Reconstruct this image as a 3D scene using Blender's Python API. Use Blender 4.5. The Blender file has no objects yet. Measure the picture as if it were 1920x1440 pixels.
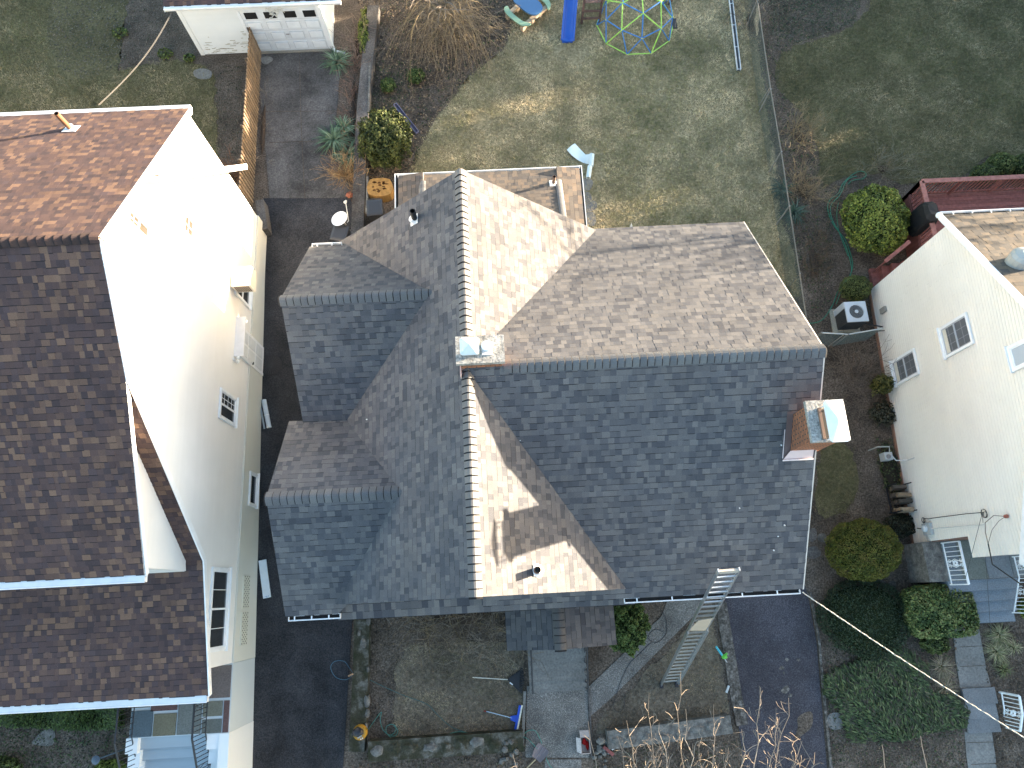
import bpy, math, random
import numpy as np
from mathutils import Vector, Matrix
R = math.radians
rng = random.Random(7)
NR = np.random.default_rng(11)
S = bpy.context.scene
COL = S.collection

# ------------------------------------------------------------------ camera
# x = east along the street, y = north (away from the street), z = up; the drone hovers 22 m above the back lawn
F, TILT, ROLL, YAW, CH = 1331.0, R(16.526), R(.339), R(3.3), 22.0
_a = np.array([0, math.sin(TILT), -math.cos(TILT)]); _u = np.array([0, math.cos(TILT), math.sin(TILT)]); _r = np.array([1., 0, 0])
_r2 = _r*math.cos(ROLL)+_u*math.sin(ROLL); _u2 = -_r*math.sin(ROLL)+_u*math.cos(ROLL)
_Y = np.array([[math.cos(YAW), math.sin(YAW), 0], [-math.sin(YAW), math.cos(YAW), 0], [0, 0, 1]])
AX, RX, UX = _Y@_a, _Y@_r2, _Y@_u2
CP = np.array([0, 0, CH])
cam = bpy.data.objects.new("camera", bpy.data.cameras.new("camera")); COL.objects.link(cam)
cam.data.sensor_fit = 'HORIZONTAL'; cam.data.sensor_width = 36; cam.data.lens = 36*F/1920
cam.data.clip_start = .1; cam.data.clip_end = 600
m = Matrix.Identity(4)
for i in range(3):
    m[i][0] = RX[i]; m[i][1] = UX[i]; m[i][2] = -AX[i]
m[0][3], m[1][3], m[2][3] = CP
cam.matrix_world = m
S.camera = cam

# ------------------------------------------------------------------ light
SUN_EL, SUN_AZ = 5.4, 16.0          # degrees above the horizon, degrees north of east
w = bpy.data.worlds.new("World"); S.world = w; w.use_nodes = True
nt = w.node_tree; nt.nodes.clear()
sky = nt.nodes.new('ShaderNodeTexSky'); sky.sky_type = 'NISHITA'; sky.sun_disc = False
sky.sun_elevation = R(SUN_EL); sky.sun_rotation = R(90-SUN_AZ); sky.air_density = 1.0; sky.dust_density = 2.0; sky.ozone_density = 1.4
bg = nt.nodes.new('ShaderNodeBackground'); bg.inputs[1].default_value = .15
wo = nt.nodes.new('ShaderNodeOutputWorld'); nt.links.new(sky.outputs[0], bg.inputs[0]); nt.links.new(bg.outputs[0], wo.inputs[0])
sl = bpy.data.lights.new("sun", 'SUN'); sl.energy = 5.0; sl.angle = R(.5); sl.color = (1.0, .82, .60)
so = bpy.data.objects.new("sun", sl); COL.objects.link(so)
sd = Vector((math.cos(R(SUN_EL))*math.cos(R(SUN_AZ)), math.cos(R(SUN_EL))*math.sin(R(SUN_AZ)), math.sin(R(SUN_EL))))
so.rotation_euler = sd.to_track_quat('Z', 'Y').to_euler(); so.location = (60, 16, 40)
S.view_settings.view_transform = 'Standard'; S.view_settings.look = 'None'
S.view_settings.exposure = 3.05; S.view_settings.gamma = 1
S.cycles.use_denoising = True
S.cycles.max_bounces = 5; S.cycles.diffuse_bounces = 3; S.cycles.glossy_bounces = 2; S.cycles.transparent_max_bounces = 6

# ------------------------------------------------------------------ measuring helpers: photo pixel -> point at a known height
def U(px, py, z=0.):
    d = AX+RX*(px-960)/F+UX*(720-py)/F
    return Vector(CP+d*(z-CH)/d[2])
def gz(y):                              # the lots fall towards the street
    return min(0., .0685*(max(y, -14)-11))
def G(px, py, off=0.):
    z = 0.
    for _ in range(12):
        p = U(px, py, z+off); z = gz(p.y)
    return p
def WX(px, py, x):                      # on a wall facing east or west
    d = AX+RX*(px-960)/F+UX*(720-py)/F
    return Vector(CP+d*(x-CP[0])/d[0])
def GP(pts, off=0.): return [G(a, b, off).xy for a, b in pts]

# ------------------------------------------------------------------ materials
def noise_mat(name, cols, scale=8, rough=.85, bump=0., detail=6, dist=0., vc=False, scale2=None, mix2=.35, metallic=0., spec=.3, coords='obj', stretch=None):
    """cols: 2-4 colours blended by noise; scale2 adds a second, broader noise"""
    mt = bpy.data.materials.new(name); mt.use_nodes = True; n = mt.node_tree; b = n.nodes['Principled BSDF']
    b.inputs['Roughness'].default_value = rough; b.inputs['Metallic'].default_value = metallic
    b.inputs['Specular IOR Level'].default_value = spec
    tc = n.nodes.new('ShaderNodeNewGeometry'); src = tc.outputs['Position']
    if stretch:
        mp = n.nodes.new('ShaderNodeMapping'); mp.inputs['Scale'].default_value = stretch; n.links.new(src, mp.inputs[0]); src = mp.outputs[0]
    def ramp(sc, cs, det, lo=.3, hi=.7):
        t = n.nodes.new('ShaderNodeTexNoise'); t.inputs['Scale'].default_value = sc; t.inputs['Detail'].default_value = det; t.inputs['Roughness'].default_value = .62; t.inputs['Distortion'].default_value = dist
        n.links.new(src, t.inputs['Vector'])
        r = n.nodes.new('ShaderNodeValToRGB'); e = r.color_ramp.elements
        for i, c in enumerate(cs):
            x = lo+(hi-lo)*i/(len(cs)-1)
            if i < 2: e[i].position = x; e[i].color = (*c, 1)
            else: q = e.new(x); q.color = (*c, 1)
        n.links.new(t.outputs[0], r.inputs[0]); return t, r
    t1, r1 = ramp(scale, cols, detail)
    out = r1.outputs[0]
    if scale2:
        t2, r2 = ramp(scale2, [(1-mix2,)*3, (1+mix2,)*3], 4)
        mx = n.nodes.new('ShaderNodeMix'); mx.data_type = 'RGBA'; mx.blend_type = 'MULTIPLY'; mx.inputs[0].default_value = 1; mx.clamp_result = False
        n.links.new(out, mx.inputs[6]); n.links.new(r2.outputs[0], mx.inputs[7]); out = mx.outputs[2]
    if vc:
        at = n.nodes.new('ShaderNodeAttribute'); at.attribute_name = 'tint'
        mx = n.nodes.new('ShaderNodeMix'); mx.data_type = 'RGBA'; mx.blend_type = 'MULTIPLY'; mx.inputs[0].default_value = 1; mx.clamp_result = False
        n.links.new(out, mx.inputs[6]); n.links.new(at.outputs['Color'], mx.inputs[7]); out = mx.outputs[2]
    n.links.new(out, b.inputs['Base Color'])
    if bump:
        bp = n.nodes.new('ShaderNodeBump'); bp.inputs['Strength'].default_value = bump; bp.inputs['Distance'].default_value = .03
        n.links.new(t1.outputs[0], bp.inputs['Height']); n.links.new(bp.outputs[0], b.inputs['Normal'])
    return mt
def g(v, d=.15): return [tuple(c*(1-d) for c in v), tuple(c*(1+d) for c in v)]
def brick_mat(name, c1, c2, mortar):
    mt = bpy.data.materials.new(name); mt.use_nodes = True; n = mt.node_tree; b = n.nodes['Principled BSDF']; b.inputs['Roughness'].default_value = .9
    ge = n.nodes.new('ShaderNodeNewGeometry'); sp = n.nodes.new('ShaderNodeSeparateXYZ'); n.links.new(ge.outputs['Position'], sp.inputs[0])
    ad = n.nodes.new('ShaderNodeMath'); ad.operation = 'ADD'; n.links.new(sp.outputs[0], ad.inputs[0]); n.links.new(sp.outputs[1], ad.inputs[1])
    cb = n.nodes.new('ShaderNodeCombineXYZ'); n.links.new(ad.outputs[0], cb.inputs[0]); n.links.new(sp.outputs[2], cb.inputs[1])
    br = n.nodes.new('ShaderNodeTexBrick'); br.inputs['Scale'].default_value = 1; br.inputs['Brick Width'].default_value = .2; br.inputs['Row Height'].default_value = .068
    br.inputs['Mortar Size'].default_value = .014; br.inputs['Color1'].default_value = (*c1, 1); br.inputs['Color2'].default_value = (*c2, 1); br.inputs['Mortar'].default_value = (*mortar, 1)
    n.links.new(cb.outputs[0], br.inputs['Vector']); n.links.new(br.outputs[0], b.inputs['Base Color'])
    return mt

M = {}
M['shingle'] = noise_mat('shingle_granules', [(.72,)*3, (1.0,)*3, (1.28,)*3], 95, .95, vc=True, scale2=.9, mix2=.1, detail=3, spec=.12)
M['vc'] = noise_mat('painted', g((1, 1, 1), .06), 5, .6, vc=True, scale2=.8, mix2=.06, spec=.3)
M['matte'] = noise_mat('matte', [(.75,)*3, (1.,)*3, (1.25,)*3], 30, .95, vc=True, scale2=1.2, mix2=.1, spec=.1)
M['leaf'] = noise_mat('leaf', g((1, 1, 1), .2), 12, .6, vc=True, spec=.3)
M['twig'] = noise_mat('twig_bark', g((1, 1, 1), .2), 9, .9, vc=True, spec=.1)
M['siding'] = noise_mat('vinyl_siding', g((1, 1, 1), .03), .7, .5, vc=True, scale2=.25, mix2=.05, spec=.3)
M['metal'] = noise_mat('aluminium', g((.62, .64, .66), .12), 20, .35, metallic=.85, vc=False)
M['steel'] = noise_mat('galvanised', g((.45, .47, .49), .15), 14, .5, metallic=.6)
M['asphalt'] = noise_mat('asphalt', [(.014, .015, .018), (.033, .034, .038), (.062, .06, .064)], 26, .9, .4, scale2=1.1, mix2=.4, spec=.2, dist=.3)
M['asphalt_old'] = noise_mat('worn_asphalt', [(.028, .027, .034), (.055, .052, .062), (.11, .105, .115)], 30, .92, .4, scale2=.8, mix2=.3, spec=.2)
M['concrete_dark'] = noise_mat('stained_concrete', [(.055, .05, .048), (.095, .088, .084), (.15, .14, .13)], 22, .92, .3, scale2=.7, mix2=.5, spec=.15)
M['concrete'] = noise_mat('concrete', [(.13, .128, .122), (.185, .182, .172), (.24, .23, .215)], 18, .9, .2, scale2=1.3, mix2=.25, spec=.15)
M['aggregate'] = noise_mat('exposed_aggregate', [(.075, .070, .066), (.145, .137, .128), (.34, .32, .29)], 34, .92, .4, scale2=1.2, mix2=.3, spec=.15)
M['stone'] = noise_mat('garden_stone', [(.07, .065, .06), (.13, .125, .115), (.22, .21, .19)], 6, .92, .5, scale2=25, mix2=.25)
M['rubble'] = noise_mat('rubble', [(.04, .036, .03), (.10, .09, .08), (.24, .22, .20)], 7, .95, .8, scale2=19, mix2=.5)
M['mossy'] = noise_mat('mossy_stone', [(.020, .024, .010), (.045, .042, .028), (.15, .145, .13)], 3.2, .95, .6, scale2=22, mix2=.35)
M['turf_dry'] = noise_mat('dry_turf', [(.07, .058, .042), (.125, .105, .078), (.19, .162, .125)], 12, .95, .4, scale2=.8, mix2=.3, spec=.1)
M['turf_dark'] = noise_mat('dark_turf', [(.055, .052, .026), (.10, .09, .048), (.16, .135, .08)], 11, .95, .4, scale2=.6, mix2=.3, spec=.1)  # darker turf for the side and neighbour lawns
M['soil'] = noise_mat('soil', [(.036, .028, .022), (.10, .080, .064), (.19, .155, .125)], 20, .95, .6, scale2=1.1, mix2=.4, spec=.1)
M['turf'] = noise_mat('turf', [(.11, .098, .055), (.205, .178, .108), (.33, .28, .18)], 11, .95, .4, scale2=.6, mix2=.3, spec=.1)
M['white'] = noise_mat('white_paint', g((.78, .79, .80), .04), 3, .5, scale2=.6, mix2=.05)
M['glass'] = noise_mat('window_glass', g((.035, .04, .045), .2), 2, .06, spec=.8)
M['screen'] = noise_mat('insect_screen', g((.105, .115, .13), .12), 3, .45, spec=.4)
M['sky_pane'] = noise_mat('sky_reflection_glass', g((.45, .50, .56), .05), 1, .15, spec=.6)  # pale base colour paints the sky's reflection into the pane
M['curtain_pane'] = noise_mat('curtained_glass', g((.065, .055, .045), .3), 3, .3, spec=.5)
M['dark'] = noise_mat('dark_void', g((.012, .012, .013), .2), 5, .8)
M['black_iron'] = noise_mat('black_iron', g((.03, .03, .033), .2), 9, .5)
M['brick'] = brick_mat('chimney_brick', (.52, .19, .085), (.30, .11, .055), (.09, .065, .05))
M['slab'] = noise_mat('chimney_slab', [(.12, .12, .12), (.30, .29, .27), (.48, .46, .42)], 22, .95, .4, scale2=3, mix2=.3)
M['plastic'] = noise_mat('plastic', g((1, 1, 1), .05), 3, .38, vc=True, spec=.5)
M['wood'] = noise_mat('weathered_wood', [(.7,)*3, (1.3,)*3], 9, .85, .2, vc=True, stretch=(1, 1, .15))
M['rubber'] = noise_mat('hose_rubber', g((1, 1, 1), .1), 6, .5, vc=True)

# ------------------------------------------------------------------ mesh helpers
class MB:
    def __init__(s): s.v = []; s.f = []; s.c = []
    def add(s, vs, fs, col=(1, 1, 1)):
        k = len(s.v); s.v += [tuple(p) for p in vs]; s.f += [tuple(i+k for i in f) for f in fs]
        s.c += [col]*len(fs) if not isinstance(col, list) else col
        return s
    def box(s, c, d, rz=0., col=(1, 1, 1)):
        x, y, z = [q/2 for q in d]; ca, sa = math.cos(rz), math.sin(rz)
        vs = [(c[0]+a*x*ca-b*y*sa, c[1]+a*x*sa+b*y*ca, c[2]+e*z) for e in (-1, 1) for a, b in ((-1, -1), (1, -1), (1, 1), (-1, 1))]
        return s.add(vs, [(3, 2, 1, 0), (4, 5, 6, 7), (0, 1, 5, 4), (1, 2, 6, 5), (2, 3, 7, 6), (3, 0, 4, 7)], col)
    def bb(s, lo, hi, col=(1, 1, 1)):
        return s.box([(a+b)/2 for a, b in zip(lo, hi)], [abs(b-a) for a, b in zip(lo, hi)], 0, col)
    def beam(s, p, q, wd, h, col=(1, 1, 1), up=(0, 0, 1)):
        p, q = Vector(p), Vector(q); t = (q-p).normalized(); sd_ = t.cross(Vector(up))
        if sd_.length < 1e-4: sd_ = t.cross(Vector((1, 0, 0)))
        sd_.normalize(); n = sd_.cross(t)
        vs = [e+sd_*a*wd/2+n*b*h/2 for e in (p, q) for a, b in ((-1, -1), (1, -1), (1, 1), (-1, 1))]
        return s.add(vs, [(3, 2, 1, 0), (4, 5, 6, 7), (0, 1, 5, 4), (1, 2, 6, 5), (2, 3, 7, 6), (3, 0, 4, 7)], col)
    def tube(s, pts, r, n=6, r1=None, col=(1, 1, 1), cap=True):
        pts = [Vector(p) for p in pts]; L = len(pts); r1 = r if r1 is None else r1; k = len(s.v); ref = None
        for i, p in enumerate(pts):
            t = (pts[min(i+1, L-1)]-pts[max(i-1, 0)])
            t = t.normalized() if t.length > 1e-6 else Vector((0, 0, 1))
            if ref is None: ref = t.orthogonal().normalized()
            ref = (ref-t*ref.dot(t)); ref = ref.normalized() if ref.length > 1e-5 else t.orthogonal().normalized()
            b = t.cross(ref); rr = r+(r1-r)*i/max(1, L-1)
            for j in range(n):
                an = 2*math.pi*j/n; s.v.append(tuple(p+(ref*math.cos(an)+b*math.sin(an))*rr))
        fs = [(k+i*n+j, k+i*n+(j+1) % n, k+(i+1)*n+(j+1) % n, k+(i+1)*n+j) for i in range(L-1) for j in range(n)]
        if cap: fs += [tuple(k+j for j in range(n))[::-1], tuple(k+(L-1)*n+j for j in range(n))]
        s.f += fs; s.c += [col]*len(fs); return s
    def lathe(s, c, prof, n=20, col=(1, 1, 1), axis=None):
        """prof [(r,z)] round the vertical (or the given axis) through c"""
        c = Vector(c); q = Vector((0, 0, 1)).rotation_difference(Vector(axis)) if axis else None
        k = len(s.v); L = len(prof)
        for r_, z_ in prof:
            for j in range(n):
                p = Vector((r_*math.cos(2*math.pi*j/n), r_*math.sin(2*math.pi*j/n), z_))
                if q: p = q@p
                s.v.append(tuple(c+p))
        fs = [(k+i*n+j, k+i*n+(j+1) % n, k+(i+1)*n+(j+1) % n, k+(i+1)*n+j) for i in range(L-1) for j in range(n)]
        fs += [tuple(k+j for j in range(n))[::-1], tuple(k+(L-1)*n+j for j in range(n))]
        s.f += fs; s.c += [col]*len(fs); return s
    def prism(s, poly, z0, z1, col=(1, 1, 1)):
        """vertical prism on an xy polygon; z0, z1 numbers or functions of (x,y)"""
        f0 = z0 if callable(z0) else (lambda x, y: z0); f1 = z1 if callable(z1) else (lambda x, y: z1)
        ar = sum(poly[i][0]*poly[(i+1) % len(poly)][1]-poly[(i+1) % len(poly)][0]*poly[i][1] for i in range(len(poly)))
        if ar < 0: poly = poly[::-1]
        n = len(poly); vs = [(p[0], p[1], f0(p[0], p[1])) for p in poly]+[(p[0], p[1], f1(p[0], p[1])) for p in poly]
        return s.add(vs, [tuple(range(n))[::-1], tuple(range(n, 2*n))]+[(i, (i+1) % n, n+(i+1) % n, n+i) for i in range(n)], col)
    def slab(s, pts, th, col=(1, 1, 1)):
        """a planar 3D polygon thickened downwards along its normal"""
        pts = [Vector(p) for p in pts]; n_ = (pts[1]-pts[0]).cross(pts[2]-pts[1]).normalized()
        if n_.z < 0: pts = pts[::-1]; n_ = -n_
        n = len(pts); vs = pts+[p-n_*th for p in pts]
        return s.add(vs, [tuple(range(n)), tuple(range(n, 2*n))[::-1]]+[(i, n+i, n+(i+1) % n, (i+1) % n) for i in range(n)], col)
    def blob(s, c, rad, sub=2, amp=.15, col=(1, 1, 1), seed=0, freq=2.):
        import bmesh
        b = bmesh.new(); bmesh.ops.create_icosphere(b, subdivisions=sub, radius=1)
        rr = random.Random(seed); ph = [rr.uniform(0, 6.3) for _ in range(6)]
        vs = []
        for v in b.verts:
            x, y, z = v.co; d = 1+amp*(math.sin(freq*3*x+ph[0])*math.sin(freq*2.3*y+ph[1])+.6*math.sin(freq*5*z+ph[2]+freq*3*x)+.4*math.sin(freq*7*y+ph[3]))*.6
            vs.append((c[0]+x*rad[0]*d, c[1]+y*rad[1]*d, c[2]+z*rad[2]*d))
        fs = [tuple(v.index for v in f.verts) for f in b.faces]; b.free()
        return s.add(vs, fs, col)
    def build(s, name, mt, parent=None, smooth=False, tag=None):
        me = bpy.data.meshes.new(name); off = wloc(parent) if parent else Vector((0, 0, 0))
        me.from_pydata([(a-off.x, b-off.y, c-off.z) for a, b, c in s.v], [], s.f)
        a = me.attributes.new('tint', 'FLOAT_COLOR', 'FACE')
        a.data.foreach_set('color', np.array([(*c[:3], 1.) for c in s.c], dtype=np.float32).ravel())
        if smooth: me.polygons.foreach_set('use_smooth', [True]*len(me.polygons))
        me.materials.append(M[mt] if isinstance(mt, str) else mt); me.update()
        o = bpy.data.objects.new(name, me); COL.objects.link(o)
        if parent: o.parent = parent
        if tag: T(o, *tag)
        return o
def wloc(o):
    v = Vector((0, 0, 0))
    while o: v += o.location; o = o.parent
    return v
def np_mesh(name, V, Fc, C, mt, parent=None, smooth=False):
    """V (N,3), Fc (M,k) all faces of k corners, C (M,3)"""
    me = bpy.data.meshes.new(name); k = Fc.shape[1]; off = wloc(parent) if parent else Vector((0, 0, 0))
    V = V-np.array(off)
    me.vertices.add(len(V)); me.vertices.foreach_set('co', V.astype(np.float32).ravel())
    me.loops.add(Fc.size); me.loops.foreach_set('vertex_index', Fc.astype(np.int32).ravel())
    me.polygons.add(len(Fc)); me.polygons.foreach_set('loop_start', np.arange(0, Fc.size, k, dtype=np.int32))
    me.update(calc_edges=True)
    a = me.attributes.new('tint', 'FLOAT_COLOR', 'FACE'); a.data.foreach_set('color', np.hstack([C, np.ones((len(C), 1))]).astype(np.float32).ravel())
    if smooth: me.polygons.foreach_set('use_smooth', [True]*len(me.polygons))
    me.materials.append(M[mt]); o = bpy.data.objects.new(name, me); COL.objects.link(o)
    if parent: o.parent = parent
    return o
def T(o, label=None, cat=None, group=None, kind=None):
    if label: o['label'] = label
    if cat: o['category'] = cat
    if group: o['group'] = group
    if kind: o['kind'] = kind
    return o
def thing(name, loc, label, cat, group=None):
    o = bpy.data.objects.new(name, None); COL.objects.link(o); o.location = loc; o.empty_display_size = .2
    return T(o, label, cat, group)
def copy_tree(o, parent=None):
    c = o.copy(); COL.objects.link(c); c.parent = parent
    for ch in list(o.children): copy_tree(ch, c)
    return c

# polygon clipping (convex window by half planes)
def clip_half(poly, a, b, c):           # keep a*x+b*y+c >= 0
    out = []; n = len(poly)
    for i in range(n):
        p, q = poly[i], poly[(i+1) % n]; dp, dq = a*p[0]+b*p[1]+c, a*q[0]+b*q[1]+c
        if dp >= 0: out.append(p)
        if dp*dq < 0:
            t = dp/(dp-dq); out.append((p[0]+(q[0]-p[0])*t, p[1]+(q[1]-p[1])*t))
    return out
def courses(mb, poly, palette, expo=.143, th=.005, widths=(.085, .20), thin=.45, seed=1, lip=.022, udir=None, var=1., edgecol=(.02, .02, .022), tailcol=None):
    """lay overlapping courses of separate pieces (shingles, siding boards) on a convex 3D polygon whose first edge is its foot"""
    P = [Vector(p) for p in poly]; o = P[0]; u = Vector(udir).normalized() if udir else (P[1]-P[0]).normalized(); nn = None
    cen = sum(P, Vector())/len(P); v = (cen-o)-u*(cen-o).dot(u); v.normalize(); nn = u.cross(v)
    if abs(nn.z) > .05 and nn.z < 0: nn = -nn
    if nn.dot(u.cross(v)) < 0: flip = True
    else: flip = False
    p2 = [((p-o).dot(u), (p-o).dot(v)) for p in P]
    ar = sum(p2[i][0]*p2[(i+1) % len(p2)][1]-p2[(i+1) % len(p2)][0]*p2[i][1] for i in range(len(p2)))
    if ar < 0: p2 = p2[::-1]
    hp = []
    for i in range(len(p2)):
        (x0, y0), (x1, y1) = p2[i], p2[(i+1) % len(p2)]; a, b = -(y1-y0), x1-x0; l = math.hypot(a, b)
        if l > 1e-6: hp.append((a/l, b/l, -(a*x0+b*y0)/l))
    u0, u1 = min(p[0] for p in p2), max(p[0] for p in p2); v1 = max(p[1] for p in p2)
    rr = random.Random(seed)
    for k in range(int(v1/expo)+2):
        va = k*expo; x = u0-rr.random()*widths[1]
        band = 1+var*rr.uniform(-.05, .05)
        while x < u1:
            wdt = rr.uniform(*widths); xe = x+wdt
            q = [(x, va), (xe, va), (xe, va+expo*1.02), (x, va+expo*1.02)]
            tab = rr.random() > thin; h = th if tab else th*.35
            h *= rr.uniform(.85, 1.15)
            col = rr.choice(palette); s_ = band*(1+var*rr.uniform(-.06, .06))
            col = tuple(c*s_ for c in col)
            for a, b, c in hp:
                q = clip_half(q, a, b, c)
                if len(q) < 3: break
            x = xe
            if len(q) < 3: continue
            n = len(q); top = []; bot = []
            for (a, b) in q:
                f = 1-(b-va)/(expo*1.02)
                hh = .002+h*f+(.0015 if tab else 0)
                base = o+u*a+v*b; top.append(base+nn*hh)
                bot.append(base-v*(lip*f if tab else lip*.3*f)+nn*.0)
            fs = [tuple(range(n))]; cs = [col]
            for i in range(n):
                j = (i+1) % n
                if q[i][1] < va+1e-4 and q[j][1] < va+1e-4: fs.append((i, n+i, n+j, j)); cs.append(edgecol)  # dark lower lip: cut edge plus a painted-in shadow line
                elif tab and abs(q[i][0]-q[j][0]) < 1e-5: fs.append((i, n+i, n+j, j)); cs.append(tuple(c*.6 for c in col))
            if flip: fs = [f[::-1] for f in fs]
            mb.add(top+bot, fs, cs)
    return mb
def ridge_cap(mb, p0, p1, sl_, sr_, palette, seed=3, half=.19, expo=.158, rise=.044):
    """curved cap shingles along a ridge or hip from p0 to p1; sl_, sr_ = unit vectors down each side"""
    p0, p1 = Vector(p0), Vector(p1); L = (p1-p0).length; t = (p1-p0).normalized(); sl_, sr_ = Vector(sl_).normalized(), Vector(sr_).normalized()
    up = -(sl_+sr_); up = up.normalized() if up.length > 1e-4 else Vector((0, 0, 1))
    rr = random.Random(seed); n = max(1, int(L/expo))
    ex = L/n
    for i in range(n):
        a = p0+t*(i*ex); b = p0+t*((i+1)*ex+.01); col = rr.choice(palette); s_ = rr.uniform(.93, 1.07); col = tuple(c*s_ for c in col)
        def sec(c, h):
            return [c+sl_*half+up*(h*.8), c+sl_*half*.55+up*(h+.012), c+sl_*half*.15+up*(h+.008), c+sr_*half*.15+up*(h+.008), c+sr_*half*.55+up*(h+.012), c+sr_*half+up*(h*.8)]
        A = sec(a, rise+rr.uniform(-.004, .004)); B = sec(b, .012); A0 = [q-up*rise*1.1-t*.042 for q in A]
        vs = A+B+A0; fs = [(j, j+1, 7+j, 6+j) for j in range(5)]+[(12+j, 13+j, j+1, j) for j in range(5)]
        mb.add(vs, fs, [col]*5+[(.02, .02, .022)]*5)  # dark front lips paint the shadow gap between overlapping caps
    return mb

# ------------------------------------------------------------------ ground
def gsplit(poly):
    lo = clip_half(list(map(tuple, poly)), 0, -1, 11.); hi = clip_half(list(map(tuple, poly)), 0, 1, -11.)
    return [p for p in (lo, hi) if len(p) > 2]
def smooth_poly(pts, n=4):
    """Catmull-Rom through the points, closed"""
    out = []; L = len(pts)
    for i in range(L):
        p0, p1, p2, p3 = [Vector(pts[(i+k) % L]) for k in (-1, 0, 1, 2)]
        for j in range(n):
            t = j/n; out.append(tuple(.5*((2*p1)+(-p0+p2)*t+(2*p0-5*p1+4*p2-p3)*t*t+(-p0+3*p1-3*p2+p3)*t**3)))
    return out
import bmesh
def rough(poly, step=.22, amp=.055, seed=1):
    out = []; rr_ = random.Random(seed)
    for i in range(len(poly)):
        a, b = Vector(poly[i][:2]), Vector(poly[(i+1) % len(poly)][:2]); n_ = max(1, int((b-a).length/step))
        for k in range(n_): q = a.lerp(b, k/n_); out.append((q.x+rr_.gauss(0, amp), q.y+rr_.gauss(0, amp)))
    return out
def sheet(name, poly, off, mt, kind='structure', th=.12, jitter=0.):
    """a level-following sheet (path, lawn, bed) with its own thickness"""
    bm = bmesh.new()
    for pc in gsplit(poly):
        t = [bm.verts.new((x, y, gz(y)+off)) for x, y in pc]; b_ = [bm.verts.new((x, y, gz(y)+off-th)) for x, y in pc]
        try: bm.faces.new(t)
        except ValueError: continue
        for i in range(len(t)):
            j = (i+1) % len(t); bm.faces.new((t[i], b_[i], b_[j], t[j]))
    bmesh.ops.triangulate(bm, faces=[f for f in bm.faces if len(f.verts) > 4]); bmesh.ops.recalc_face_normals(bm, faces=bm.faces)
    me = bpy.data.meshes.new(name); bm.to_mesh(me); bm.free()
    me.materials.append(M[mt]); o = bpy.data.objects.new(name, me); COL.objects.link(o)
    if kind: o['kind'] = kind
    return o
gb = MB()
gb.add([(-90, -14, gz(-14)), (110, -14, gz(-14)), (110, 11, 0), (-90, 11, 0), (110, 120, 0), (-90, 120, 0), (-90, -80, gz(-14)), (110, -80, gz(-14))], [(0, 1, 2, 3), (3, 2, 4, 5), (6, 7, 1, 0)])
go = gb.build('ground', 'soil'); T(go, kind='structure')

# polygons are traced in photo pixels and laid on the ground
P_backlawn = GP([(985, -70), (958, 60), (950, 85), (925, 108), (895, 130), (868, 160), (845, 190), (822, 222), (798, 255), (786, 285), (775, 315), (768, 345), (800, 420), (1200, 520), (1500, 560), (1488, 490), (1462, 400), (1448, 300), (1436, 200), (1424, 110), (1408, 20), (1398, -70)])
P_rightlawn = GP([(1655, -70), (1625, 20), (1598, 52), (1548, 70), (1500, 82), (1468, 98), (1454, 118), (1453, 142), (1466, 172), (1484, 196), (1508, 215), (1530, 255), (1536, 290), (1532, 330), (1545, 355), (1585, 330), (1640, 322), (1690, 345), (1780, 345), (1815, 325), (1840, 300), (1880, 285), (2050, 270), (2080, -70)])
P_leftlawn = GP([(-120, -70), (104, -70), (88, 40), (87, 90), (98, 125), (125, 148), (155, 154), (200, 143), (250, 126), (330, 112), (385, 126), (402, 142), (406, 230), (408, 330), (412, 420), (-120, 420)])
P_frontlawn = GP([(762, 1212), (745, 1250), (740, 1300), (738, 1350), (742, 1392), (860, 1388), (978, 1383), (984, 1330), (984, 1240), (960, 1205), (860, 1200)])
P_frontright = GP([(1132, 1340), (1200, 1275), (1290, 1180), (1330, 1135), (1342, 1200), (1356, 1270), (1368, 1342), (1240, 1358), (1116, 1372)])
P_sidelawn = GP([(1535, 850), (1570, 820), (1600, 850), (1608, 890), (1604, 930), (1585, 965), (1545, 970), (1525, 950)])
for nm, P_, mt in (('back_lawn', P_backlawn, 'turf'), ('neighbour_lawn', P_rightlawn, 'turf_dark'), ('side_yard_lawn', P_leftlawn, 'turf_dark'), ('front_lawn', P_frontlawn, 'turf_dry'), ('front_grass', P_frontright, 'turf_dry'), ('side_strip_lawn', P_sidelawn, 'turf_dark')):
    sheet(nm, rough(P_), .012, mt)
sheet('asphalt_driveway', GP([(494, 372), (664, 372), (682, 460), (672, 700), (668, 1000), (662, 1150), (652, 1300), (641, 1480), (455, 1480), (470, 1240), (486, 900), (494, 560)]), .02, 'asphalt')
sheet('concrete_driveway', GP([(486, 97), (640, 97), (634, 180), (630, 230), (640, 300), (660, 372), (506, 372), (498, 280), (488, 180)]), .024, 'concrete_dark')
sheet('parking_pad', GP([(1340, 1060), (1498, 1060), (1515, 1120), (1530, 1200), (1541, 1330), (1553, 1480), (1400, 1480), (1382, 1340), (1362, 1220)]), .02, 'asphalt_old')
sheet('front_walk', GP([(988, 1286), (1102, 1286), (1105, 1420), (985, 1420)]), .03, 'aggregate')
sheet('lower_walk', GP([(1022, 1424), (1090, 1424), (1092, 1490), (1020, 1490)]), .012, 'aggregate')
sheet('side_walk', GP([(1103, 1288), (1180, 1215), (1240, 1155), (1262, 1100), (1330, 1100), (1300, 1155), (1215, 1240), (1150, 1305), (1106, 1344)]), .022, 'aggregate')
sheet('neighbour_walk', GP([(1786, 1180), (1835, 1180), (1848, 1250), (1858, 1290), (1800, 1290), (1792, 1240)]), .02, 'concrete')
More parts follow.
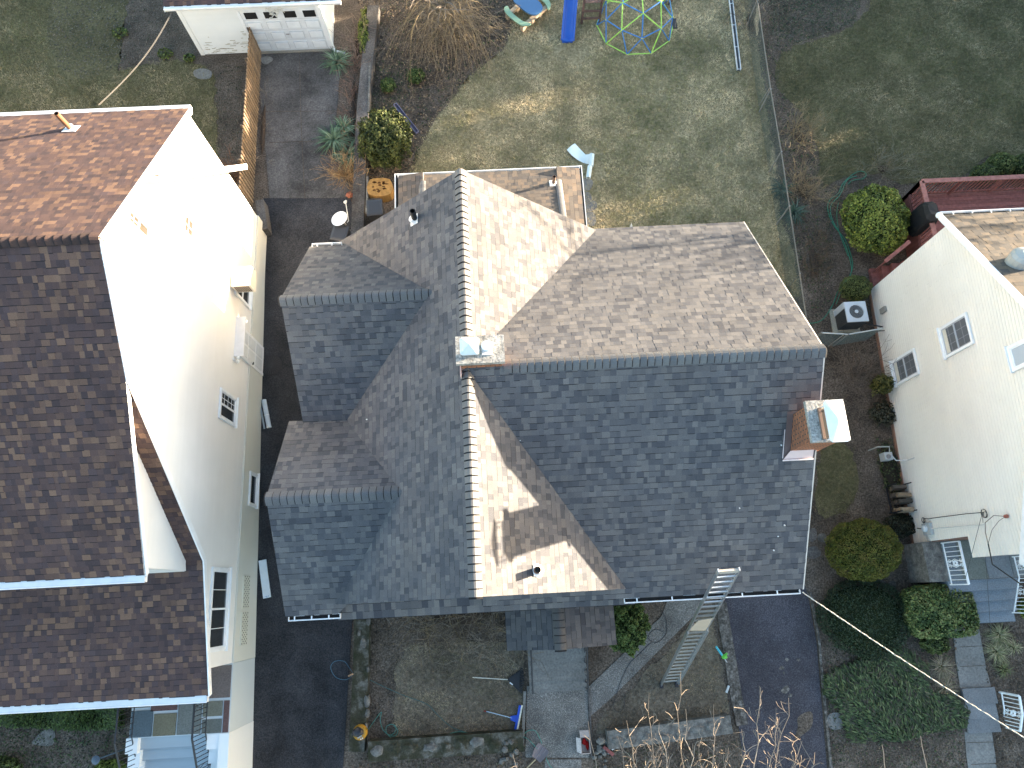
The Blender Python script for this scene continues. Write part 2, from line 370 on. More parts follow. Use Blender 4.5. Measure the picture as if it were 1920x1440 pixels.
sheet('neighbour_lower_walk', GP([(1808, 1372), (1858, 1366), (1866, 1420), (1872, 1490), (1822, 1490), (1812, 1420)]), .02, 'concrete')

# saw cuts and joints in the concrete are grooves with real width, laid as narrow dark strips 4 mm proud
def joint(name, pts, wd=.02, off=.029, mt='soil'):
    mb = MB(); q = [G(*p) for p in pts]
    for a, b in zip(q[:-1], q[1:]): mb.beam((a.x, a.y, gz(a.y)+off), (b.x, b.y, gz(b.y)+off), wd, .004)
    o = mb.build(name, mt); o['kind'] = 'structure'; return o
joint('driveway_joint', [(562, 100), (564, 210), (572, 371)])
joint('driveway_joint', [(497, 210), (631, 209)])
joint('driveway_joint', [(505, 268), (585, 266)])
for a, b in (((1797, 1213), (1842, 1211)), ((1799, 1250), (1850, 1247))): joint('walk_joint', [a, b], .012, .024)
for a, b in (((1812, 1392), (1862, 1391)), ((1820, 1433), (1870, 1431))): joint('walk_joint', [a, b], .012, .024)

# grass: individual blades, one mesh per lawn
def inside(px, py, poly):
    r_ = np.zeros(len(px), bool); n = len(poly)
    for i in range(n):
        x0, y0 = poly[i]; x1, y1 = poly[(i+1) % n]
        cnd = ((y0 > py) != (y1 > py)); xx = (x1-x0)*(py-y0)/((y1-y0) if abs(y1-y0) > 1e-9 else 1e-9)+x0
        r_ ^= cnd & (px < xx)
    return r_
def vnoise(x, y, sc, seed):
    """cheap smooth value noise"""
    r_ = np.random.default_rng(seed); gsz = 64; gr = r_.random((gsz, gsz)); fx, fy = x*sc, y*sc
    ix, iy = np.floor(fx).astype(int), np.floor(fy).astype(int); tx, ty = fx-ix, fy-iy; tx = tx*tx*(3-2*tx); ty = ty*ty*(3-2*ty)
    gg = lambda a, b: gr[a % gsz, b % gsz]
    return (gg(ix, iy)*(1-tx)+gg(ix+1, iy)*tx)*(1-ty)+(gg(ix, iy+1)*(1-tx)+gg(ix+1, iy+1)*tx)*ty
GREEN = np.array([.125, .13, .045]); TAN = np.array([.48, .39, .24]); OLIVE = np.array([.26, .225, .12]); BROWN = np.array([.17, .13, .10])
def blades(name, poly, dens, ln, wd, tan_bias, seed, off=.012, cols=(GREEN, OLIVE, TAN), bald=(), flat=.5, label=None, cat=None, dark=1.):
    poly = [tuple(p) for p in poly]; xs = [p[0] for p in poly]; ys = [p[1] for p in poly]
    r_ = np.random.default_rng(seed); A = (max(xs)-min(xs))*(max(ys)-min(ys)); N = int(A*dens)
    x = r_.uniform(min(xs), max(xs), N); y = r_.uniform(min(ys), max(ys), N)
    k = inside(x+r_.normal(0, .09, N), y+r_.normal(0, .09, N), poly)
    for (bx, by, br) in bald: k &= ~((np.hypot(x-bx, y-by) < br*(.6+.6*r_.random(N))))
    x, y = x[k], y[k]; N = len(x)
    n1, n2, n3, n4 = vnoise(x+50, y+50, .45, seed+1), vnoise(x+50, y+50, 1.4, seed+2), vnoise(x+50, y+50, 4.5, seed+3), vnoise(x+50, y+50, 11, seed+4)
    nz = (n1-.5)*.55+(n2-.5)*.5+(n3-.5)*.45+(n4-.5)*.45; val = (.65+.7*vnoise(x+9, y+9, 12, seed+5))*(.75+.5*n2)*dark
    t = np.clip(nz+tan_bias+.5+r_.normal(0, .16, N), 0, 1)[:, None]
    c = np.where(t < .5, cols[0]+(cols[1]-cols[0])*t*2, cols[1]+(cols[2]-cols[1])*(t-.5)*2)*r_.uniform(.75, 1.25, (N, 1))*val[:, None]
    z = np.minimum(0, .0685*(np.maximum(y, -14)-11))+off
    an = r_.uniform(0, 2*np.pi, N); L = ln*r_.uniform(.5, 1.4, N); el = r_.uniform(flat*.3, 1.25, N)
    dx, dy, dz = np.cos(an)*np.cos(el)*L, np.sin(an)*np.cos(el)*L, np.sin(el)*L*.8+.004
    wx, wy = -np.sin(an)*wd/2, np.cos(an)*wd/2
    V = np.stack([np.stack([x-wx, y-wy, z], 1), np.stack([x+wx, y+wy, z], 1), np.stack([x+dx, y+dy, z+dz], 1)], 1).reshape(-1, 3)
    o = np_mesh(name, V, np.arange(N*3).reshape(-1, 3), c, 'leaf'); o['kind'] = 'stuff'
    if label: o['label'] = label; o['category'] = cat
    return o
def bp(px, py, r): q = G(px, py); return (q.x, q.y, r)
blades('back_grass', P_backlawn, 1150, .085, .016, .05, 21, dark=1.12, bald=[bp(903, 230, .42), bp(1080, 105, .5), bp(1050, 95, .35), bp(1095, 290, .55), bp(1110, 320, .5), bp(1425, 330, .3)], label='patchy winter lawn behind the house', cat='grass')
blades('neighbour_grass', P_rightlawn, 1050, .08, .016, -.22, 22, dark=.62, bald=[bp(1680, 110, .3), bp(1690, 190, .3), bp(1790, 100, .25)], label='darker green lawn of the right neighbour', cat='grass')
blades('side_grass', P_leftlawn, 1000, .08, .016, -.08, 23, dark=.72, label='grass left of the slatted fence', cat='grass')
blades('front_grass_cover', P_frontlawn, 1200, .07, .015, .10, 24, cols=(OLIVE*.7, BROWN*1.25, TAN*.72), dark=.9, label='pale dry front lawn between the mossy walls', cat='grass')
blades('thin_grass', P_frontright, 600, .06, .016, .12, 25, cols=(BROWN*.7, BROWN*.95, TAN*.5), label='thin brown grass under the ladder', cat='grass')
blades('strip_grass', P_sidelawn, 900, .06, .014, -.15, 26, dark=.6, label='grass strip beside the right chimney', cat='grass')
# leaf litter and rough growth on the beds
def litter(name, poly, dens, size, cols, seed, label, off=.004):
    poly = [tuple(p) for p in poly]; xs = [p[0] for p in poly]; ys = [p[1] for p in poly]
    r_ = np.random.default_rng(seed); N = int((max(xs)-min(xs))*(max(ys)-min(ys))*dens)
    x = r_.uniform(min(xs), max(xs), N); y = r_.uniform(min(ys), max(ys), N); k = inside(x, y, poly); x, y = x[k], y[k]; N = len(x)
    z = np.minimum(0, .0685*(np.maximum(y, -14)-11))+off+r_.uniform(0, .035, N); cs = np.array(cols)
    c = cs[r_.integers(0, len(cs), N)]*r_.uniform(.5, 1.25, (N, 1))
    a = r_.uniform(0, 6.28, N); s_ = size*r_.uniform(.4, 1.3, N); tl = r_.uniform(-.7, .7, (N, 2))
    V = []
    for (u_, v_) in ((-1, 0), (0, -.55), (1, 0), (0, .55)):
        dx = (u_*np.cos(a)-v_*np.sin(a))*s_; dy = (u_*np.sin(a)+v_*np.cos(a))*s_
        V.append(np.stack([x+dx, y+dy, z+dx*tl[:, 0]+dy*tl[:, 1]+.01], 1))
    V = np.stack(V, 1).reshape(-1, 3)
    o = np_mesh(name, V, np.arange(N*4).reshape(-1, 4), c, 'leaf'); o['kind'] = 'stuff'; o['label'] = label; o['category'] = 'ground cover'
LEAFB = [(.10, .07, .045), (.16, .12, .08), (.06, .045, .035), (.22, .16, .10), (.05, .04, .03)]
GREENB = [(.035, .06, .02), (.05, .08, .025), (.025, .04, .018), (.12, .10, .06), (.07, .055, .04)]
litter('leaf_litter', GP([(660, -60), (975, -60), (945, 85), (885, 135), (840, 190), (795, 255), (770, 340), (690, 360), (690, 120)]), 260, .045, LEAFB+[(.03, .045, .018)], 31, 'brown leaf litter around the weeping bush')
litter('ivy_cover', GP([(692, 130), (790, 110), (760, 190), (730, 260), (692, 270)]), 260, .035, GREENB, 32, 'low green ivy beside the sunlit wall')
litter('bed_litter', GP([(100, -60), (330, -60), (372, 100), (330, 108), (250, 122), (155, 148), (105, 125), (88, 60)]), 230, .03, [(.11, .095, .075), (.15, .13, .10), (.07, .06, .05), (.04, .05, .025)], 33, 'dry brown bed in the left yard')
litter('dark_litter', GP([(404, 125), (460, 125), (460, 400), (425, 410), (410, 330)]), 230, .03, [(.05, .05, .03), (.08, .07, .05), (.03, .04, .02), (.1, .09, .07)], 34, 'dark strip of leaves left of the slatted fence')  # darker leaf colours than the neighbouring beds
litter('fence_litter', GP([(1398, -60), (1640, -60), (1600, 50), (1500, 80), (1455, 115), (1470, 180), (1530, 260), (1540, 350), (1640, 330), (1560, 420), (1560, 560), (1530, 600), (1500, 520), (1455, 380), (1425, 110)]), 240, .035, GREENB+LEAFB[:3], 35, 'rough leafy strip along the chain fence')
litter('dark_cover', GP([(1450, -60), (1640, -60), (1600, 45), (1540, 66), (1480, 85), (1440, 60)]), 330, .035, [(.02, .035, .018), (.03, .05, .022), (.06, .07, .04), (.1, .1, .07)], 36, 'dark glossy ground cover at the top')
litter('path_litter', GP([(1535, 560), (1625, 560), (1700, 1000), (1720, 1100), (1560, 1100), (1520, 960), (1610, 930), (1610, 860), (1540, 800)]), 200, .022, [(.10, .075, .06), (.07, .05, .04), (.05, .04, .03), (.13, .10, .08)], 37, 'bare reddish soil between the two houses')
litter('front_bed_litter', GP([(690, 1130), (960, 1130), (960, 1205), (760, 1210), (740, 1260), (740, 1400), (665, 1410), (672, 1150)]), 260, .025, LEAFB[:3]+[(.03, .025, .02)], 38, 'dark mulch beside the front lawn')
litter('lower_bed_litter', GP([(1545, 1180), (1790, 1180), (1810, 1480), (1560, 1480)]), 230, .03, GREENB+LEAFB[:2], 39, 'mixed litter under the spreading shrubs')
litter('street_litter', GP([(690, 1395), (985, 1392), (985, 1480), (650, 1480)]), 230, .03, LEAFB[:3]+[(.04, .05, .02)], 40, 'mossy litter below the front wall')
litter('street_litter', GP([(1110, 1400), (1390, 1385), (1400, 1480), (1110, 1480)]), 230, .03, LEAFB[:3]+[(.04, .05, .02)], 41, 'weedy soil at the foot of the right front wall')
litter('corner_litter', GP([(1840, 1170), (2000, 1170), (2000, 1480), (1870, 1480), (1850, 1300)]), 230, .03, LEAFB[:3]+[(.04, .04, .03)], 42, 'dark mulch right of the neighbour walk')
litter('left_front_litter', GP([(-60, 1330), (235, 1330), (245, 1480), (-60, 1480)]), 230, .035, GREENB[:3]+[(.03, .03, .025)], 43, 'shaded ground cover in front of the left house')

# ------------------------------------------------------------------ building helpers
GREY = [(a*.97, b*1.03, c*1.15) for a, b, c in [(.118, .110, .102), (.105, .099, .094), (.134, .124, .113), (.094, .090, .088), (.074, .073, .075), (.148, .135, .120), (.110, .104, .099), (.060, .060, .064)]]
GCAP = [(.135, .135, .138), (.125, .126, .131), (.15, .148, .146)]
BRN = [(.078, .054, .049), (.066, .048, .047), (.098, .066, .053), (.052, .040, .042), (.160, .105, .072), (.074, .052, .049), (.040, .034, .038), (.125, .082, .060), (.062, .045, .045), (.058, .046, .050)]; BRN = [(a*1.18, b*1.14, c*1.18) for a, b, c in BRN]
BCAP = [(.058, .040, .038), (.050, .037, .036), (.066, .045, .040)]
TANR = [(.15, .128, .105), (.13, .115, .10), (.105, .098, .092), (.165, .135, .105), (.08, .077, .075)]
def roof_part(parent, planes, pal, name='roof', seed=1, deck=(.55, .56, .57), expo=.143, soft=.72):
    mb = MB(); mean = [sum(c[k] for c in pal)/len(pal) for k in range(3)]
    pal = [tuple(mean[k]+(c[k]-mean[k])*soft for k in range(3)) for c in pal]
    for i, p in enumerate(planes):
        ud = None
        if isinstance(p, dict): ud = p['u']; p = planes[i] = p['p']
        courses(mb, p, pal, seed=seed+i, expo=expo, udir=ud)
    o = mb.build(name, 'shingle', parent)
    d = MB()
    for p in planes:
        q = [Vector(v) for v in p]; n_ = (q[1]-q[0]).cross(q[2]-q[1]).normalized()
        if n_.z < 0: n_ = -n_
        d.slab([v-n_*.004 for v in q], .11, deck)
    d.build('roof_deck', 'vc', o)
    return o
def gutter(parent, p0, p1, out, wd=.12, covered=False, straps=.9, z=-.05, ends=True):
    p0, p1 = Vector(p0), Vector(p1); o_ = Vector((out[0], out[1], 0)).normalized(); up = Vector((0, 0, 1)); mb = MB()
    W = (.74, .76, .78)
    a, b = p0+up*z, p1+up*z
    prof = [(0, 0), (0, -.10), (wd*.75, -.10), (wd, -.04), (wd, .012), (wd-.022, .012), (wd-.022, -.03), (wd*.7, -.085), (.012, -.085), (.012, 0)]
    vs = [a+o_*x+up*y for x, y in prof]+[b+o_*x+up*y for x, y in prof]; n = len(prof)
    mb.add(vs, [(i, (i+1) % n, n+(i+1) % n, n+i) for i in range(n)]+[tuple(range(n)), tuple(range(n, 2*n))[::-1]], W)
    t = (b-a).normalized(); L = (b-a).length
    if covered:
        mb.beam(a+o_*wd*.45+up*.02, b+o_*wd*.45+up*.02, wd*.95, .012, (.60, .66, .70))
        mb.beam(a+o_*(wd+.004)+up*.012, b+o_*(wd+.004)+up*.012, .02, .03, (.85, .86, .87))
    elif straps:
        k = max(2, int(L/straps)+1)
        for i in range(k): c = a+t*(L*(i+.35)/k); mb.beam(c-o_*.01, c+o_*(wd-.01), .03, .014, W, up=up)
    if ends:
        for e in (a, b): mb.beam(e+up*-.045, e+o_*wd+up*-.045, .012, .11, W)
    g_ = mb.build('gutter', 'vc', parent)
    if not covered:
        db = MB(); db.beam(a+o_*wd*.45-up*.07, b+o_*wd*.45-up*.07, wd*.7, .01, (.025, .025, .025)); db.build('gutter_trough', 'matte', g_)
    return g_
def window_x(parent, x, y0, y1, z0, z1, out, mull=(0, 0, 0, 0), split='v', fr=.07, name='window', blind=None, pane='glass', proud=.05, grid=None):
    """window on a wall of constant x. split: 'h' meeting rail across, 'v' upright between two sashes; mull = grid lines (cols, rows) of first and second sash"""
    mb = MB(); W = (.80, .82, .84); xo = x+out*proud
    for (ya, yb, za, zb) in ((y0-fr, y1+fr, z1, z1+fr), (y0-fr, y1+fr, z0-fr, z0), (y0-fr, y0, z0, z1), (y1, y1+fr, z0, z1)):
        mb.bb((x, ya, za), (xo, yb, zb), W)
    mb.bb((x, y0-fr-.03, z0-fr-.03), (xo+out*.04, y1+fr+.03, z0-fr), W)
    f = mb.build('window', 'vc', parent)
    p = MB(); p.bb((x-out*.01, y0, z0), (x+out*.012, y1, z1)); p.build('pane', pane, f)
    s_ = MB(); q = .035; xi = x+out*.03
    def bar(ya, yb, za, zb, t=.02, cc=None): s_.bb((x+out*.008, ya, za), (x+out*t, yb, zb), cc or (W if grid is None else (.42, .45, .49)))
    ym, zm = (y0+y1)/2, (z0+z1)/2
    for (ya, yb, za, zb) in ((y0, y1, z1-q, z1), (y0, y1, z0, z0+q), (y0, y0+q, z0+q, z1-q), (y1-q, y1, z0+q, z1-q)): bar(ya, yb, za, zb, .03)
    if split == 'h': bar(y0, y1, zm-.025, zm+.025, .032); cells = [(y0, y1, zm, z1), (y0, y1, z0, zm)]
    elif split == 'v': bar(ym-.025, ym+.025, z0, z1, .032); cells = [(ym, y1, z0, z1), (y0, ym, z0, z1)]
    else: cells = [(y0, y1, z0, z1)]
    for (ya, yb, za, zb), (c, r_) in zip(cells, ((mull[0], mull[1]), (mull[2], mull[3]))):
        for i in range(1, c): v_ = ya+(yb-ya)*i/c; bar(v_-.008, v_+.008, za, zb, .016, grid)
        for i in range(1, r_): v_ = za+(zb-za)*i/r_; bar(ya, yb, v_-.008, v_+.008, .0165, grid)
    s_.build('sash', 'vc', f)
    if blind:
        b_ = MB(); b_.bb((x+out*.012, y0+q, blind[0]), (x+out*.018, y1-q, blind[1]), (.62, .60, .52)); b_.build('blind', 'vc', f)
    return f
def laps(parent, poly, col, expo=.115, name='siding', seed=5, th=.007):
    mb = MB(); courses(mb, poly, [col], var=.12, expo=expo, th=th, widths=(2.4, 3.7), thin=0., seed=seed, lip=.0, edgecol=tuple(c*.86 for c in col))
    return mb.build(name, 'siding', parent)
def pipe_vent(parent, base, h, r, n_, pipe_col=(.03, .025, .022), fl_col=(.75, .74, .70), flange=.34, mt='vc'):
    """round vent pipe standing plumb on a roof plane with normal n_, on a sheet-metal flange"""
    b = Vector(base); n_ = Vector(n_).normalized(); mb = MB()
    mb.tube([b-Vector((0, 0, .12)), b+Vector((0, 0, h))], r, 14, col=pipe_col, cap=False)
    mb.tube([b+Vector((0, 0, h)), b+Vector((0, 0, -.05))], r*.8, 14, col=(.006, .006, .006), cap=False)
    # rim joining outer and inner wall
    k = len(mb.v); t = b+Vector((0, 0, h)); vs = []
    for rr in (r, r*.8):
        for j in range(14): vs.append((t.x+rr*math.cos(j*math.pi/7), t.y+rr*math.sin(j*math.pi/7), t.z+.001))
    mb.add(vs, [(j, (j+1) % 14, 14+(j+1) % 14, 14+j) for j in range(14)], pipe_col)
    o = mb.build('vent_pipe', mt, parent)
    f = MB(); u_ = n_.cross(Vector((0, 1, 0)) if abs(n_.y) < .4 else Vector((1, 0, 0))).normalized(); v_ = n_.cross(u_)
    q = [b+n_*.03+u_*a*flange/2+v_*c*flange/2 for a, c in ((-1, -1), (1, -1), (1, 1), (-1, 1))]; f.slab(q, .012, fl_col)
    f.lathe(b+n_*.02, [(r*1.9, 0), (r*1.35, .06), (r*1.12, .11)], 14, fl_col, axis=n_)
    f.build('flashing', 'vc', o)
    return o
def railing(parent, path, h, n_bal, col, mt, rail=(.05, .035), bal=.012, name='railing', scroll=(), foot=.08):
    """path = floor points; two rails and upright balusters between them"""
    mb = MB(); P = [Vector(p) for p in path]; up = Vector((0, 0, 1))
    for a, b in zip(P[:-1], P[1:]):
        mb.beam(a+up*h, b+up*h, rail[0], rail[1], col); mb.beam(a+up*foot, b+up*foot, rail[0]*.55, rail[1]*.6, col)
    segs = [(a, b, (b-a).length) for a, b in zip(P[:-1], P[1:])]; tot = sum(s_[2] for s_ in segs)
    def at(d):
        for a, b, l in segs:
            if d <= l+1e-6: return a+(b-a)*(d/l), (b-a).normalized()
            d -= l
        return P[-1], (P[-1]-P[-2]).normalized()
    for i in range(n_bal+1):
        p, t = at(tot*i/n_bal); big = i in (0, n_bal)
        rr = bal*1.6 if big else bal
        mb.beam(p+up*(0 if big else foot), p+up*h, rr*2, rr*2, col)
    for s_ in scroll:
        for e in (-1, 1):
            p, t = at(tot*s_); d = tot/n_bal*.9; hm = (h+foot)/2
            mb.beam(p+up*foot, p+t*e*d+up*hm, bal*1.4, bal*1.4, col); mb.beam(p+t*e*d+up*hm, p+up*h, bal*1.4, bal*1.4, col)
            for zc in (foot+.14, h-.14):
                c = p+t*e*d*.55+up*zc; mb.tube([c+t*(.05*math.cos(a))+up*(.05*math.sin(a)) for a in np.linspace(0, 5.2, 9)], bal*.7, 5, col=col)
        if mt == 'vc':
            p, t = at(tot*s_)
            for k in range(6):
                c = p+up*(h+foot)/2+t*(.06*math.cos(k))+up*(.08*math.sin(k*1.05)); mb.blob(c, (.035, .035, .035), 1, .2, col, k)
    return mb.build(name, mt, parent)

# ------------------------------------------------------------------ main house
XR_, ZR, WM, SM = -.691, 7.506, 3.60, .903
ZE = ZR-SM*WM; YS, YN = -.01, 9.585
WY, WZ, WH, WE = 4.71, 7.54, 4.937, 7.02
SW = (WZ-ZE)/WH
H = thing('house', (0, 4.5, -.5), 'grey shingled cross-gabled house in the middle with two chimneys', 'house')
xw, xe = XR_-WM, XR_+WM
U1y, U1z, U1x, U1h, U1e = 6.84, 6.767, -5.0, 2.513, 4.525
U2y, U2z, U2x, U2h = 2.35, 6.005, -5.37, 2.567
S2 = (U2z-ZE)/U2h
planes = [
 [(xe, YS, ZE), (xe, YN, ZE), (XR_, YN, ZR), (XR_, YS, ZR)],
 [(xw, YN, ZE), (xw, YS, ZE), (XR_, YS, ZR), (XR_, YN, ZR)],
 [(XR_+.02, WY-WH, ZE), (WE, WY-WH, ZE), (WE, WY, WZ), (XR_+.02, WY, WZ)],
 [(WE, WY+WH, ZE), (XR_+1.5, WY+WH, ZE), (XR_+.02, WY, WZ), (WE, WY, WZ)],
 [(U1x, U1y-U1h, U1e), (XR_-.5, U1y-U1h, U1e), (XR_-.5, U1y, U1z), (U1x, U1y, U1z)],
 [(XR_-.5, U1y+U1h, U1e), (U1x, U1y+U1h, U1e), (U1x, U1y, U1z), (XR_-.5, U1y, U1z)],
 [(U2x, U2y-U2h, ZE), (-4.12, U2y-U2h, ZE), (XR_-.8, U2y-.5, U2z-S2*.5), (XR_-.8, U2y, U2z), (U2x, U2y, U2z)],
 [(XR_-.8, U2y+2.12, U2z-S2*2.12), (U2x, U2y+2.12, U2z-S2*2.12), (U2x, U2y, U2z), (XR_-.8, U2y, U2z)],
]
RF = roof_part(H, planes, GREY, seed=100)
RCL = []
nE, nW = Vector((1, 0, -SM)), Vector((-1, 0, -SM)); sN, sS = Vector((0, 1, -SW)), Vector((0, -1, -SW))
RCL.append(MB()); ridge_cap(RCL[-1], (XR_, YS, ZR), (XR_, YN+.02, ZR), nW, nE, GCAP, 1)
RCL.append(MB()); ridge_cap(RCL[-1], (WE+.02, WY, WZ), (.10, WY, WZ), sS, sN, GCAP, 2)
s1 = (U1z-U1e)/U1h
RCL.append(MB()); ridge_cap(RCL[-1], (U1x-.02, U1y, U1z), (XR_-(ZR-U1z)/SM+.12, U1y, U1z), Vector((0, -1, -s1)), Vector((0, 1, -s1)), GCAP, 3)
RCL.append(MB()); ridge_cap(RCL[-1], (U2x-.02, U2y, U2z), (XR_-(ZR-U2z)/SM+.12, U2y, U2z), Vector((0, -1, -S2)), Vector((0, 1, -S2)), GCAP, 4)
for mb_ in RCL: mb_.build('ridge_cap', 'shingle', RF)
# the pent strip under the front gable
pf = MB(); courses(pf, [(xw+.1, YS-.36, ZE-.33), (xe+.1, YS-.36, ZE-.33), (xe+.1, YS+.05, ZE-.10), (xw+.1, YS+.05, ZE-.10)], GREY, seed=140, expo=.2)
po = pf.build('pent_roof', 'shingle', H); pd = MB(); pd.slab([(xw+.1, YS-.36, ZE-.345), (xe+.1, YS-.36, ZE-.345), (xe+.1, YS+.05, ZE-.12), (xw+.1, YS+.05, ZE-.12)], .08, (.3, .3, .3)); pd.build('pent_board', 'vc', po)
# walls (mostly under the eaves)
wl = MB(); WC = (.62, .60, .56)
wl.prism([(xw+.35, YS+.3), (xe-.35, YS+.3), (xe-.35, YN-.3), (xw+.35, YN-.3)], lambda x, y: gz(y)-.3, ZE-.1, WC)
wl.add([(xw+.35, YS+.3, ZE-.1), (xe-.35, YS+.3, ZE-.1), (XR_, YS+.3, ZR-.18), (xw+.35, YN-.3, ZE-.1), (xe-.35, YN-.3, ZE-.1), (XR_, YN-.3, ZR-.18)], [(0, 1, 2), (4, 3, 5), (0, 2, 5, 3), (1, 4, 5, 2)], WC)
wl.prism([(xe-.4, WY-WH+.35), (WE-.25, WY-WH+.35), (WE-.25, WY+WH-.35), (xe-.4, WY+WH-.35)], lambda x, y: gz(y)-.3, ZE-.05, WC)
wl.add([(WE-.25, WY-WH+.35, ZE-.05), (WE-.25, WY+WH-.35, ZE-.05), (WE-.25, WY, WZ-.2), (XR_+1, WY-WH+.35, ZE-.05), (XR_+1, WY+WH-.35, ZE-.05), (XR_+1, WY, WZ-.2)], [(0, 1, 2), (0, 2, 5, 3), (1, 4, 5, 2)], WC)
for (yy, zz, hh, ee, xx) in ((U1y, U1z, U1h-.3, U1e, U1x+.2), (U2y, U2z, 2.1, ZE, U2x+.2)):
    wl.prism([(xx, yy-hh), (xw+.4, yy-hh), (xw+.4, yy+hh), (xx, yy+hh)], lambda x, y: gz(y)-.3, ee-.1, WC)
    wl.add([(xx, yy-hh, ee-.1), (xx, yy+hh, ee-.1), (xx, yy, zz-.2), (xw+1.5, yy-hh, ee-.1), (xw+1.5, yy+hh, ee-.1), (xw+1.5, yy, zz-.2)], [(1, 0, 2), (0, 3, 5, 2), (1, 2, 5, 4)], WC)
wl.build('wall', 'siding', H)
er = MB()                        # white cornice return poking out beyond the right gable
a = U(1508, 592, 4.35); er.bb((WE-.2, a.y-.16, 4.1), (WE+.42, a.y+.16, 4.34), (.8, .8, .8)); er.bb((WE+.42, a.y-.1, 4.15), (WE+.56, a.y+.26, 4.38), (.8, .8, .8)); er.build('cornice_return', 'vc', H)
# copper-coloured drip edges on the rakes
de = MB()
for p, q in (((WE, WY-WH, ZE), (WE, WY, WZ)), ((WE, WY+WH, ZE), (WE, WY, WZ))):
    de.beam(Vector(p)+Vector((.01, 0, -.03)), Vector(q)+Vector((.01, 0, -.03)), .03, .06, (.55, .50, .45))
de.build('drip_edge', 'vc', H)
gutter(H, (2.72, WY-WH-.0, ZE), (WE-.06, WY-WH, ZE), (0, -1), straps=1.0)
gutter(H, (U2x+.06, U2y-U2h, ZE), (U2x+1.28, U2y-U2h, ZE), (0, -1), straps=.5)
gutter(H, (U1x+.05, U1y+U1h, U1e), (U1x+.85, U1y+U1h, U1e), (0, 1), straps=.5)
# vents on the gable slopes and on the rear roof
def on_plane(px, py, p0, n_):
    d = AX+RX*(px-960)/F+UX*(720-py)/F; p0 = np.array(p0); n_ = np.array(n_)
    return Vector(CP+d*((p0-CP)@n_)/(d@n_))
NEs, NWs = (SM, 0, 1), (-SM, 0, 1)
pipe_vent(H, on_plane(1006.5, 1070, (XR_, 0, ZR), NEs), .46, .075, NEs, (.07, .045, .035), (.80, .79, .77), .24)
pipe_vent(H, on_plane(778, 413, (XR_, 0, ZR), NWs), .44, .07, NWs, (.03, .028, .028), (.72, .71, .69), .26)
# rear extension
ex0, ex1, ey, ez = -2.86, 2.80, 12.68, 2.6; kz = .35
zp = lambda y: ez+kz*(ey-y)
se = kz*.45/.74
EXT = roof_part(H, [
 [(ex1-.72, ey, ez+.012), (ex0+.78, ey, ez+.012), (ex0+.78, 9.3, zp(9.3)+.012), (ex1-.72, 9.3, zp(9.3)+.012)],
 [(ex1, 9.3, ez), (ex1, ey, ez), (ex1-.72, ey, ez+.72*se), (ex1-.72, 9.3, ez+.72*se)],
 [(ex0, ey, ez), (ex0, 9.3, ez), (ex0+.78, 9.3, ez+.78*se), (ex0+.78, ey, ez+.78*se)]],
 [(.15, .122, .10), (.125, .107, .092), (.10, .092, .086), (.17, .132, .103), (.08, .075, .074)], name='rear_roof', seed=160, deck=(.10, .095, .09))
ec = MB()
ridge_cap(ec, (ex1-.70, ey-.5, zp(ey-.5)+.02), (ex1-.70, 10., zp(10.)+.02), (1, 0, -.6), (-1, 0, -.05), GCAP, 5, half=.11); ec.build('ridge_cap', 'shingle', EXT); ec = MB()
ridge_cap(ec, (ex0+.76, ey-.3, zp(ey-.3)+.02), (ex0+.76, 10., zp(10.)+.02), (-1, 0, -.6), (1, 0, -.05), GCAP, 6, half=.12)
ec.build('ridge_cap', 'shingle', EXT)
gutter(H, (ex1+.02, ey, ez+.03), (ex0-.02, ey, ez+.03), (0, 1), wd=.10, straps=0)
gutter(H, (ex1, 9.8, ez+.03), (ex1, ey+.1, ez+.03), (1, 0), wd=.09, straps=0)
gutter(H, (ex0, ey+.1, ez+.03), (ex0, 10.4, ez+.03), (-1, 0), wd=.12, straps=0)
rw = MB(); rw.bb((ex0+.3, 9.2, -.3), (ex1-.3, ey-.3, ez-.12), WC); rw.build('rear_wall', 'siding', H)
pipe_vent(H, on_plane(1038, 345, (0, ey, ez), (0, kz, 1)), .40, .055, (0, kz, 1), (.16, .11, .09), (.8, .79, .77), .26)
# porch roof over the front steps
py0, pxm = -1.36, 1.16
PR = roof_part(H, [[(2.63, py0, 2.78), (2.63, YS+.1, 2.78), (pxm, YS+.1, 3.42), (pxm, py0, 3.42)], [(-.16, YS+.1, 2.78), (-.16, py0, 2.78), (pxm, py0, 3.42), (pxm, YS+.1, 3.42)]], [tuple(c*.82 for c in q) for q in GREY], name='porch_roof', seed=170, deck=(.2, .2, .2))
pc = MB(); ridge_cap(pc, (pxm, py0-.01, 3.43), (pxm, YS-.3, 3.43), (-1, 0, -.44), (1, 0, -.44), [(.095, .093, .092)], 7, half=.16); pc.build('porch_ridge_cap', 'shingle', PR)
for xx in (.02, 2.4):
    q = MB(); q.box((xx, py0+.2, .9), (.12, .12, 3.6), 0, (.6, .6, .6)); q.build('porch_post', 'vc', H)
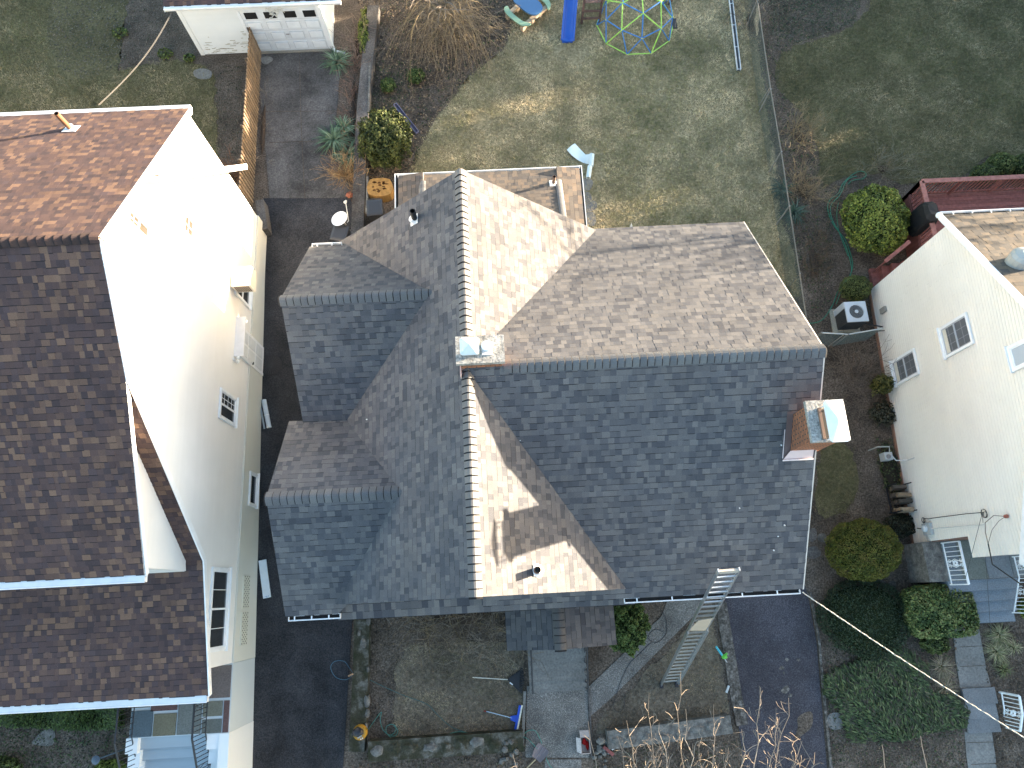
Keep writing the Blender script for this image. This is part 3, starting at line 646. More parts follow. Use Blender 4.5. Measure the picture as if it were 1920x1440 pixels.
# central chimney
CHm = MB(); CHm.bb((-.82, 4.69, 6.3), (.05, 5.2, 7.86)); ch = CHm.build('chimney', 'brick', H)
q = MB(); q.bb((-.90, 4.64, 7.86), (.12, 5.25, 7.98)); q.build('chimney_slab', 'slab', ch)
q = MB(); BL = (.60, .66, .68)
cx, cy, cz = -.60, 4.97, 7.98
for a, b in ((-1, -1), (1, -1), (1, 1), (-1, 1)): q.box((cx+a*.13, cy+b*.11, cz+.06), (.02, .02, .14), 0, BL)
vs = [(cx+a*.20, cy+b*.19, cz+.13) for a, b in ((-.8, -1), (.8, -1), (1, -.8), (1, .8), (.8, 1), (-.8, 1), (-1, .8), (-1, -.8))]+[(cx+a*.20, cy+b*.19, cz+.16) for a, b in ((-.8, -1), (.8, -1), (1, -.8), (1, .8), (.8, 1), (-.8, 1), (-1, .8), (-1, -.8))]+[(cx, cy, cz+.30)]
q.add(vs, [(i, (i+1) % 8, 8+(i+1) % 8, 8+i) for i in range(8)]+[(8+i, 8+(i+1) % 8, 16) for i in range(8)]+[tuple(range(8))[::-1]], BL)
q.build('chimney_cap', 'vc', ch)
q = MB(); q.box((-.245, 4.93, 7.99), (.22, .24, .02), 0, (.55, .57, .6)); q.lathe((-.245, 4.95, 8.0), [(.075, 0), (.075, .1), (.115, .1), (.115, .16), (.10, .17)], 20, (.55, .60, .66)); q.build('flue_cap', 'vc', ch)
q = MB(); COP = (.62, .42, .36)
q.add([(-.82, 4.685, 7.20), (.06, 4.685, 7.20), (.06, 4.685, 7.52), (-.82, 4.685, 7.52)], [(0, 1, 2, 3)], COP)
q.add([(-.84, 4.52, 7.40), (.06, 4.52, 7.40), (.06, 4.683, 7.45), (-.80, 4.683, 7.45)], [(0, 1, 2, 3)], (.66, .56, .56))
q.bb((-.845, 4.50, 7.32), (-.82, 4.75, 7.56), (.75, .5, .42)); q.bb((-.84, 4.505, 7.37), (.06, 4.518, 7.41), (.66, .42, .34)); q.build('chimney_flashing', 'vc', ch)
# right-hand brick chimney on the gable end
RCm = MB(); RCm.bb((6.45, 2.76, -1), (7.12, 3.5, 7.5)); ch2 = RCm.build('chimney', 'brick', H); ch2['label'] = 'orange brick end chimney with a concrete top and white metal cap'
q = MB(); q.bb((6.38, 2.69, 7.5), (7.19, 3.58, 7.60)); q.build('chimney_slab', 'slab', ch2)
q = MB(); cx, cy, cz = 6.84, 3.07, 7.60
q.bb((cx-.24, cy-.33, cz), (cx-.18, cy+.33, cz+.06), (.20, .13, .10)); q.bb((cx-.17, cy-.30, cz), (cx+.18, cy+.30, cz+.02), (.05, .05, .05))
for a, b in ((-.14, -.35), (.18, -.35), (-.14, .35), (.18, .35)): q.box((cx+a, cy+b, cz+.11), (.02, .02, .22), 0, (.6, .65, .7))
def hipcap(mb, cx, cy, z, hx, hy, ch_, rise, col, peak=0.):
    pts = [(-hx+ch_, -hy), (hx-ch_, -hy), (hx, -hy+ch_), (hx, hy-ch_), (hx-ch_, hy), (-hx+ch_, hy), (-hx, hy-ch_), (-hx, -hy+ch_)]
    vs = [(cx+a, cy+b, z) for a, b in pts]+[(cx+a, cy+b, z+.03) for a, b in pts]+[(cx, cy-peak, z+.03+rise), (cx, cy+peak, z+.03+rise)]
    fs = [(i, (i+1) % 8, 8+(i+1) % 8, 8+i) for i in range(8)]+[(8, 9, 16), (9, 10, 16), (10, 11, 17, 16), (11, 12, 17), (12, 13, 17), (13, 14, 17), (14, 15, 16, 17), (15, 8, 16)]+[tuple(range(8))[::-1]]
    mb.add(vs, fs, col)
hipcap(q, cx+.02, cy, cz+.20, .205, .44, .05, .08, (.82, .83, .84), .04); q.build('chimney_cap', 'vc', ch2)
q = MB(); zs = lambda y: WZ-SW*(WY-y)
q.add([(6.30, 2.62, zs(2.62)+.03), (6.44, 2.62, zs(2.62)+.03), (6.44, 3.55, zs(3.55)+.03), (6.30, 3.55, zs(3.55)+.03)], [(0, 1, 2, 3)], (.13, .09, .085))
q.add([(6.26, 2.62, zs(2.62)+.05), (6.28, 2.62, zs(2.62)+.05), (6.28, 3.2, zs(3.2)+.05), (6.26, 3.2, zs(3.2)+.05)], [(0, 1, 2, 3)], (.6, .5, .5))
q.add([(6.27, 2.58, zs(2.58)+.05), (6.95, 2.58, zs(2.58)+.05), (6.95, 2.76, zs(2.76)+.09), (6.42, 2.76, zs(2.76)+.09)], [(0, 1, 2, 3)], (.64, .50, .48)); q.bb((6.27, 2.56, zs(2.6)+.03), (6.96, 2.585, zs(2.6)+.075), (.80, .70, .68)); q.build('chimney_flashing', 'vc', ch2)

# ------------------------------------------------------------------ left house
XL = -7.82; LW = -21.
LH = thing('house', (XL-5, 5, -.5), 'tall white-sided house at the left with a brown shingled roof and sunlit gable', 'house')
WHT = (.80, .785, .76)
b0 = lambda y: gz(y)
laps(LH, [(XL, 1.25, .95), (XL, 12.5, .95), (XL, 12.5, 6.22), (XL, 7.18, 9.32), (XL, 4.70, 7.75), (XL, 1.25, 3.40)], WHT)
laps(LH, [(XL, -1.41, .95), (XL, 1.25, .95), (XL, 1.25, 3.40), (XL, -1.41, 2.68)], WHT, seed=9)
cw = MB(); core = (.7, .69, .66)
cw.prism([(LW, 1.25), (XL-.02, 1.25), (XL-.02, 12.5), (LW, 12.5)], -2, 3.3, core); cw.prism([(LW, -1.4), (XL-.02, -1.4), (XL-.02, 1.25), (LW, 1.25)], -2, 2.4, core)
cw.add([(XL-.02, 1.25, 3.3), (XL-.02, 12.48, 3.3), (XL-.02, 12.48, 6.15), (XL-.02, 7.18, 9.2), (XL-.02, 4.70, 7.68), (LW, 1.25, 3.3), (LW, 12.48, 3.3), (LW, 12.48, 6.15), (LW, 7.18, 9.2), (LW, 4.70, 7.68)], [(0, 1, 2, 3, 4), (1, 6, 7, 2), (2, 7, 8, 3), (3, 8, 9, 4), (4, 9, 5, 0)], core)
cw.build('wall', 'siding', LH)
fd = MB(); fd.prism([(XL-.5, -1.41), (XL+.05, -1.41), (XL+.05, 12.52), (XL-.5, 12.52)], lambda x, y: gz(y)-.4, .93, (.66, .66, .60)); fd.build('foundation', 'siding', LH)
XD = -8.19
LR = roof_part(LH, [
 [(XL+.04, 12.62, 6.23), (LW, 12.62, 6.23), (LW, 7.18, 9.38), (XL+.04, 7.18, 9.38)],
 [(LW, .86, 5.50), (XD, .86, 5.50), (XL+.04, 4.70, 7.857), (XL+.04, 7.18, 9.38), (LW, 7.18, 9.38)],
 [(LW, 1.25, 3.47), (XL+.06, 1.25, 3.47), (XL+.04, 4.70, 7.85), (LW, 4.70, 7.85)],
 [(LW, -2.03, 2.56), (XL+.06, -2.03, 2.56), (XL+.06, 1.25, 3.47), (LW, 1.25, 3.47)],
 [(XL+.36, 13.0, 3.1), (XL-.16, 13.0, 3.1), (XL-.16, 9.42, 8.02), (XL+.36, 9.42, 8.02)]], BRN, seed=200, deck=(.80, .80, .80))
q = MB(); ridge_cap(q, (LW, 7.18, 9.39), (XL+.05, 7.18, 9.39), (0, -1, -.58), (0, 1, -.58), BCAP, 8, half=.14, expo=.17); q.build('ridge_cap', 'shingle', LR)
q = MB()                      # cheek and front of the long shed dormer
ch_p = [(XD-.03, .42, 3.0), (XD-.03, 4.9, 7.9), (XD-.03, .42, 5.42)]
laps(LH, [(XD-.0, 1.0, 2.2), (XD-.0, 4.7, 2.2), (XD-.0, 4.7, 7.75), (XD-.0, 1.0, 5.52)], WHT, name='dormer_cheek', seed=12)
q.bb((LW, .99, 2.4), (XD-.03, 1.05, 5.46), WHT); q.build('dormer_front', 'siding', LH)
q = MB(); q.beam((XD+.03, .86, 5.42), (XL+.03, 4.7, 7.78), .02, .12, (.84, .84, .84))
for p_, r_ in (((XL+.085, -2.05, 2.49), (XL+.085, 1.25, 3.40)), ((XL+.085, 1.25, 3.40), (XL+.07, 4.70, 7.76)), ((XL+.05, 4.70, 7.76), (XL+.05, 7.18, 9.29)), ((XL+.05, 7.18, 9.29), (XL+.05, 12.62, 6.14)), ((XL+.375, 9.42, 7.93), (XL+.375, 13.0, 3.0))):
    q.beam(p_, r_, .03, .16, (.84, .84, .84))
q.build('rake_board', 'vc', LH)
gutter(LH, (XL+.02, -2.03, 2.56), (LW, -2.03, 2.56), (0, -1), wd=.17, covered=True)
gutter(LH, (XD, .86, 5.50), (LW, .86, 5.50), (0, -1), wd=.16, covered=True)
gutter(LH, (LW, 12.62, 6.23), (XL+.05, 12.62, 6.23), (0, 1), wd=.12, covered=True)
pipe_vent(LH, on_plane(134, 243, (XL, 7.18, 9.38), (0, .58, 1)), .62, .06, (0, .58, 1), (.20, .10, .055), (.6, .62, .66), .34)
window_x(LH, XL+.01, 8.10, 8.38, 7.55, 8.40, 1, mull=(2, 2, 0, 0), split='h', pane='curtain_pane')
window_x(LH, XL+.01, 9.24, 9.72, 4.90, 5.92, 1, mull=(2, 2, 0, 0), split='h', pane='curtain_pane', blind=(4.95, 5.38))
window_x(LH, XL+.01, 9.12, 9.68, 1.25, 2.35, 1, split='h')
window_x(LH, XL+.01, 5.16, 5.88, 1.87, 2.92, 1, mull=(2, 4, 0, 0), split='v')
window_x(LH, XL+.01, -.94, 1.02, 1.64, 2.66, 1, mull=(2, 1, 2, 1), split='v', fr=.09)
q = window_x(LH, XL+.055, 3.05, 3.95, -.10, .42, 1, split=None); q['label'] = 'narrow basement window'
q = MB(); q.bb((XL, 7.28, -.27), (XL+.075, 8.24, 2.06), (.80, .81, .82)); dr = q.build('side_door', 'vc', LH)
q = MB()
for r0, r1 in ((.0, .55), (.65, 1.2), (1.3, 1.9)):
    for c0, c1 in ((7.38, 7.72), (7.80, 8.14)): q.bb((XL+.075, c0, r0), (XL+.09, c1, r1), (.64, .66, .67))
q.build('door_panel', 'vc', dr); q = MB(); q.tube([(XL+.10, 7.34, .78), (XL+.10, 7.42, .78)], .02, 6, col=(.05, .05, .05)); q.blob((XL+.09, 7.35, .80), (.03, .03, .03), 1, 0, (.1, .1, .1)); q.build('door_handle', 'vc', dr)
q = MB(); q.bb((XL, 8.24, 1.98), (XL+.28, 8.34, 2.10), (.7, .7, .7)); q.beam((XL+.14, 7.15, 2.12), (XL+.14, 8.4, 2.12), .30, .05, (.72, .72, .73)); q.build('door_hood', 'vc', LH)
q = MB(); q.bb((XL, 7.02, 2.05), (XL+.048, 7.10, 2.2), (.8, .8, .8)); q.blob((XL+.14, 7.10, 2.13), (.06, .06, .06), 1, 0, (.85, .85, .82)); q.blob((XL+.14, 6.98, 2.13), (.06, .06, .06), 1, 0, (.85, .85, .82)); q.build('wall_lamp', 'vc', LH)
for yy in (.02, -1.0):          # cream lattice vents low on the foundation
    q = MB(); C_ = (.60, .60, .52); q.bb((XL+.05, yy-.0, .02), (XL+.075, yy+.92, .52), C_); lv = q.build('lattice_vent', 'vc', LH)
    q = MB()
    for i in range(15):
        for j in range(5):
            if (i+j) % 2 == 0: q.box((XL+.077, yy+.05+i*.06, .07+j*.09), (.006, .032, .045), 0, (.05, .05, .045))
    q.build('lattice_hole', 'matte', lv)
# bluestone terrace and front steps
TZ = .95; tl = U(246, 1330, TZ).x; TS = U(400, 1376, TZ).y
q = MB(); q.prism([(tl, TS), (XL+.04, TS), (XL+.04, -1.42), (tl, -1.42)], -2, TZ-.03, (.55, .6, .62)); tc = q.build('terrace', 'siding', LH)
SL = [(.16, .16, .13), (.12, .075, .07), (.085, .12, .17), (.16, .13, .12), (.09, .12, .14), (.15, .14, .10), (.15, .16, .15), (.12, .13, .12)]
q = MB(); xa, xb = tl, XL+.03
cells = [(0, .19, .42, 1), (.19, .47, .36, 1), (.47, .72, .56, 1), (.72, 1., .50, 1), (0, .23, 0, .40), (.23, .47, 0, .34), (.47, .72, 0, .54), (.72, .93, 0, .22), (.72, .93, .24, .48), (.93, 1, 0, .48)]
for i, (a, b, c, d) in enumerate(cells):
    q.bb((xa+(xb-xa)*a+.02, TS+(-1.44-TS)*c+.02, TZ-.03), (xa+(xb-xa)*b-.02, TS+(-1.44-TS)*d-.02, TZ), SL[i % 8])
q.build('flagstone', 'matte', tc)
q = MB(); stx0, stx1 = tl+.25, XL-.55
for i in range(8):
    z_ = TZ-.02-.17*(i+1); q.bb((stx0, TS-.30*(i+1), z_-.6), (stx1, TS-.30*i, z_), (.32, .38, .42)); q.bb((stx0, TS-.30*(i+1)-.02, z_-.04), (stx1, TS-.30*(i+1), z_), (.26, .31, .35))
q.build('front_steps', 'siding', LH)
for (xa, xb, nm) in ((stx0-.32, stx0, 'stepped_wall'), (stx1, XL+.05, 'stepped_wall')):
    q = MB()
    if nm and xb > -8: q.bb((XL-.22, TS-4, -2), (XL+.05, TS, TZ-.0), (.74, .76, .76)); xb = XL-.22
    for i in range(6): q.bb((xa, TS-.38*(i+1), -2), (xb, TS-.38*i, TZ-.02-.19*i), (.74, .77, .78))
    q.build(nm, 'siding', LH)
rx_ = U(395, 1255, TZ).x
railing(LH, [(rx_, -1.5, TZ), (rx_, TS+.05, TZ), (rx_, TS-2.2, TZ-1.25)], .92, 34, (1, 1, 1), 'black_iron', rail=(.045, .03), bal=.008, scroll=(.20, .62))
rx2 = tl+.12
railing(LH, [(rx2, -1.9, TZ), (rx2, TS+.05, TZ), (rx2, TS-2.2, TZ-1.25)], .92, 26, (1, 1, 1), 'black_iron', rail=(.045, .03), bal=.008, scroll=(.1, .6))

# ------------------------------------------------------------------ right house
XRt = 12.61
RH = thing('house', (XRt+4, 5, -.3), 'cream-sided house at the right edge with a weathered tan roof', 'house')
CRM = (.82, .79, .73); RX0 = XRt+5
laps(RH, [(XRt, .88, -.75), (XRt, 9.21, -.2), (XRt, 9.21, 4.5), (XRt, 5.5, 6.74), (XRt, .88, 4.58)], CRM, seed=21, expo=.11)
laps(RH, [(XRt, .31, 2.14), (XRt, .88, 2.14), (XRt, .88, 4.57), (XRt, .31, 4.32)], CRM, seed=22, expo=.11)
q = MB(); q.prism([(XRt+.02, .88), (RX0, .88), (RX0, 9.19), (XRt+.02, 9.19)], -2, 4.3, CRM)
q.prism([(XRt+.02, .33), (RX0, .33), (RX0, .88), (XRt+.02, .88)], 2.12, 4.22, CRM)
q.add([(XRt+.02, .33, 4.25), (XRt+.02, 9.19, 4.45), (XRt+.02, 5.5, 6.7), (RX0, .33, 4.25), (RX0, 9.19, 4.45), (RX0, 5.5, 6.7)], [(1, 0, 2), (3, 4, 5), (0, 3, 5, 2), (1, 2, 5, 4)], CRM); q.build('wall', 'siding', RH)
q = MB(); q.prism([(XRt-.03, .88), (XRt+.3, .88), (XRt+.3, 9.2), (XRt-.03, 9.2)], lambda x, y: gz(y)-.4, lambda x, y: gz(y)+.12, (.30, .17, .12)); q.build('foundation', 'siding', RH)
RX1 = XRt+5.2
RR = roof_part(RH, [[(RX1, 9.45, 4.50), (XRt-.15, 9.45, 4.50), (XRt-.15, 5.5, 6.85), (RX1, 5.5, 6.85)], [(XRt-.15, .05, 4.33), (RX1, .05, 4.33), (RX1, 5.5, 6.85), (XRt-.15, 5.5, 6.85)]], TANR, seed=300, deck=(.82, .83, .84), expo=.143)
q = MB(); q.beam((XRt-.17, 9.45, 4.42), (XRt-.17, 5.5, 6.77), .05, .17, (.83, .84, .85)); q.beam((XRt-.17, .05, 4.25), (XRt-.17, 5.5, 6.77), .05, .17, (.83, .84, .85)); q.build('rake_board', 'vc', RH)
gutter(RH, (RX1, 9.45, 4.5), (XRt-.15, 9.45, 4.5), (0, 1), wd=.13, straps=.55)
q = MB(); q.blob((XRt-.17, 9.5, 4.40), (.09, .09, .10), 2, .05, (.8, .82, .84)); q.build('gutter_outlet', 'vc', RH)
q = MB(); sp = on_plane(1908, 495, (XRt, 9.45, 4.5), (0, .59, 1)); q.lathe(sp, [(.30, -.2), (.30, .28), (.24, .36), (.1, .42)], 16, (.35, .36, .34), axis=(0, .3, 1)); q.build('skylight', 'vc', RH)
window_x(RH, XRt-.01, 5.80, 6.56, 3.12, 4.24, -1, mull=(3, 2, 3, 2), split='h', blind=(3.14, 3.30), pane='screen', grid=(.24, .26, .29))
window_x(RH, XRt-.01, 5.78, 6.46, .42, 1.62, -1, mull=(3, 2, 3, 2), split='h', blind=(.45, .62), pane='screen', grid=(.22, .24, .27))
window_x(RH, XRt-.01, 4.66, 5.16, 5.50, 6.05, -1, split=None, pane='sky_pane')
# service meter, conduit and mast on the wall
q = MB(); q.bb((XRt-.10, 1.06, .22), (XRt, 1.40, .62), (.38, .41, .42)); q.lathe((XRt-.10, 1.25, .40), [(.10, 0), (.10, .06), (.07, .09)], 14, (.55, .58, .60), axis=(-1, 0, 0)); em = q.build('electric_meter', 'vc', RH)
q = MB(); q.tube([(XRt-.05, 1.22, .6), (XRt-.05, 1.16, 2.2), (XRt-.05, 1.12, 3.0)], .014, 6, col=(.6, .6, .58))
q.tube([(XRt-.06, 1.25, .22), (XRt-.06, 1.30, -.1)], .02, 6, col=(.12, .11, .1)); q.build('conduit', 'vc', em)
q = MB()
loop = lambda c, r: [(XRt-.08, c[0]+r*math.cos(a), c[1]+r*math.sin(a)) for a in np.linspace(0, 5.9, 14)]
q.tube([(XRt-.08, 1.42, .34), (XRt-.09, 1.55, .38), (XRt-.07, 1.52, .62), (XRt-.06, 1.50, 1.4), (XRt-.06, 1.47, 2.4), (XRt-.06, 1.43, 3.1)], .012, 5, col=(.05, .045, .04))
q.tube(loop((1.40, 3.16), .11), .012, 5, col=(.04, .04, .04)); q.tube(loop((1.36, 3.2), .08), .010, 5, col=(.04, .04, .04)); q.tube(loop((1.50, .34), .08), .012, 5, col=(.04, .04, .04))
q.tube([(XRt-.06, 1.24, 3.92), (XRt-.14, 1.30, 3.6), (XRt-.2, 1.15, 3.3), (XRt-.22, .9, 3.25), (XRt-.25, .62, 3.3)], .010, 5, col=(.16, .13, .11)); q.tube([(XRt-.06, 1.24, 3.92), (XRt-.12, 1.15, 3.72), (XRt-.2, .95, 3.5), (XRt-.25, .62, 3.3)], .007, 5, col=(.16, .13, .11))
q.build('service_wire', 'vc', RH); q = MB(); q.lathe((XRt-.06, 1.24, 3.95), [(.045, -.05), (.05, .03), (.02, .06)], 8, (.30, .10, .07)); q.build('mast_head', 'vc', RH)
# terrace and steps under the overhang
RZ = .35; q = MB(); rx0 = U(1738, 1060, RZ).x; ry1 = U(1850, 1086, RZ).y
q.prism([(rx0, ry1), (XRt+4, ry1), (XRt+4, .86), (rx0, .86)], -2, RZ-.02, (.22, .18, .15)); rt = q.build('terrace', 'stone', RH)
q = MB(); xs = [rx0+.55, rx0+1.0, rx0+1.75, rx0+2.5, XRt+3.9]
for i in range(4): q.bb((xs[i]+.008, ry1+.02, RZ-.02), (xs[i+1]-.008, .85, RZ), [(.17, .20, .22), (.17, .185, .165), (.20, .22, .235), (.18, .2, .21)][i])
q.build('flagstone', 'matte', rt)
q = MB(); sx0 = U(1788, 1110, RZ).x; sx1 = U(1908, 1105, RZ-.3).x
for i in range(4): z_ = RZ-.18*(i+1); q.bb((sx0, ry1-.31*(i+1), z_-.6), (sx1, ry1-.31*i, z_), (.19, .22, .25)); q.bb((sx0, ry1-.31*(i+1)-.02, z_-.05), (sx1, ry1-.31*(i+1), z_), (.14, .165, .19))
q.build('front_steps', 'matte', RH)
q = MB(); q.bb((XRt+.02, .86, RZ), (RX0, .9, 2.1), (.2, .11, .08)); q.build('front_wall', 'vc', RH)
wr = U(1765, 1020, RZ).x; WR = (.78, .82, .86)
railing(RH, [(wr, .80, RZ), (wr, ry1-.1, RZ)], .88, 9, WR, 'vc', rail=(.05, .05), bal=.010, scroll=(.5,))
wr2 = U(1902, 1060, RZ).x
railing(RH, [(wr2, .30, RZ), (wr2, ry1, RZ), (wr2-.0, ry1-1.0, RZ-.6)], .85, 14, WR, 'vc', rail=(.05, .05), bal=.010, scroll=(.15, .6))

# ------------------------------------------------------------------ garage
GY = 19.96; GX0, GX1 = -10.57, -5.65
GA = thing('garage', ((GX0+GX1)/2, GY+3, 0), 'small white clapboard garage with a panelled door and flaking paint', 'garage')
WG = (.74, .77, .78)
dx0, dx1 = U(484, 97, 0).x, U(621, 95, 0).x; dz = 2.0
laps(GA, [(GX0, GY, 0.02), (dx0-.12, GY, 0.02), (dx0-.12, GY, 2.5), (GX0, GY, 2.5)], WG, expo=.10, seed=31, th=.008)
q = MB(); q.bb((GX0, GY+.02, -.1), (GX1, GY+6, 2.5), WG); q.bb((dx0-.12, GY-.012, dz), (GX1, GY+.02, 2.5), WG); q.bb((dx1+.1, GY-.012, 0), (GX1, GY+.02, 2.5), WG); q.build('wall', 'siding', GA)
q = MB()
for x_ in (dx0-.1, dx1+.02): q = MB(); q.bb((x_, GY-.05, 0), (x_+.1, GY, dz+.05), (.8, .82, .84)); q.build('door_casing', 'vc', GA)
q = MB()
q.bb((GX0-.01, GY-.03, 0), (GX0+.14, GY, 2.5), (.72, .74, .74)); q.build('corner_board', 'vc', GA); q = MB(); q.bb((GX1-.14, GY-.03, 0), (GX1+.01, GY, 2.2), (.8, .82, .84)); q.build('corner_board', 'vc', GA)
q = MB(); q.bb((dx0, GY-.02, .06), (dx1, GY+.01, dz), (.70, .73, .76)); gd = q.build('garage_door', 'vc', GA)
q = MB(); pw = (dx1-dx0)/4
for r_ in range(4):
    z0 = .10+r_*.485
    if r_ < 3:
        for c in range(4): q.bb((dx0+pw*c+.09, GY-.045, z0+.07), (dx0+pw*(c+1)-.09, GY-.02, z0+.40), (.55, .58, .61)); q.bb((dx0+pw*c+.115, GY-.052, z0+.095), (dx0+pw*(c+1)-.115, GY-.045, z0+.375), (.74, .77, .80))
    q.bb((dx0, GY-.023, z0-.008), (dx1, GY-.0195, z0+.006), (.5, .53, .56))
q.build('door_panel', 'vc', gd)
for c in range(4):
    q = MB(); q.bb((dx0+pw*c+.13, GY-.034, 1.62), (dx0+pw*(c+1)-.13, GY-.021, 1.90)); q.build('door_window', 'dark', gd)
q = MB(); q.bb(((dx0+dx1)/2-.06, GY-.05, .85), ((dx0+dx1)/2+.06, GY-.03, .88), (.3, .3, .3)); q.build('door_handle', 'vc', gd)
q = MB(); q.bb((dx0, GY-.10, -.02), (dx1, GY+.02, .07), (.30, .27, .22)); q.build('door_sill', 'matte', GA)
GR = roof_part(GA, [[(GX0-.2, GY-.26, 2.56), (GX1+.85, GY-.26, 2.56), (GX1+.85, GY+3, 3.9), (GX0-.2, GY+3, 3.9)]], BRN, seed=320, deck=(.8, .82, .84))
gutter(GA, (GX0-.2, GY-.26, 2.57), (GX1+.85, GY-.26, 2.57), (0, -1), wd=.12, covered=True)
q = MB(); q.tube([(GX1+.05, GY-.1, 2.1), (GX1+.05, GY-.06, .2), (GX1+.1, GY-.15, .08), (GX1+.45, GY-.25, .06)], .045, 6, col=(.75, .80, .82)); q.build('downspout', 'vc', GA)
rr = random.Random(4); q = MB()      # flaked paint: bare grey wood patches
for i in range(60):
    x_ = rr.uniform(GX0+.2, dx0-.15); z_ = abs(rr.gauss(0, .35))+.05
    if z_ < 2: q.bb((x_, GY-.014, z_), (x_+rr.uniform(.03, .25), GY-.009, z_+rr.uniform(.006, .025)), (.35, .33, .27))
q.build('bare_patch', 'matte', GA)
rr = random.Random(5); q = MB()
for i in range(16):
    c = Vector(((dx0+dx1)/2-.1+rr.uniform(-.35, .35), GY-.12, 1.98+rr.uniform(-.16, .16))); pts = [c]
    for k in range(5): pts.append(pts[-1]+Vector((rr.uniform(-.09, .09), rr.uniform(-.04, .02), rr.uniform(-.07, .07))))
    q.tube(pts, .012, 4, col=(.62, .62, .58))
T(q.build('vine', 'twig'), 'bundle of pale vine hanging above the garage door', 'vine')

# ------------------------------------------------------------------ plants
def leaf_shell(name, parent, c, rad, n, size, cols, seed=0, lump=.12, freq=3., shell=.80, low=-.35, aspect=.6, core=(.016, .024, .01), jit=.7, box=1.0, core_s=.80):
    """a crown of many small leaf faces spread through the outer part of a lumpy ellipsoid, over a dark inner core"""
    r_ = np.random.default_rng(seed); d = r_.normal(size=(n*2, 3)); d /= np.linalg.norm(d, axis=1)[:, None]; d = d[d[:, 2] > low][:n]; n = len(d)
    ph = r_.uniform(0, 6.28, 8)
    lum = np.sin(freq*d[:, 0]*2+ph[0])*np.sin(freq*d[:, 1]*2+ph[1])+.6*np.sin(freq*3.7*d[:, 0]+ph[2]+2*d[:, 2])*np.sin(freq*3.9*d[:, 1]+ph[3])+.5*np.sin(freq*7*d[:, 1]+ph[4])*np.sin(freq*6*d[:, 2]+freq*6*d[:, 0]+ph[5])
    e = d if box == 1. else d/(np.sum(np.abs(d)**(2/box), axis=1)[:, None])**(box/2)
    rr = (shell+(1-shell)*r_.random(n)**.5)*(1+lump*lum)
    P_ = np.array(c)+e*np.array(rad)*rr[:, None]
    nrm = d+r_.normal(0, jit, (n, 3)); nrm /= np.linalg.norm(nrm, axis=1)[:, None]
    a = np.cross(nrm, r_.normal(size=(n, 3))); a /= np.linalg.norm(a, axis=1)[:, None]; b = np.cross(nrm, a)
    s_ = size*r_.uniform(.5, 1.35, n)[:, None]
    V = np.stack([P_-a*s_, P_-b*s_*aspect, P_+a*s_, P_+b*s_*aspect], 1).reshape(-1, 3)
    cs = np.array(cols); t = np.clip((lum+1.2)/2.4+r_.normal(0, .28, n), 0, .999)*len(cs); C_ = cs[t.astype(int)]*r_.uniform(.65, 1.35, (n, 1))
    o = np_mesh(name, V, np.arange(n*4).reshape(-1, 4), C_, 'leaf', parent)
    m_ = MB(); m_.blob(c, [q*core_s for q in rad], 3, lump*.7, core, seed); m_.build('inner_core', 'matte', o, smooth=True)  # dark solid blob fills the crown
    return o
def shrub(name, label, cat, px, py, rx, ry, h, cols, n=2600, size=.04, seed=0, group=None, up=.5, **k):
    """rx, ry half widths in metres; px, py where its middle shows in the photo"""
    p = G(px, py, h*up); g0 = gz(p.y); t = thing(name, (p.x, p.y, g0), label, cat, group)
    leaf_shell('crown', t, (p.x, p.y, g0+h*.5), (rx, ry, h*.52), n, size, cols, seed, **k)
    m_ = MB(); m_.tube([(p.x, p.y, g0-.05), (p.x+.02, p.y, g0+h*.4)], .04, 6, .02, (.09, .07, .05)); m_.build('trunk', 'twig', t)
    return t
def m_at(px_w, py, z=0): return px_w/ (F/ (CH-z)) / 1.0     # rough size of px_w photo pixels at height z
BOX = [(.06, .085, .016), (.10, .13, .024), (.15, .185, .03), (.21, .235, .045), (.13, .16, .028)]
shrub('boxwood_shrub', 'large rounded glossy boxwood beside the red deck', 'shrub', 1640, 413, 1.08, 1.25, 1.6, BOX, 9000, .042, 1, lump=.06, freq=2)
shrub('boxwood_shrub', 'small round green shrub below the large boxwood, above the air conditioner', 'shrub', 1604, 541, .52, .45, .8, [(.05, .065, .02), (.08, .10, .03), (.11, .13, .035)], 3000, .026, 2, lump=.05)
DKG = [(.035, .05, .018), (.055, .075, .022), (.085, .11, .03)]
shrub('boxwood_shrub', 'dark green shrub behind the deck, left of two others', 'shrub', 1845, 327, .48, .38, .7, DKG, 2600, .03, 3, lump=.06)
shrub('boxwood_shrub', 'brighter rounded shrub behind the deck, middle of three', 'shrub', 1876, 309, .50, .42, .8, [(.05, .07, .02), (.08, .105, .03), (.12, .14, .04)], 2800, .03, 4, lump=.06)
shrub('boxwood_shrub', 'shrub behind the deck cut by the right edge of the photo', 'shrub', 1921, 312, .5, .45, .8, DKG, 2600, .03, 5, lump=.06)
shrub('globe_cypress', 'golden green globe evergreen beside the front corner of the right house', 'shrub', 1618, 1031, 1.12, .92, 1.5, [(.06, .072, .010), (.08, .092, .014), (.105, .115, .018), (.13, .13, .022), (.11, .095, .02)], 20000, .024, 6, lump=.045, freq=3.6, jit=.9)
shrub('spreading_yew', 'low dark spreading yew below the globe evergreen', 'shrub', 1622, 1158, 1.42, 1.18, .7, [(.022, .038, .02), (.032, .052, .025), (.045, .068, .03), (.028, .046, .026)], 14000, .024, 7, lump=.05, jit=1.)
shrub('clipped_holly', 'clipped squarish holly hedge block by the right house steps', 'shrub', 1758, 1145, 1.02, .76, 1.05, [(.045, .075, .025), (.075, .115, .034), (.12, .16, .048), (.17, .19, .07)], 13000, .038, 8, lump=.03, box=.5, core_s=.82)
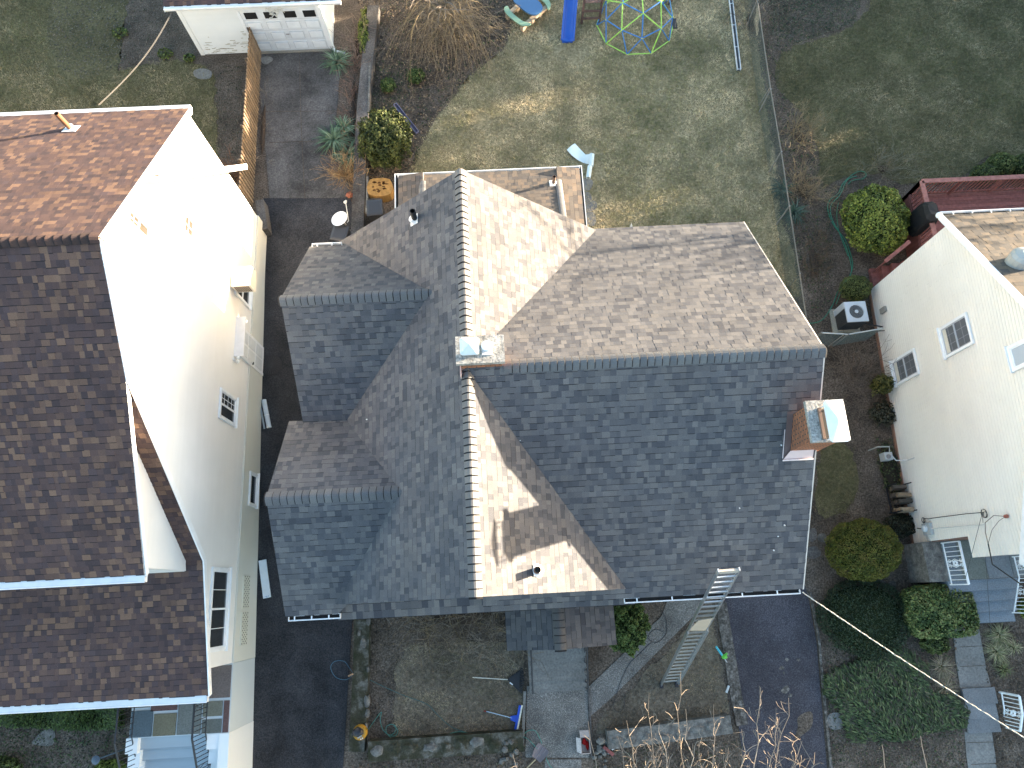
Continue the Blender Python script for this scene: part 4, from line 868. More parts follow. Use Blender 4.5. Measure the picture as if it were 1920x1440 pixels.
shrub('low_shrub', 'small dark leafy shrub tucked under the clipped holly', 'shrub', 1752, 1205, .42, .32, .5, DKG, 1800, .035, 9)
JUN = [(.03, .048, .018), (.048, .072, .024), (.065, .095, .032), (.095, .12, .05), (.05, .045, .03)]
def needle_mat(name, label, cat, poly, n, ln, cols, seed, h=.35, ang=2.2, wd=.022):
    poly = GP(poly, h*.5); xs = [p.x for p in poly]; ys = [p.y for p in poly]; pl = [tuple(p) for p in poly]
    cx, cy = sum(xs)/len(xs), sum(ys)/len(ys); t = thing(name, (cx, cy, gz(cy)), label, cat)
    r_ = np.random.default_rng(seed); x = r_.uniform(min(xs), max(xs), n*2); y = r_.uniform(min(ys), max(ys), n*2); k = inside(x, y, pl); x, y = x[k][:n], y[k][:n]; N = len(x)
    z = np.minimum(0, .0685*(y-11))+h*r_.uniform(.15, 1, N)*(.7+.3*np.sin(x*4)*np.sin(y*5))
    a = ang+r_.normal(0, .55, N)+.6*np.sin(x*1.3+y); L = ln*r_.uniform(.5, 1.4, N)
    V = []
    for s_, wv in ((0, 0), (.5, .5), (1, 0), (.5, -.5)):
        V.append(np.stack([x+np.cos(a)*L*s_-np.sin(a)*wd*wv*2, y+np.sin(a)*L*s_+np.cos(a)*wd*wv*2, z+.25*L*s_*(1-s_)*2-.02*s_], 1))
    cs = np.array(cols); C_ = cs[r_.integers(0, len(cs), N)]*r_.uniform(.6, 1.4, (N, 1))
    np_mesh('foliage', np.stack(V, 1).reshape(-1, 3), np.arange(N*4).reshape(-1, 4), C_, 'leaf', t)
    m_ = MB(); m_.prism([(cx+(p.x-cx)*.93, cy+(p.y-cy)*.93) for p in poly], lambda x, y: gz(y), lambda x, y: gz(y)+h*.25, (.018, .022, .012)); m_.build('inner_core', 'matte', t)  # dark slab fills the space under the needles
needle_mat('spreading_juniper', 'wide spreading juniper carpet left of the neighbour walk', 'shrub', [(1640, 1225), (1700, 1222), (1740, 1250), (1750, 1300), (1800, 1312), (1820, 1335), (1815, 1365), (1760, 1375), (1690, 1392), (1600, 1388), (1580, 1330), (1550, 1300), (1555, 1270), (1600, 1250)], 16000, .17, JUN, 50)
needle_mat('clipped_yew', 'low green hedge in front of the left house porch', 'hedge', [(-60, 1330), (60, 1325), (228, 1315), (228, 1368), (150, 1372), (60, 1368), (-60, 1355)], 8000, .07, [(.045, .075, .02), (.06, .10, .025), (.085, .12, .03), (.04, .06, .02)], 51, h=.7, wd=.02)
shrub('low_shrub', 'green shrub at the bottom left beside the iron railing', 'shrub', 205, 1442, .42, .25, .6, BOX, 1500, .04, 52)
shrub('low_shrub', 'dark green shrub in the bottom left corner', 'shrub', 5, 1440, .5, .3, .6, DKG, 1500, .04, 53)
EV = [(.020, .032, .010), (.032, .048, .013), (.05, .066, .016), (.07, .082, .02)]
shrub('holly_bush', 'dark olive holly bush between the retaining wall and the lawn', 'shrub', 722, 262, .88, .98, 1.7, EV, 7500, .045, 10, lump=.14, freq=4)
shrub('young_boxwood', 'small green ball shrub on the leafy bed, right of a pair', 'shrub', 780, 143, .32, .30, .45, [(.03, .055, .014), (.05, .085, .02), (.075, .11, .03)], 1600, .028, 11)
shrub('young_boxwood', 'small green ball shrub nearer the sunlit wall, left of a pair', 'shrub', 728, 160, .28, .27, .40, [(.03, .055, .014), (.05, .085, .02), (.075, .11, .03)], 1400, .028, 12)
ARB = [(.04, .065, .018), (.06, .095, .024), (.085, .125, .032)]
AB = shrub('arborvitae', 'feathery green arborvitae right of the porch roof', 'tree', 1172, 1168, .62, .82, 2.2, ARB, 14000, .036, 13, lump=.13, freq=4, jit=1.1)
shrub('ivy_clump', 'bright yellow-green ivy on top of the retaining wall', 'ivy', 683, 62, .22, 1.05, .5, [(.07, .10, .02), (.10, .14, .028), (.15, .17, .03)], 2600, .035, 14, lump=.2)
shrub('holly_shrub', 'small olive shrub against the right house wall', 'shrub', 1652, 722, .30, .28, .9, [(.05, .055, .015), (.075, .075, .018), (.10, .095, .025)], 1500, .038, 15, lump=.2)
shrub('low_shrub', 'dark sprawling shrub under the chimney side window', 'shrub', 1655, 775, .42, .40, .4, [(.03, .035, .018), (.05, .05, .03), (.07, .065, .045)], 1300, .035, 16, lump=.3, core=(.02, .018, .012))
shrub('low_shrub', 'thin green weeds along the right house foundation', 'shrub', 1668, 880, .3, .9, .25, [(.04, .06, .02), (.06, .08, .03)], 700, .035, 17, lump=.3, core=(.03, .025, .02))
shrub('low_shrub', 'dark ground shrub between the globe evergreen and right house', 'shrub', 1690, 985, .55, .35, .4, [(.015, .022, .012), (.03, .035, .02)], 1400, .032, 18, core=(.015, .014, .01))
shrub('low_shrub', 'green shrub beside the right house railing at the photo edge', 'shrub', 1925, 1140, .25, .30, .5, BOX, 900, .04, 19)
for i, (a, b, r_) in enumerate(((215, 62, .3), (300, 100, .28), (345, 108, .2), (168, 75, .2))):
    if i < 3: shrub('wild_daffodil', ['faint green tuft in the dry left bed', 'yellow-green tuft near the garage corner', 'small green tuft closest to the garage corner'][i], 'plant', a+10, b, r_, r_*.8, .2, [(.05, .075, .02), (.10, .13, .03)], 160, .05, 60+i, core=(.05, .045, .03), core_s=.3)

def strap_plant(name, label, px, py, n, ln, cols, seed, w_=.06, h=.5, up=.3, group=None, cat='plant'):
    p = G(px, py, up*h); g0 = gz(p.y); t = thing(name, (p.x, p.y, g0), label, cat, group); rr = random.Random(seed); mb = MB()
    for i in range(n):
        a = rr.uniform(0, 6.28); L = ln*rr.uniform(.55, 1.15); e = rr.uniform(.25, 1.3); col = rr.choice(cols); s_ = rr.uniform(.7, 1.3); col = tuple(c*s_ for c in col)
        b0_ = Vector((p.x+rr.uniform(-.06, .06), p.y+rr.uniform(-.06, .06), g0)); dr = Vector((math.cos(a), math.sin(a), 0)); sd_ = Vector((-math.sin(a), math.cos(a), 0)); pts = []
        for k in range(5):
            s2 = k/4; hz = L*s2*math.cos(e*(1-s2*.6)); vz = h*1.6*(math.sin(e)*s2*1.3-s2*s2*1.05*(1.1-.3*math.sin(e)))
            pts.append((b0_+dr*hz+Vector((0, 0, max(vz, .01))), w_*(1-s2**1.5)*(.6+.4*min(1, s2*4))))
        for (q0, w0), (q1, w1) in zip(pts[:-1], pts[1:]):
            mb.add([q0-sd_*w0/2, q0+sd_*w0/2, q1+sd_*w1/2, q1-sd_*w1/2], [(0, 1, 2, 3)], col)
    mb.build('leaves', 'leaf', t)
    q = MB(); q.blob((p.x, p.y, g0+.04), (.10, .10, .08), 1, .2, (.06, .055, .03)); q.build('crown_base', 'matte', t)
YUC = [(.075, .125, .07), (.11, .17, .10), (.17, .23, .15), (.05, .085, .05)]
strap_plant('yucca', 'green yucca at the garage downspout', 631, 116, 150, .75, YUC, 1)
strap_plant('yucca', 'largest yucca, half way down the concrete drive', 626, 262, 190, .90, YUC, 2)
strap_plant('yucca', 'yucca between the big one and the dry golden grass', 655, 292, 130, .75, YUC, 3)
strap_plant('yucca', 'smaller yucca just above the largest one', 645, 240, 110, .62, YUC, 4)
strap_plant('yucca', 'dark yucca against the chain fence near the grey roof corner', 1488, 398, 90, .66, [(.03, .06, .045), (.045, .08, .055), (.07, .10, .08)], 5)
strap_plant('yucca', 'dark yucca straddling the chain fence rail', 1466, 355, 60, .55, [(.03, .06, .045), (.045, .08, .055), (.07, .10, .08)], 6)
SED = [(.28, .26, .15), (.20, .21, .10), (.36, .32, .20), (.15, .17, .08)]
strap_plant('sedge_clump', 'pale green sedge, topmost clump right of the neighbour walk', 1873, 1190, 200, 0.52, SED, 7, w_=.02, h=.3)
strap_plant('sedge_clump', 'pale sedge, rightmost clump right of the neighbour walk', 1900, 1213, 100, .36, SED, 8, w_=.02, h=.3)
strap_plant('sedge_clump', 'sedge lower left in the clump right of the neighbour walk', 1868, 1222, 190, 0.50, SED, 9, w_=.02, h=.3)
strap_plant('sedge_clump', 'greener sedge near the white step railing', 1882, 1255, 90, .36, [(.12, .14, .05), (.16, .16, .08)], 10, w_=.02, h=.3)
STR = [(.25, .20, .14), (.32, .26, .18), (.18, .15, .10), (.19, .18, .10)]
strap_plant('sedge_clump', 'dry tan sedge left of the neighbour walk', 1765, 1250, 200, 0.52, STR, 11, w_=.016, h=.25)
strap_plant('sedge_clump', 'dry straw-coloured sedge above the juniper edge', 1772, 1290, 210, 0.52, STR, 12, w_=.016, h=.25)
strap_plant('sedge_clump', 'dry sedge between the juniper and the walk', 1748, 1305, 90, .34, STR, 13, w_=.016, h=.25)
GOLD = [(.42, .26, .12), (.34, .20, .09), (.50, .34, .18), (.25, .14, .07)]

def grow(mb, p, d, L, r, depth, rr, cols, bend=.25, kids=3, up=0., seg=4, minr=.003, spread=.7):
    pts = [p]; dd = d.normalized(); col = rr.choice(cols)
    for i in range(seg):
        dd = (dd+Vector((rr.gauss(0, bend), rr.gauss(0, bend), rr.gauss(0, bend)+up))*.5).normalized(); pts.append(pts[-1]+dd*L/seg)
        if pts[-1].z < gz(pts[-1].y)+.03: pts[-1].z = gz(pts[-1].y)+.03+rr.random()*.05; dd.z = abs(dd.z)*.2
    mb.tube(pts, r, 4 if r > .012 else 3, max(minr, r*.45), col, cap=False)
    if depth:
        for k in range(kids):
            i = rr.randint(1, seg); q = pts[i]; nd = (dd+Vector((rr.gauss(0, spread), rr.gauss(0, spread), rr.gauss(0, spread*.7)+up))).normalized()
            grow(mb, q, nd, L*rr.uniform(.45, .75), max(minr, r*.55), depth-1, rr, cols, bend, kids, up, seg, minr, spread)
def twig_shrub(name, label, px, py, stems, L, cols, seed, r=.012, depth=2, kids=3, tilt=.6, up=.08, zc=.4, box=(0.1, 0.1), cat='shrub', bend=.3, minr=.004, trunk=None):
    p = G(px, py, zc); g0 = gz(p.y); t = thing(name, (p.x, p.y, g0), label, cat); rr = random.Random(seed); mb = MB()
    for i in range(stems):
        a = rr.uniform(0, 6.28); b = Vector((p.x+rr.uniform(-1, 1)*box[0], p.y+rr.uniform(-1, 1)*box[1], g0))
        b.z = gz(b.y); d = Vector((math.cos(a)*tilt, math.sin(a)*tilt, rr.uniform(.4, 1)))
        grow(mb, b, d, L*rr.uniform(.6, 1.1), r, depth, rr, cols, bend, kids, up, minr=minr)
    mb.build('twigs', 'twig', t)
    q = MB(); q.blob((p.x, p.y, g0+.02), (max(.08, box[0]*.6), max(.08, box[1]*.6), .06), 1, .3, (.06, .045, .035)); q.build('root_crown', 'matte', t)
    return t
TW = [(.16, .13, .105), (.20, .165, .13), (.12, .10, .08), (.24, .20, .16)]
twig_shrub('ornamental_grass', 'dry golden grass clump over the retaining wall', 648, 318, 90, .8, GOLD, 1, r=.007, depth=1, kids=3, tilt=.9, zc=.4, cat='grass', up=.0)
twig_shrub('bare_shrub', 'dense tangle of bare twigs left of the porch roof', 862, 1158, 90, 1.2, TW+[(.22, .17, .10)], 2, r=.010, depth=2, kids=3, box=(1.55, .35), tilt=.9, minr=.0045, zc=.6)
twig_shrub('bare_shrub', 'bare twiggy shrub beside the lower window of the right house', 1612, 695, 26, .9, [(.13, .10, .08), (.17, .13, .10)], 3, r=.009, depth=2, box=(.15, .15), tilt=.8)
twig_shrub('bare_shrub', 'orange-tipped bare shrub on the neighbour lawn edge', 1508, 245, 30, 1.0, [(.24, .18, .11), (.30, .22, .12), (.2, .17, .11)], 4, r=.009, depth=2, box=(.3, .35), tilt=.7)
twig_shrub('bare_shrub', 'tan bare shrub lower down beside the chain fence', 1512, 345, 34, .9, [(.22, .17, .11), (.26, .19, .11)], 5, r=.008, depth=2, box=(.25, .4), tilt=.8)
twig_shrub('bare_shrub', 'feathery bare shrub on the neighbour lawn above the boxwood', 1665, 305, 34, .95, [(.16, .15, .11), (.20, .18, .13)], 6, r=.007, depth=2, box=(.3, .25), tilt=.8)
twig_shrub('bare_shrub', 'brown thicket at the top of the chain fence', 1415, 30, 30, .9, TW, 7, r=.008, depth=2, box=(.3, .8), tilt=.8)
twig_shrub('bare_shrub', 'low red-brown twigs along the fence by the grey roof', 1535, 480, 30, .6, [(.14, .09, .06), (.10, .08, .05)], 8, r=.006, depth=2, box=(.25, .9), tilt=.9)
twig_shrub('vine_tangle', 'red-brown dead vines running down the retaining wall', 658, 190, 60, .7, [(.20, .12, .09), (.26, .17, .13), (.15, .10, .08)], 9, r=.008, depth=1, box=(.12, 2.0), tilt=.7, cat='vine')
twig_shrub('vine_tangle', 'pale woody vine by the garage downspout', 665, 70, 26, .8, [(.24, .18, .15), (.18, .13, .11)], 10, r=.012, depth=1, box=(.12, .9), tilt=.6, cat='vine')
twig_shrub('bare_shrub', 'low grey twigs at the foot of the slatted fence', 487, 230, 26, .5, TW, 11, r=.005, depth=1, box=(.12, 1.8), tilt=.9)
twig_shrub('bare_shrub', 'small rusty shrub by the slatted fence and left house', 434, 325, 22, .7, [(.20, .10, .06), (.14, .08, .05)], 12, r=.006, depth=2, box=(.15, .2), tilt=.7)
# the weeping bush: arching canes that fall to the bed
p = G(838, 40, .9); t = thing('weeping_tree', (p.x, p.y, 0), 'wide weeping bare bush spilling over the leafy bed', 'tree'); rr = random.Random(77); mb = MB()
WP = [(.19, .155, .115), (.24, .195, .14), (.15, .125, .095), (.28, .22, .13)]
for i in range(430):
    a = rr.uniform(0, 6.28); Rr = rr.uniform(.5, 2.5)*(1 if math.sin(a) < 0 else .8); h0 = rr.uniform(1.0, 2.1); s0 = Vector((p.x+rr.gauss(0, .5), p.y+rr.gauss(0, .5), h0)); pts = []
    wob = rr.uniform(-.5, .5)
    for k in range(7):
        s_ = k/6; aa = a+wob*s_; pts.append(Vector((s0.x+math.cos(aa)*Rr*s_+rr.gauss(0, .02), s0.y+math.sin(aa)*Rr*s_*.85+rr.gauss(0, .02), max(.06, h0*(1+.25*s_-1.25*s_**2)))))
    mb.tube(pts, .007, 3, .004, rr.choice(WP), cap=False)
    if i % 2: grow(mb, pts[4], (pts[5]-pts[4]), .45, .005, 1, rr, WP, .3, 2)
mb.build('canes', 'twig', t)
q = MB(); q.tube([(p.x, p.y, -.05), (p.x+.05, p.y-.1, .7), (p.x-.1, p.y+.1, 1.4), (p.x-.05, p.y, 1.9)], .09, 8, .04, (.17, .14, .11))
for i in range(9): grow(q, Vector((p.x, p.y, 1.2+.07*i)), Vector((math.cos(i*.7), math.sin(i*.7), .5)), 1.1, .035, 1, rr, [(.18, .15, .12)], .3, 2)
q.build('trunk', 'twig', t)
# sunlit bare tree whose crown reaches in from the street side
t = thing('bare_tree', (3.4, -8.4, gz(-8.4)), 'bare sunlit tree whose branch tips reach in at the bottom', 'tree'); rr = random.Random(12); mb = MB(); LT = [(.26, .21, .165), (.32, .265, .21), (.20, .165, .13)]
tips = [(1213, 1300, 1290), (1270, 1262, 1310), (1340, 1318, 1330), (1430, 1290, 1288), (1462, 1345, 1390), (1500, 1390, 1400), (1175, 1350, 1352), (1395, 1368, 1400), (1240, 1352, 1400), (1530, 1410, 1440), (1310, 1385, 1425), (1180, 1400, 1440), (1365, 1400, 1420), (1290, 1330, 1380), (1215, 1380, 1430), (1480, 1310, 1380)]
for i, (ax, ay, _) in enumerate(tips):
    tip = U(ax, ay, 5.2+rr.uniform(-.4, .3)); base = U(1330+(ax-1330)*.75, 1530, 4.4); dd = (tip-base)
    n = 7; pts = [base+dd*(k/n)+Vector((rr.gauss(0, .045), rr.gauss(0, .03), rr.gauss(0, .04)))*(k > 0) for k in range(n+1)]
    mb.tube(pts, .018, 5, .004, rr.choice(LT), cap=False)
    for k in range(1, n):
        for _k in range(2 if k < n-1 else 1):
            grow(mb, pts[k], Vector((rr.gauss(0, .8), 1.0, rr.gauss(0, .5))), rr.uniform(.18, .55), .007, 1, rr, LT, .45, 2, minr=.004, spread=.6)
for (ax, ay) in ((960, 1425), (1102, 1362), (1158, 1390)):
    tip = U(ax, ay-10, 4.6); base = U(ax+25, 1500, 4.3); pts = [base+(tip-base)*(k/4)+Vector((rr.gauss(0, .03), 0, 0)) for k in range(5)]; mb.tube(pts, .012, 4, .006, LT[0], cap=False); grow(mb, pts[3], Vector((-1, .6, 0)), .2, .006, 1, rr, LT, .4, 2)
mb.build('branches', 'twig', t)
q = MB(); q.tube([(3.4, -8.4, gz(-8.4)), (3.5, -8.2, 1.5), (3.6, -7.9, 3.4), (3.7, -7.3, 4.4)], .16, 9, .08, (.2, .16, .12))
for i in range(9):
    e = U(1170+45*i, 1530, 4.4); b_ = Vector((3.6+.02*i, -7.95+.06*i, 2.2+.24*i)); md = b_.lerp(e, .45)+Vector((rr.uniform(-.2, .2), rr.uniform(-.1, .1), .45)); pts = []
    for k in range(9): f = k/8; pts.append(b_*(1-f)**2+md*2*f*(1-f)+e*f*f+Vector((rr.gauss(0, .03), rr.gauss(0, .03), rr.gauss(0, .03)))*(0 < k < 8))
    q.tube(pts, .055, 6, .02, (.22, .18, .14))
    for k in (3, 5, 6, 7): grow(q, pts[k], Vector((rr.gauss(0, .8), rr.uniform(-.6, .6), rr.uniform(.1, .9))), rr.uniform(.7, 1.3), .018, 2, rr, [(.22, .18, .14)], .35, 3, minr=.005)
q.build('trunk', 'twig', t)
for (ax, ay, bx, lb) in ((1654, 1396, 1664, 'lone sunlit twig left of the pair near the bottom edge'), (1726, 1380, 1745, 'lone sunlit twig right of the pair near the bottom edge')):
    tip = U(ax, ay, 4.6); base = U(bx, 1475, 4.4); q = MB(); q.tube([tip+(base-tip)*(k/5)+Vector((rng.gauss(0, .02), 0, 0)) for k in range(6)], .008, 4, .016, LT[0], cap=False); grow(q, tip+(base-tip)*.7, Vector((-1, .3, 0)), .25, .006, 1, rng, LT, .4, 2)
    T(q.build('branch', 'twig'), lb, 'branch')

# out of the frame to the east: leafy screens added to block the low sun
def holes_at(x):  # gaps aimed along the sun's rays to throw patches of light
    out = []
    tz, ty = math.tan(R(SUN_EL))/math.cos(R(SUN_AZ)), math.tan(R(SUN_AZ))
    for px, py, wy, hz, z0 in ((1035, 188, .9, .26, 0), (1065, 180, .5, .2, 0), (890, 220, .6, .26, 0), (925, 205, .5, .2, 0), (1250, 380, .9, .3, 0), (1165, 402, 1.0, .34, 0), (720, 128, .3, .5, 0), (905, 78, .7, .28, 0), (880, 40, .6, .3, 0), (690, 25, .5, .5, 0), (640, 60, .5, .6, 0), (1575, 262, .4, .16, 0), (645, 310, .9, .5, .3), (693, 150, .5, .3, .2), (693, 190, .8, .22, .2), (693, 235, .7, .22, .2), (470, 160, .5, .3, 1.0), (470, 230, .6, .4, 1.0), (470, 310, .8, .4, 1.0), (470, 350, .6, .3, .8), (620, 20, .6, .3, 1.6)):
        p = G(px, py, z0+.03); d = x-p.x; out.append((p.y+d*ty, gz(p.y)+z0+.03+d*tz, wy, hz))
    return out
def screen(x, y0, y1, h, seed, label):
    t = thing('sun_screen', (x, (y0+y1)/2, 0), label, 'hedge'); HL = holes_at(x)
    r_ = np.random.default_rng(seed); n = int((y1-y0)*300); y = r_.uniform(y0, y1, n); top = h*(1.+.02*np.sin(y*2.3)+.015*np.sin(y*5.1)); z = top*r_.random(n)**.8; xx = x+r_.normal(0, .4, n)*(1.1-z/h*.8)
    k = np.ones(n, bool)
    for (hy, hz_, wy, wz) in HL: k &= ~((np.abs(y-hy) < wy*.5+.1) & (np.abs(z-hz_) < wz*.5+.1))
    y, z, xx = y[k], z[k], xx[k]; n = len(y)
    a = r_.uniform(0, 6.28, n); b = r_.uniform(-1, 1, n); s_ = .15*r_.uniform(.5, 1.3, n)
    V = np.stack([np.stack([xx-np.cos(a)*s_, y-np.sin(a)*s_, z-b*s_*.5], 1), np.stack([xx, y, z+s_], 1), np.stack([xx+np.cos(a)*s_, y+np.sin(a)*s_, z+b*s_*.5], 1), np.stack([xx, y, z-s_], 1)], 1).reshape(-1, 3)
    np_mesh('foliage', V, np.arange(n*4).reshape(-1, 4), np.tile([[.04, .06, .02]], (n, 1))*r_.uniform(.6, 1.4, (n, 1)), 'leaf', t)
    m_ = MB(); ys = np.arange(y0, y1, .13); zs = np.arange(-1.2, h+.1, .07)  # solid core added to stop the sun, open only at the gaps
    for yy in ys:
        run = None; hh = h+.07*math.sin(yy*2.3); cells = [zz for zz in zs if zz < hh]
        for zz in cells+[None]:
            op = zz is None or any(abs(yy-hy) < wy/2 and abs(zz-hz_) < wz/2 for (hy, hz_, wy, wz) in HL)
            if op:
                if run is not None: m_.bb((x-.12, yy, run), (x+.12, yy+.13, last+.07), (.03, .04, .015)); run = None
            else:
                if run is None: run = zz
                last = zz
    m_.build('inner_core', 'matte', t)
screen(26.5, 10, 46, 4.7, 1, 'tall added sun screen beyond the right neighbour, outside the picture')
screen(25.5, -16, 9.5, 3.6, 2, 'lower added sun screen beyond the street side, outside the picture')
# a bare tree out of frame dapples the north slope
t = thing('bare_tree', (22.5, 13.5, 0), 'tall bare tree outside the picture beyond the right neighbour', 'tree'); rr = random.Random(33); q = MB()
q.tube([(22.5, 13.5, -.1), (22.6, 13.4, 2.5), (22.4, 13.2, 4.6), (22.5, 13.1, 6.5)], .2, 8, .08, (.15, .12, .1)); q.build('trunk', 'twig', t); q = MB()
for i in range(9):
    a = rr.uniform(0, 6.28); grow(q, Vector((22.5, 13.2, 4.2+rr.random()*2.4)), Vector((math.cos(a)*.5, math.sin(a), rr.uniform(.1, .9))), 2.4, .05, 2, rr, [(.16, .13, .11)], .3, 4, minr=.016)
q.build('branches', 'twig', t)

# ------------------------------------------------------------------ walls, fences
def ground_wall(name, pts_px, wd, h, mt, label, cat='wall', lump=0., z_off=0.):
    """pts given as photo pixels of the wall's top centre line"""
    P_ = [G(a, b, h) for a, b in pts_px]; c = P_[len(P_)//2]; t = thing(name, (c.x, c.y, gz(c.y)), label, cat); mb = MB()
    for a, b in zip(P_[:-1], P_[1:]):
        L = (b-a).length; k = max(1, int(L/1.2)); d = (b-a)/L; n_ = Vector((-d.y, d.x, 0))
        for i in range(k):
            u0, u1 = a+d*(L*i/k), a+d*(L*(i+1)/k-.004)
            poly = [u0-n_*wd/2, u1-n_*wd/2, u1+n_*wd/2, u0+n_*wd/2]
            mb.prism([(q.x, q.y) for q in poly], lambda x, y: gz(y)-.5, lambda x, y: gz(y)+h+z_off)
    mb.build('wall_body', mt, t); return t
RW = ground_wall('retaining_wall', [(700, 10), (688, 118), (680, 200), (676, 280), (672, 380), (668, 470), (664, 560)], .42, .38, 'concrete_dark', 'long concrete retaining wall right of the garage drive')
q = MB()
for (a, b) in (((690, 118), (688, 210)), ((686, 330), (684, 400))):
    p0, p1 = G(a[0]+3, a[1], .41), G(b[0]+3, b[1], .41); q.beam((p0.x, p0.y, .39), (p1.x, p1.y, .39), .07, .05, (.32, .28, .16))
q.build('wall_kerb', 'stone', RW)
RW2 = ground_wall('retaining_wall', [(679, 1140), (676, 1260), (672, 1340), (668, 1410)], .46, .32, 'mossy', 'mossy stone-topped wall between the left drive and the front lawn')
rr = random.Random(3)
for (px, py, s_) in ((691, 1165, .10), (673, 1187, .07), (681, 1206, .13), (690, 1255, .07), (688, 1315, .14), (689, 1338, .10), (686, 1362, .08)):
    p = G(px, py, .34); q = MB(); q.blob((p.x, p.y, gz(p.y)+.32), (s_*.7, s_*1.25, .07), 2, .25, (1, 1, 1), int(px+py)); q.build('cap_stone', 'stone', RW2)
FW = ground_wall('retaining_wall', [(690, 1410), (800, 1402), (920, 1394), (982, 1390)], .55, .45, 'mossy', 'mossy front wall of large dark stones below the front lawn')
for i in range(9):
    p = G(710+i*31+rr.uniform(-6, 6), 1408-i*2+rr.uniform(-5, 5), .5); q = MB(); q.blob((p.x, p.y, gz(p.y)+.42), (rr.uniform(.16, .27), rr.uniform(.12, .2), .08), 2, .25, (1, 1, 1), i+40); q.build('wall_stone', 'mossy' if i % 3 else 'stone', FW)
FW2 = ground_wall('retaining_wall', [(1140, 1388), (1240, 1376), (1340, 1362), (1372, 1358)], .5, .4, 'stone', 'pale rubble front wall right of the walk')
for i in range(8):
    p = G(1122+i*31+rr.uniform(-6, 6), 1394-i*4+rr.uniform(-5, 5), .45); q = MB(); q.blob((p.x, p.y, gz(p.y)+.38), (rr.uniform(.12, .24), rr.uniform(.09, .17), .07), 2, .25, (1, 1, 1), i+70); q.build('wall_stone', 'stone', FW2)
ground_wall('kerb_wall', [(1352, 1130), (1366, 1215), (1380, 1300), (1392, 1360)], .34, .06, 'rubble', 'low broken kerb between the thin grass and the parking pad')
ground_wall('kerb_wall', [(1520, 1110), (1536, 1200), (1546, 1310), (1560, 1450)], .07, .06, 'rubble', 'narrow kerb along the right side of the parking pad')
ground_wall('kerb_wall', [(984, 1296), (982, 1350), (980, 1400)], .08, .07, 'concrete', 'narrow kerb on the left of the front walk')
ground_wall('kerb_wall', [(1104, 1292), (1107, 1350), (1109, 1420)], .05, .07, 'concrete_dark', 'narrow kerb on the right of the front walk')
ground_wall('kerb_wall', [(486, 375), (490, 400), (494, 430)], .28, .5, 'concrete_dark', 'short concrete wall end below the slatted fence')
# loose stones in little piles by the front wall
for j, (cx_, cy_, n_, nm) in enumerate(((955, 1410, 12, 'left'), (1130, 1415, 12, 'right'))):
    for i in range(n_):
        px, py = cx_+rr.uniform(-16, 16), cy_+rr.uniform(-25, 25); p = G(px, py, .1); q = MB(); s_ = rr.uniform(.05, .10); q.blob((p.x, p.y, gz(p.y)+.04+(.42 if py < 1404 and j == 0 else .0)), (s_, s_*rr.uniform(.7, 1.3), s_*.7), 2, .25, (1, 1, 1), i*7+j)
        T(q.build('rubble_stone', 'stone'), f'grey rubble stone in the loose pile {nm} of the front walk', 'stone', f'rubble stones {nm} of the walk')
def flat_stone(name, pts, label, mt='stone', off=.03, cat='stone', grp=None):
    o = sheet(name, smooth_poly([tuple(G(*p, off).xy) for p in pts], 3), off, mt, None, .06); return T(o, label, cat, grp)
flat_stone('stepping_stone', [(62, 1388), (84, 1368), (102, 1370), (98, 1397), (64, 1396)], 'pale angular stepping stone in the left front bed')
flat_stone('stepping_stone', [(1534, 1003), (1545, 1000), (1551, 1010), (1546, 1017), (1535, 1013)], 'rounded pale stone left of the globe evergreen')
flat_stone('stepping_stone', [(1514, 998), (1528, 990), (1532, 1008), (1520, 1016)], 'grey flagstone nearest the roof edge', 'concrete_dark')
flat_stone('stepping_stone', [(1512, 1030), (1530, 1024), (1540, 1040), (1520, 1048)], 'grey flagstone below the rounded pale stone', 'concrete_dark')
flat_stone('stepping_stone', [(1642, 1088), (1660, 1090), (1662, 1102), (1646, 1100)], 'flagstone left of a pair beneath the globe evergreen', 'concrete_dark')
flat_stone('stepping_stone', [(1666, 1092), (1678, 1090), (1680, 1104), (1668, 1106)], 'flagstone right of a pair beneath the globe evergreen', 'concrete_dark')
flat_stone('stepping_stone', [(364, 132), (380, 128), (396, 134), (394, 146), (376, 148), (364, 142)], 'round bluish stone in the grass by the garage', 'concrete')
flat_stone('stepping_stone', [(1554, 1340), (1570, 1336), (1582, 1344), (1580, 1364), (1562, 1368), (1552, 1358)], 'round grey stone left of the juniper', 'concrete')
flat_stone('stepping_stone', [(1700, 1322), (1712, 1320), (1714, 1330), (1702, 1331)], 'pale chip among the juniper', 'stone')
for i, pts in enumerate((((1088, 338), (1100, 334), (1112, 340), (1106, 356), (1092, 354)), ((1094, 360), (1106, 362), (1110, 374), (1098, 378)), ((1098, 380), (1112, 376), (1120, 384), (1114, 394), (1100, 396)), ((1098, 400), (1112, 398), (1118, 412), (1112, 424), (1100, 418)))):
    flat_stone('patio_stone', pts, ['broken slab nearest the torn white roll', 'small broken slab, second down along the rear wall', 'broken slab, third down along the rear wall', 'lowest broken slab by the rear wall corner'][i], 'concrete')
flat_stone('concrete_patch', [(488, 108), (506, 106), (512, 112), (500, 120), (492, 118)], 'crumbled concrete patch at the garage door corner', 'concrete', .034, 'patch')
flat_stone('asphalt_patch', [(1496, 1345), (1516, 1334), (1524, 1340), (1522, 1362), (1508, 1376), (1490, 1386), (1496, 1364)], 'worn gravelly patch in the parking pad', 'soil', .026, 'patch')
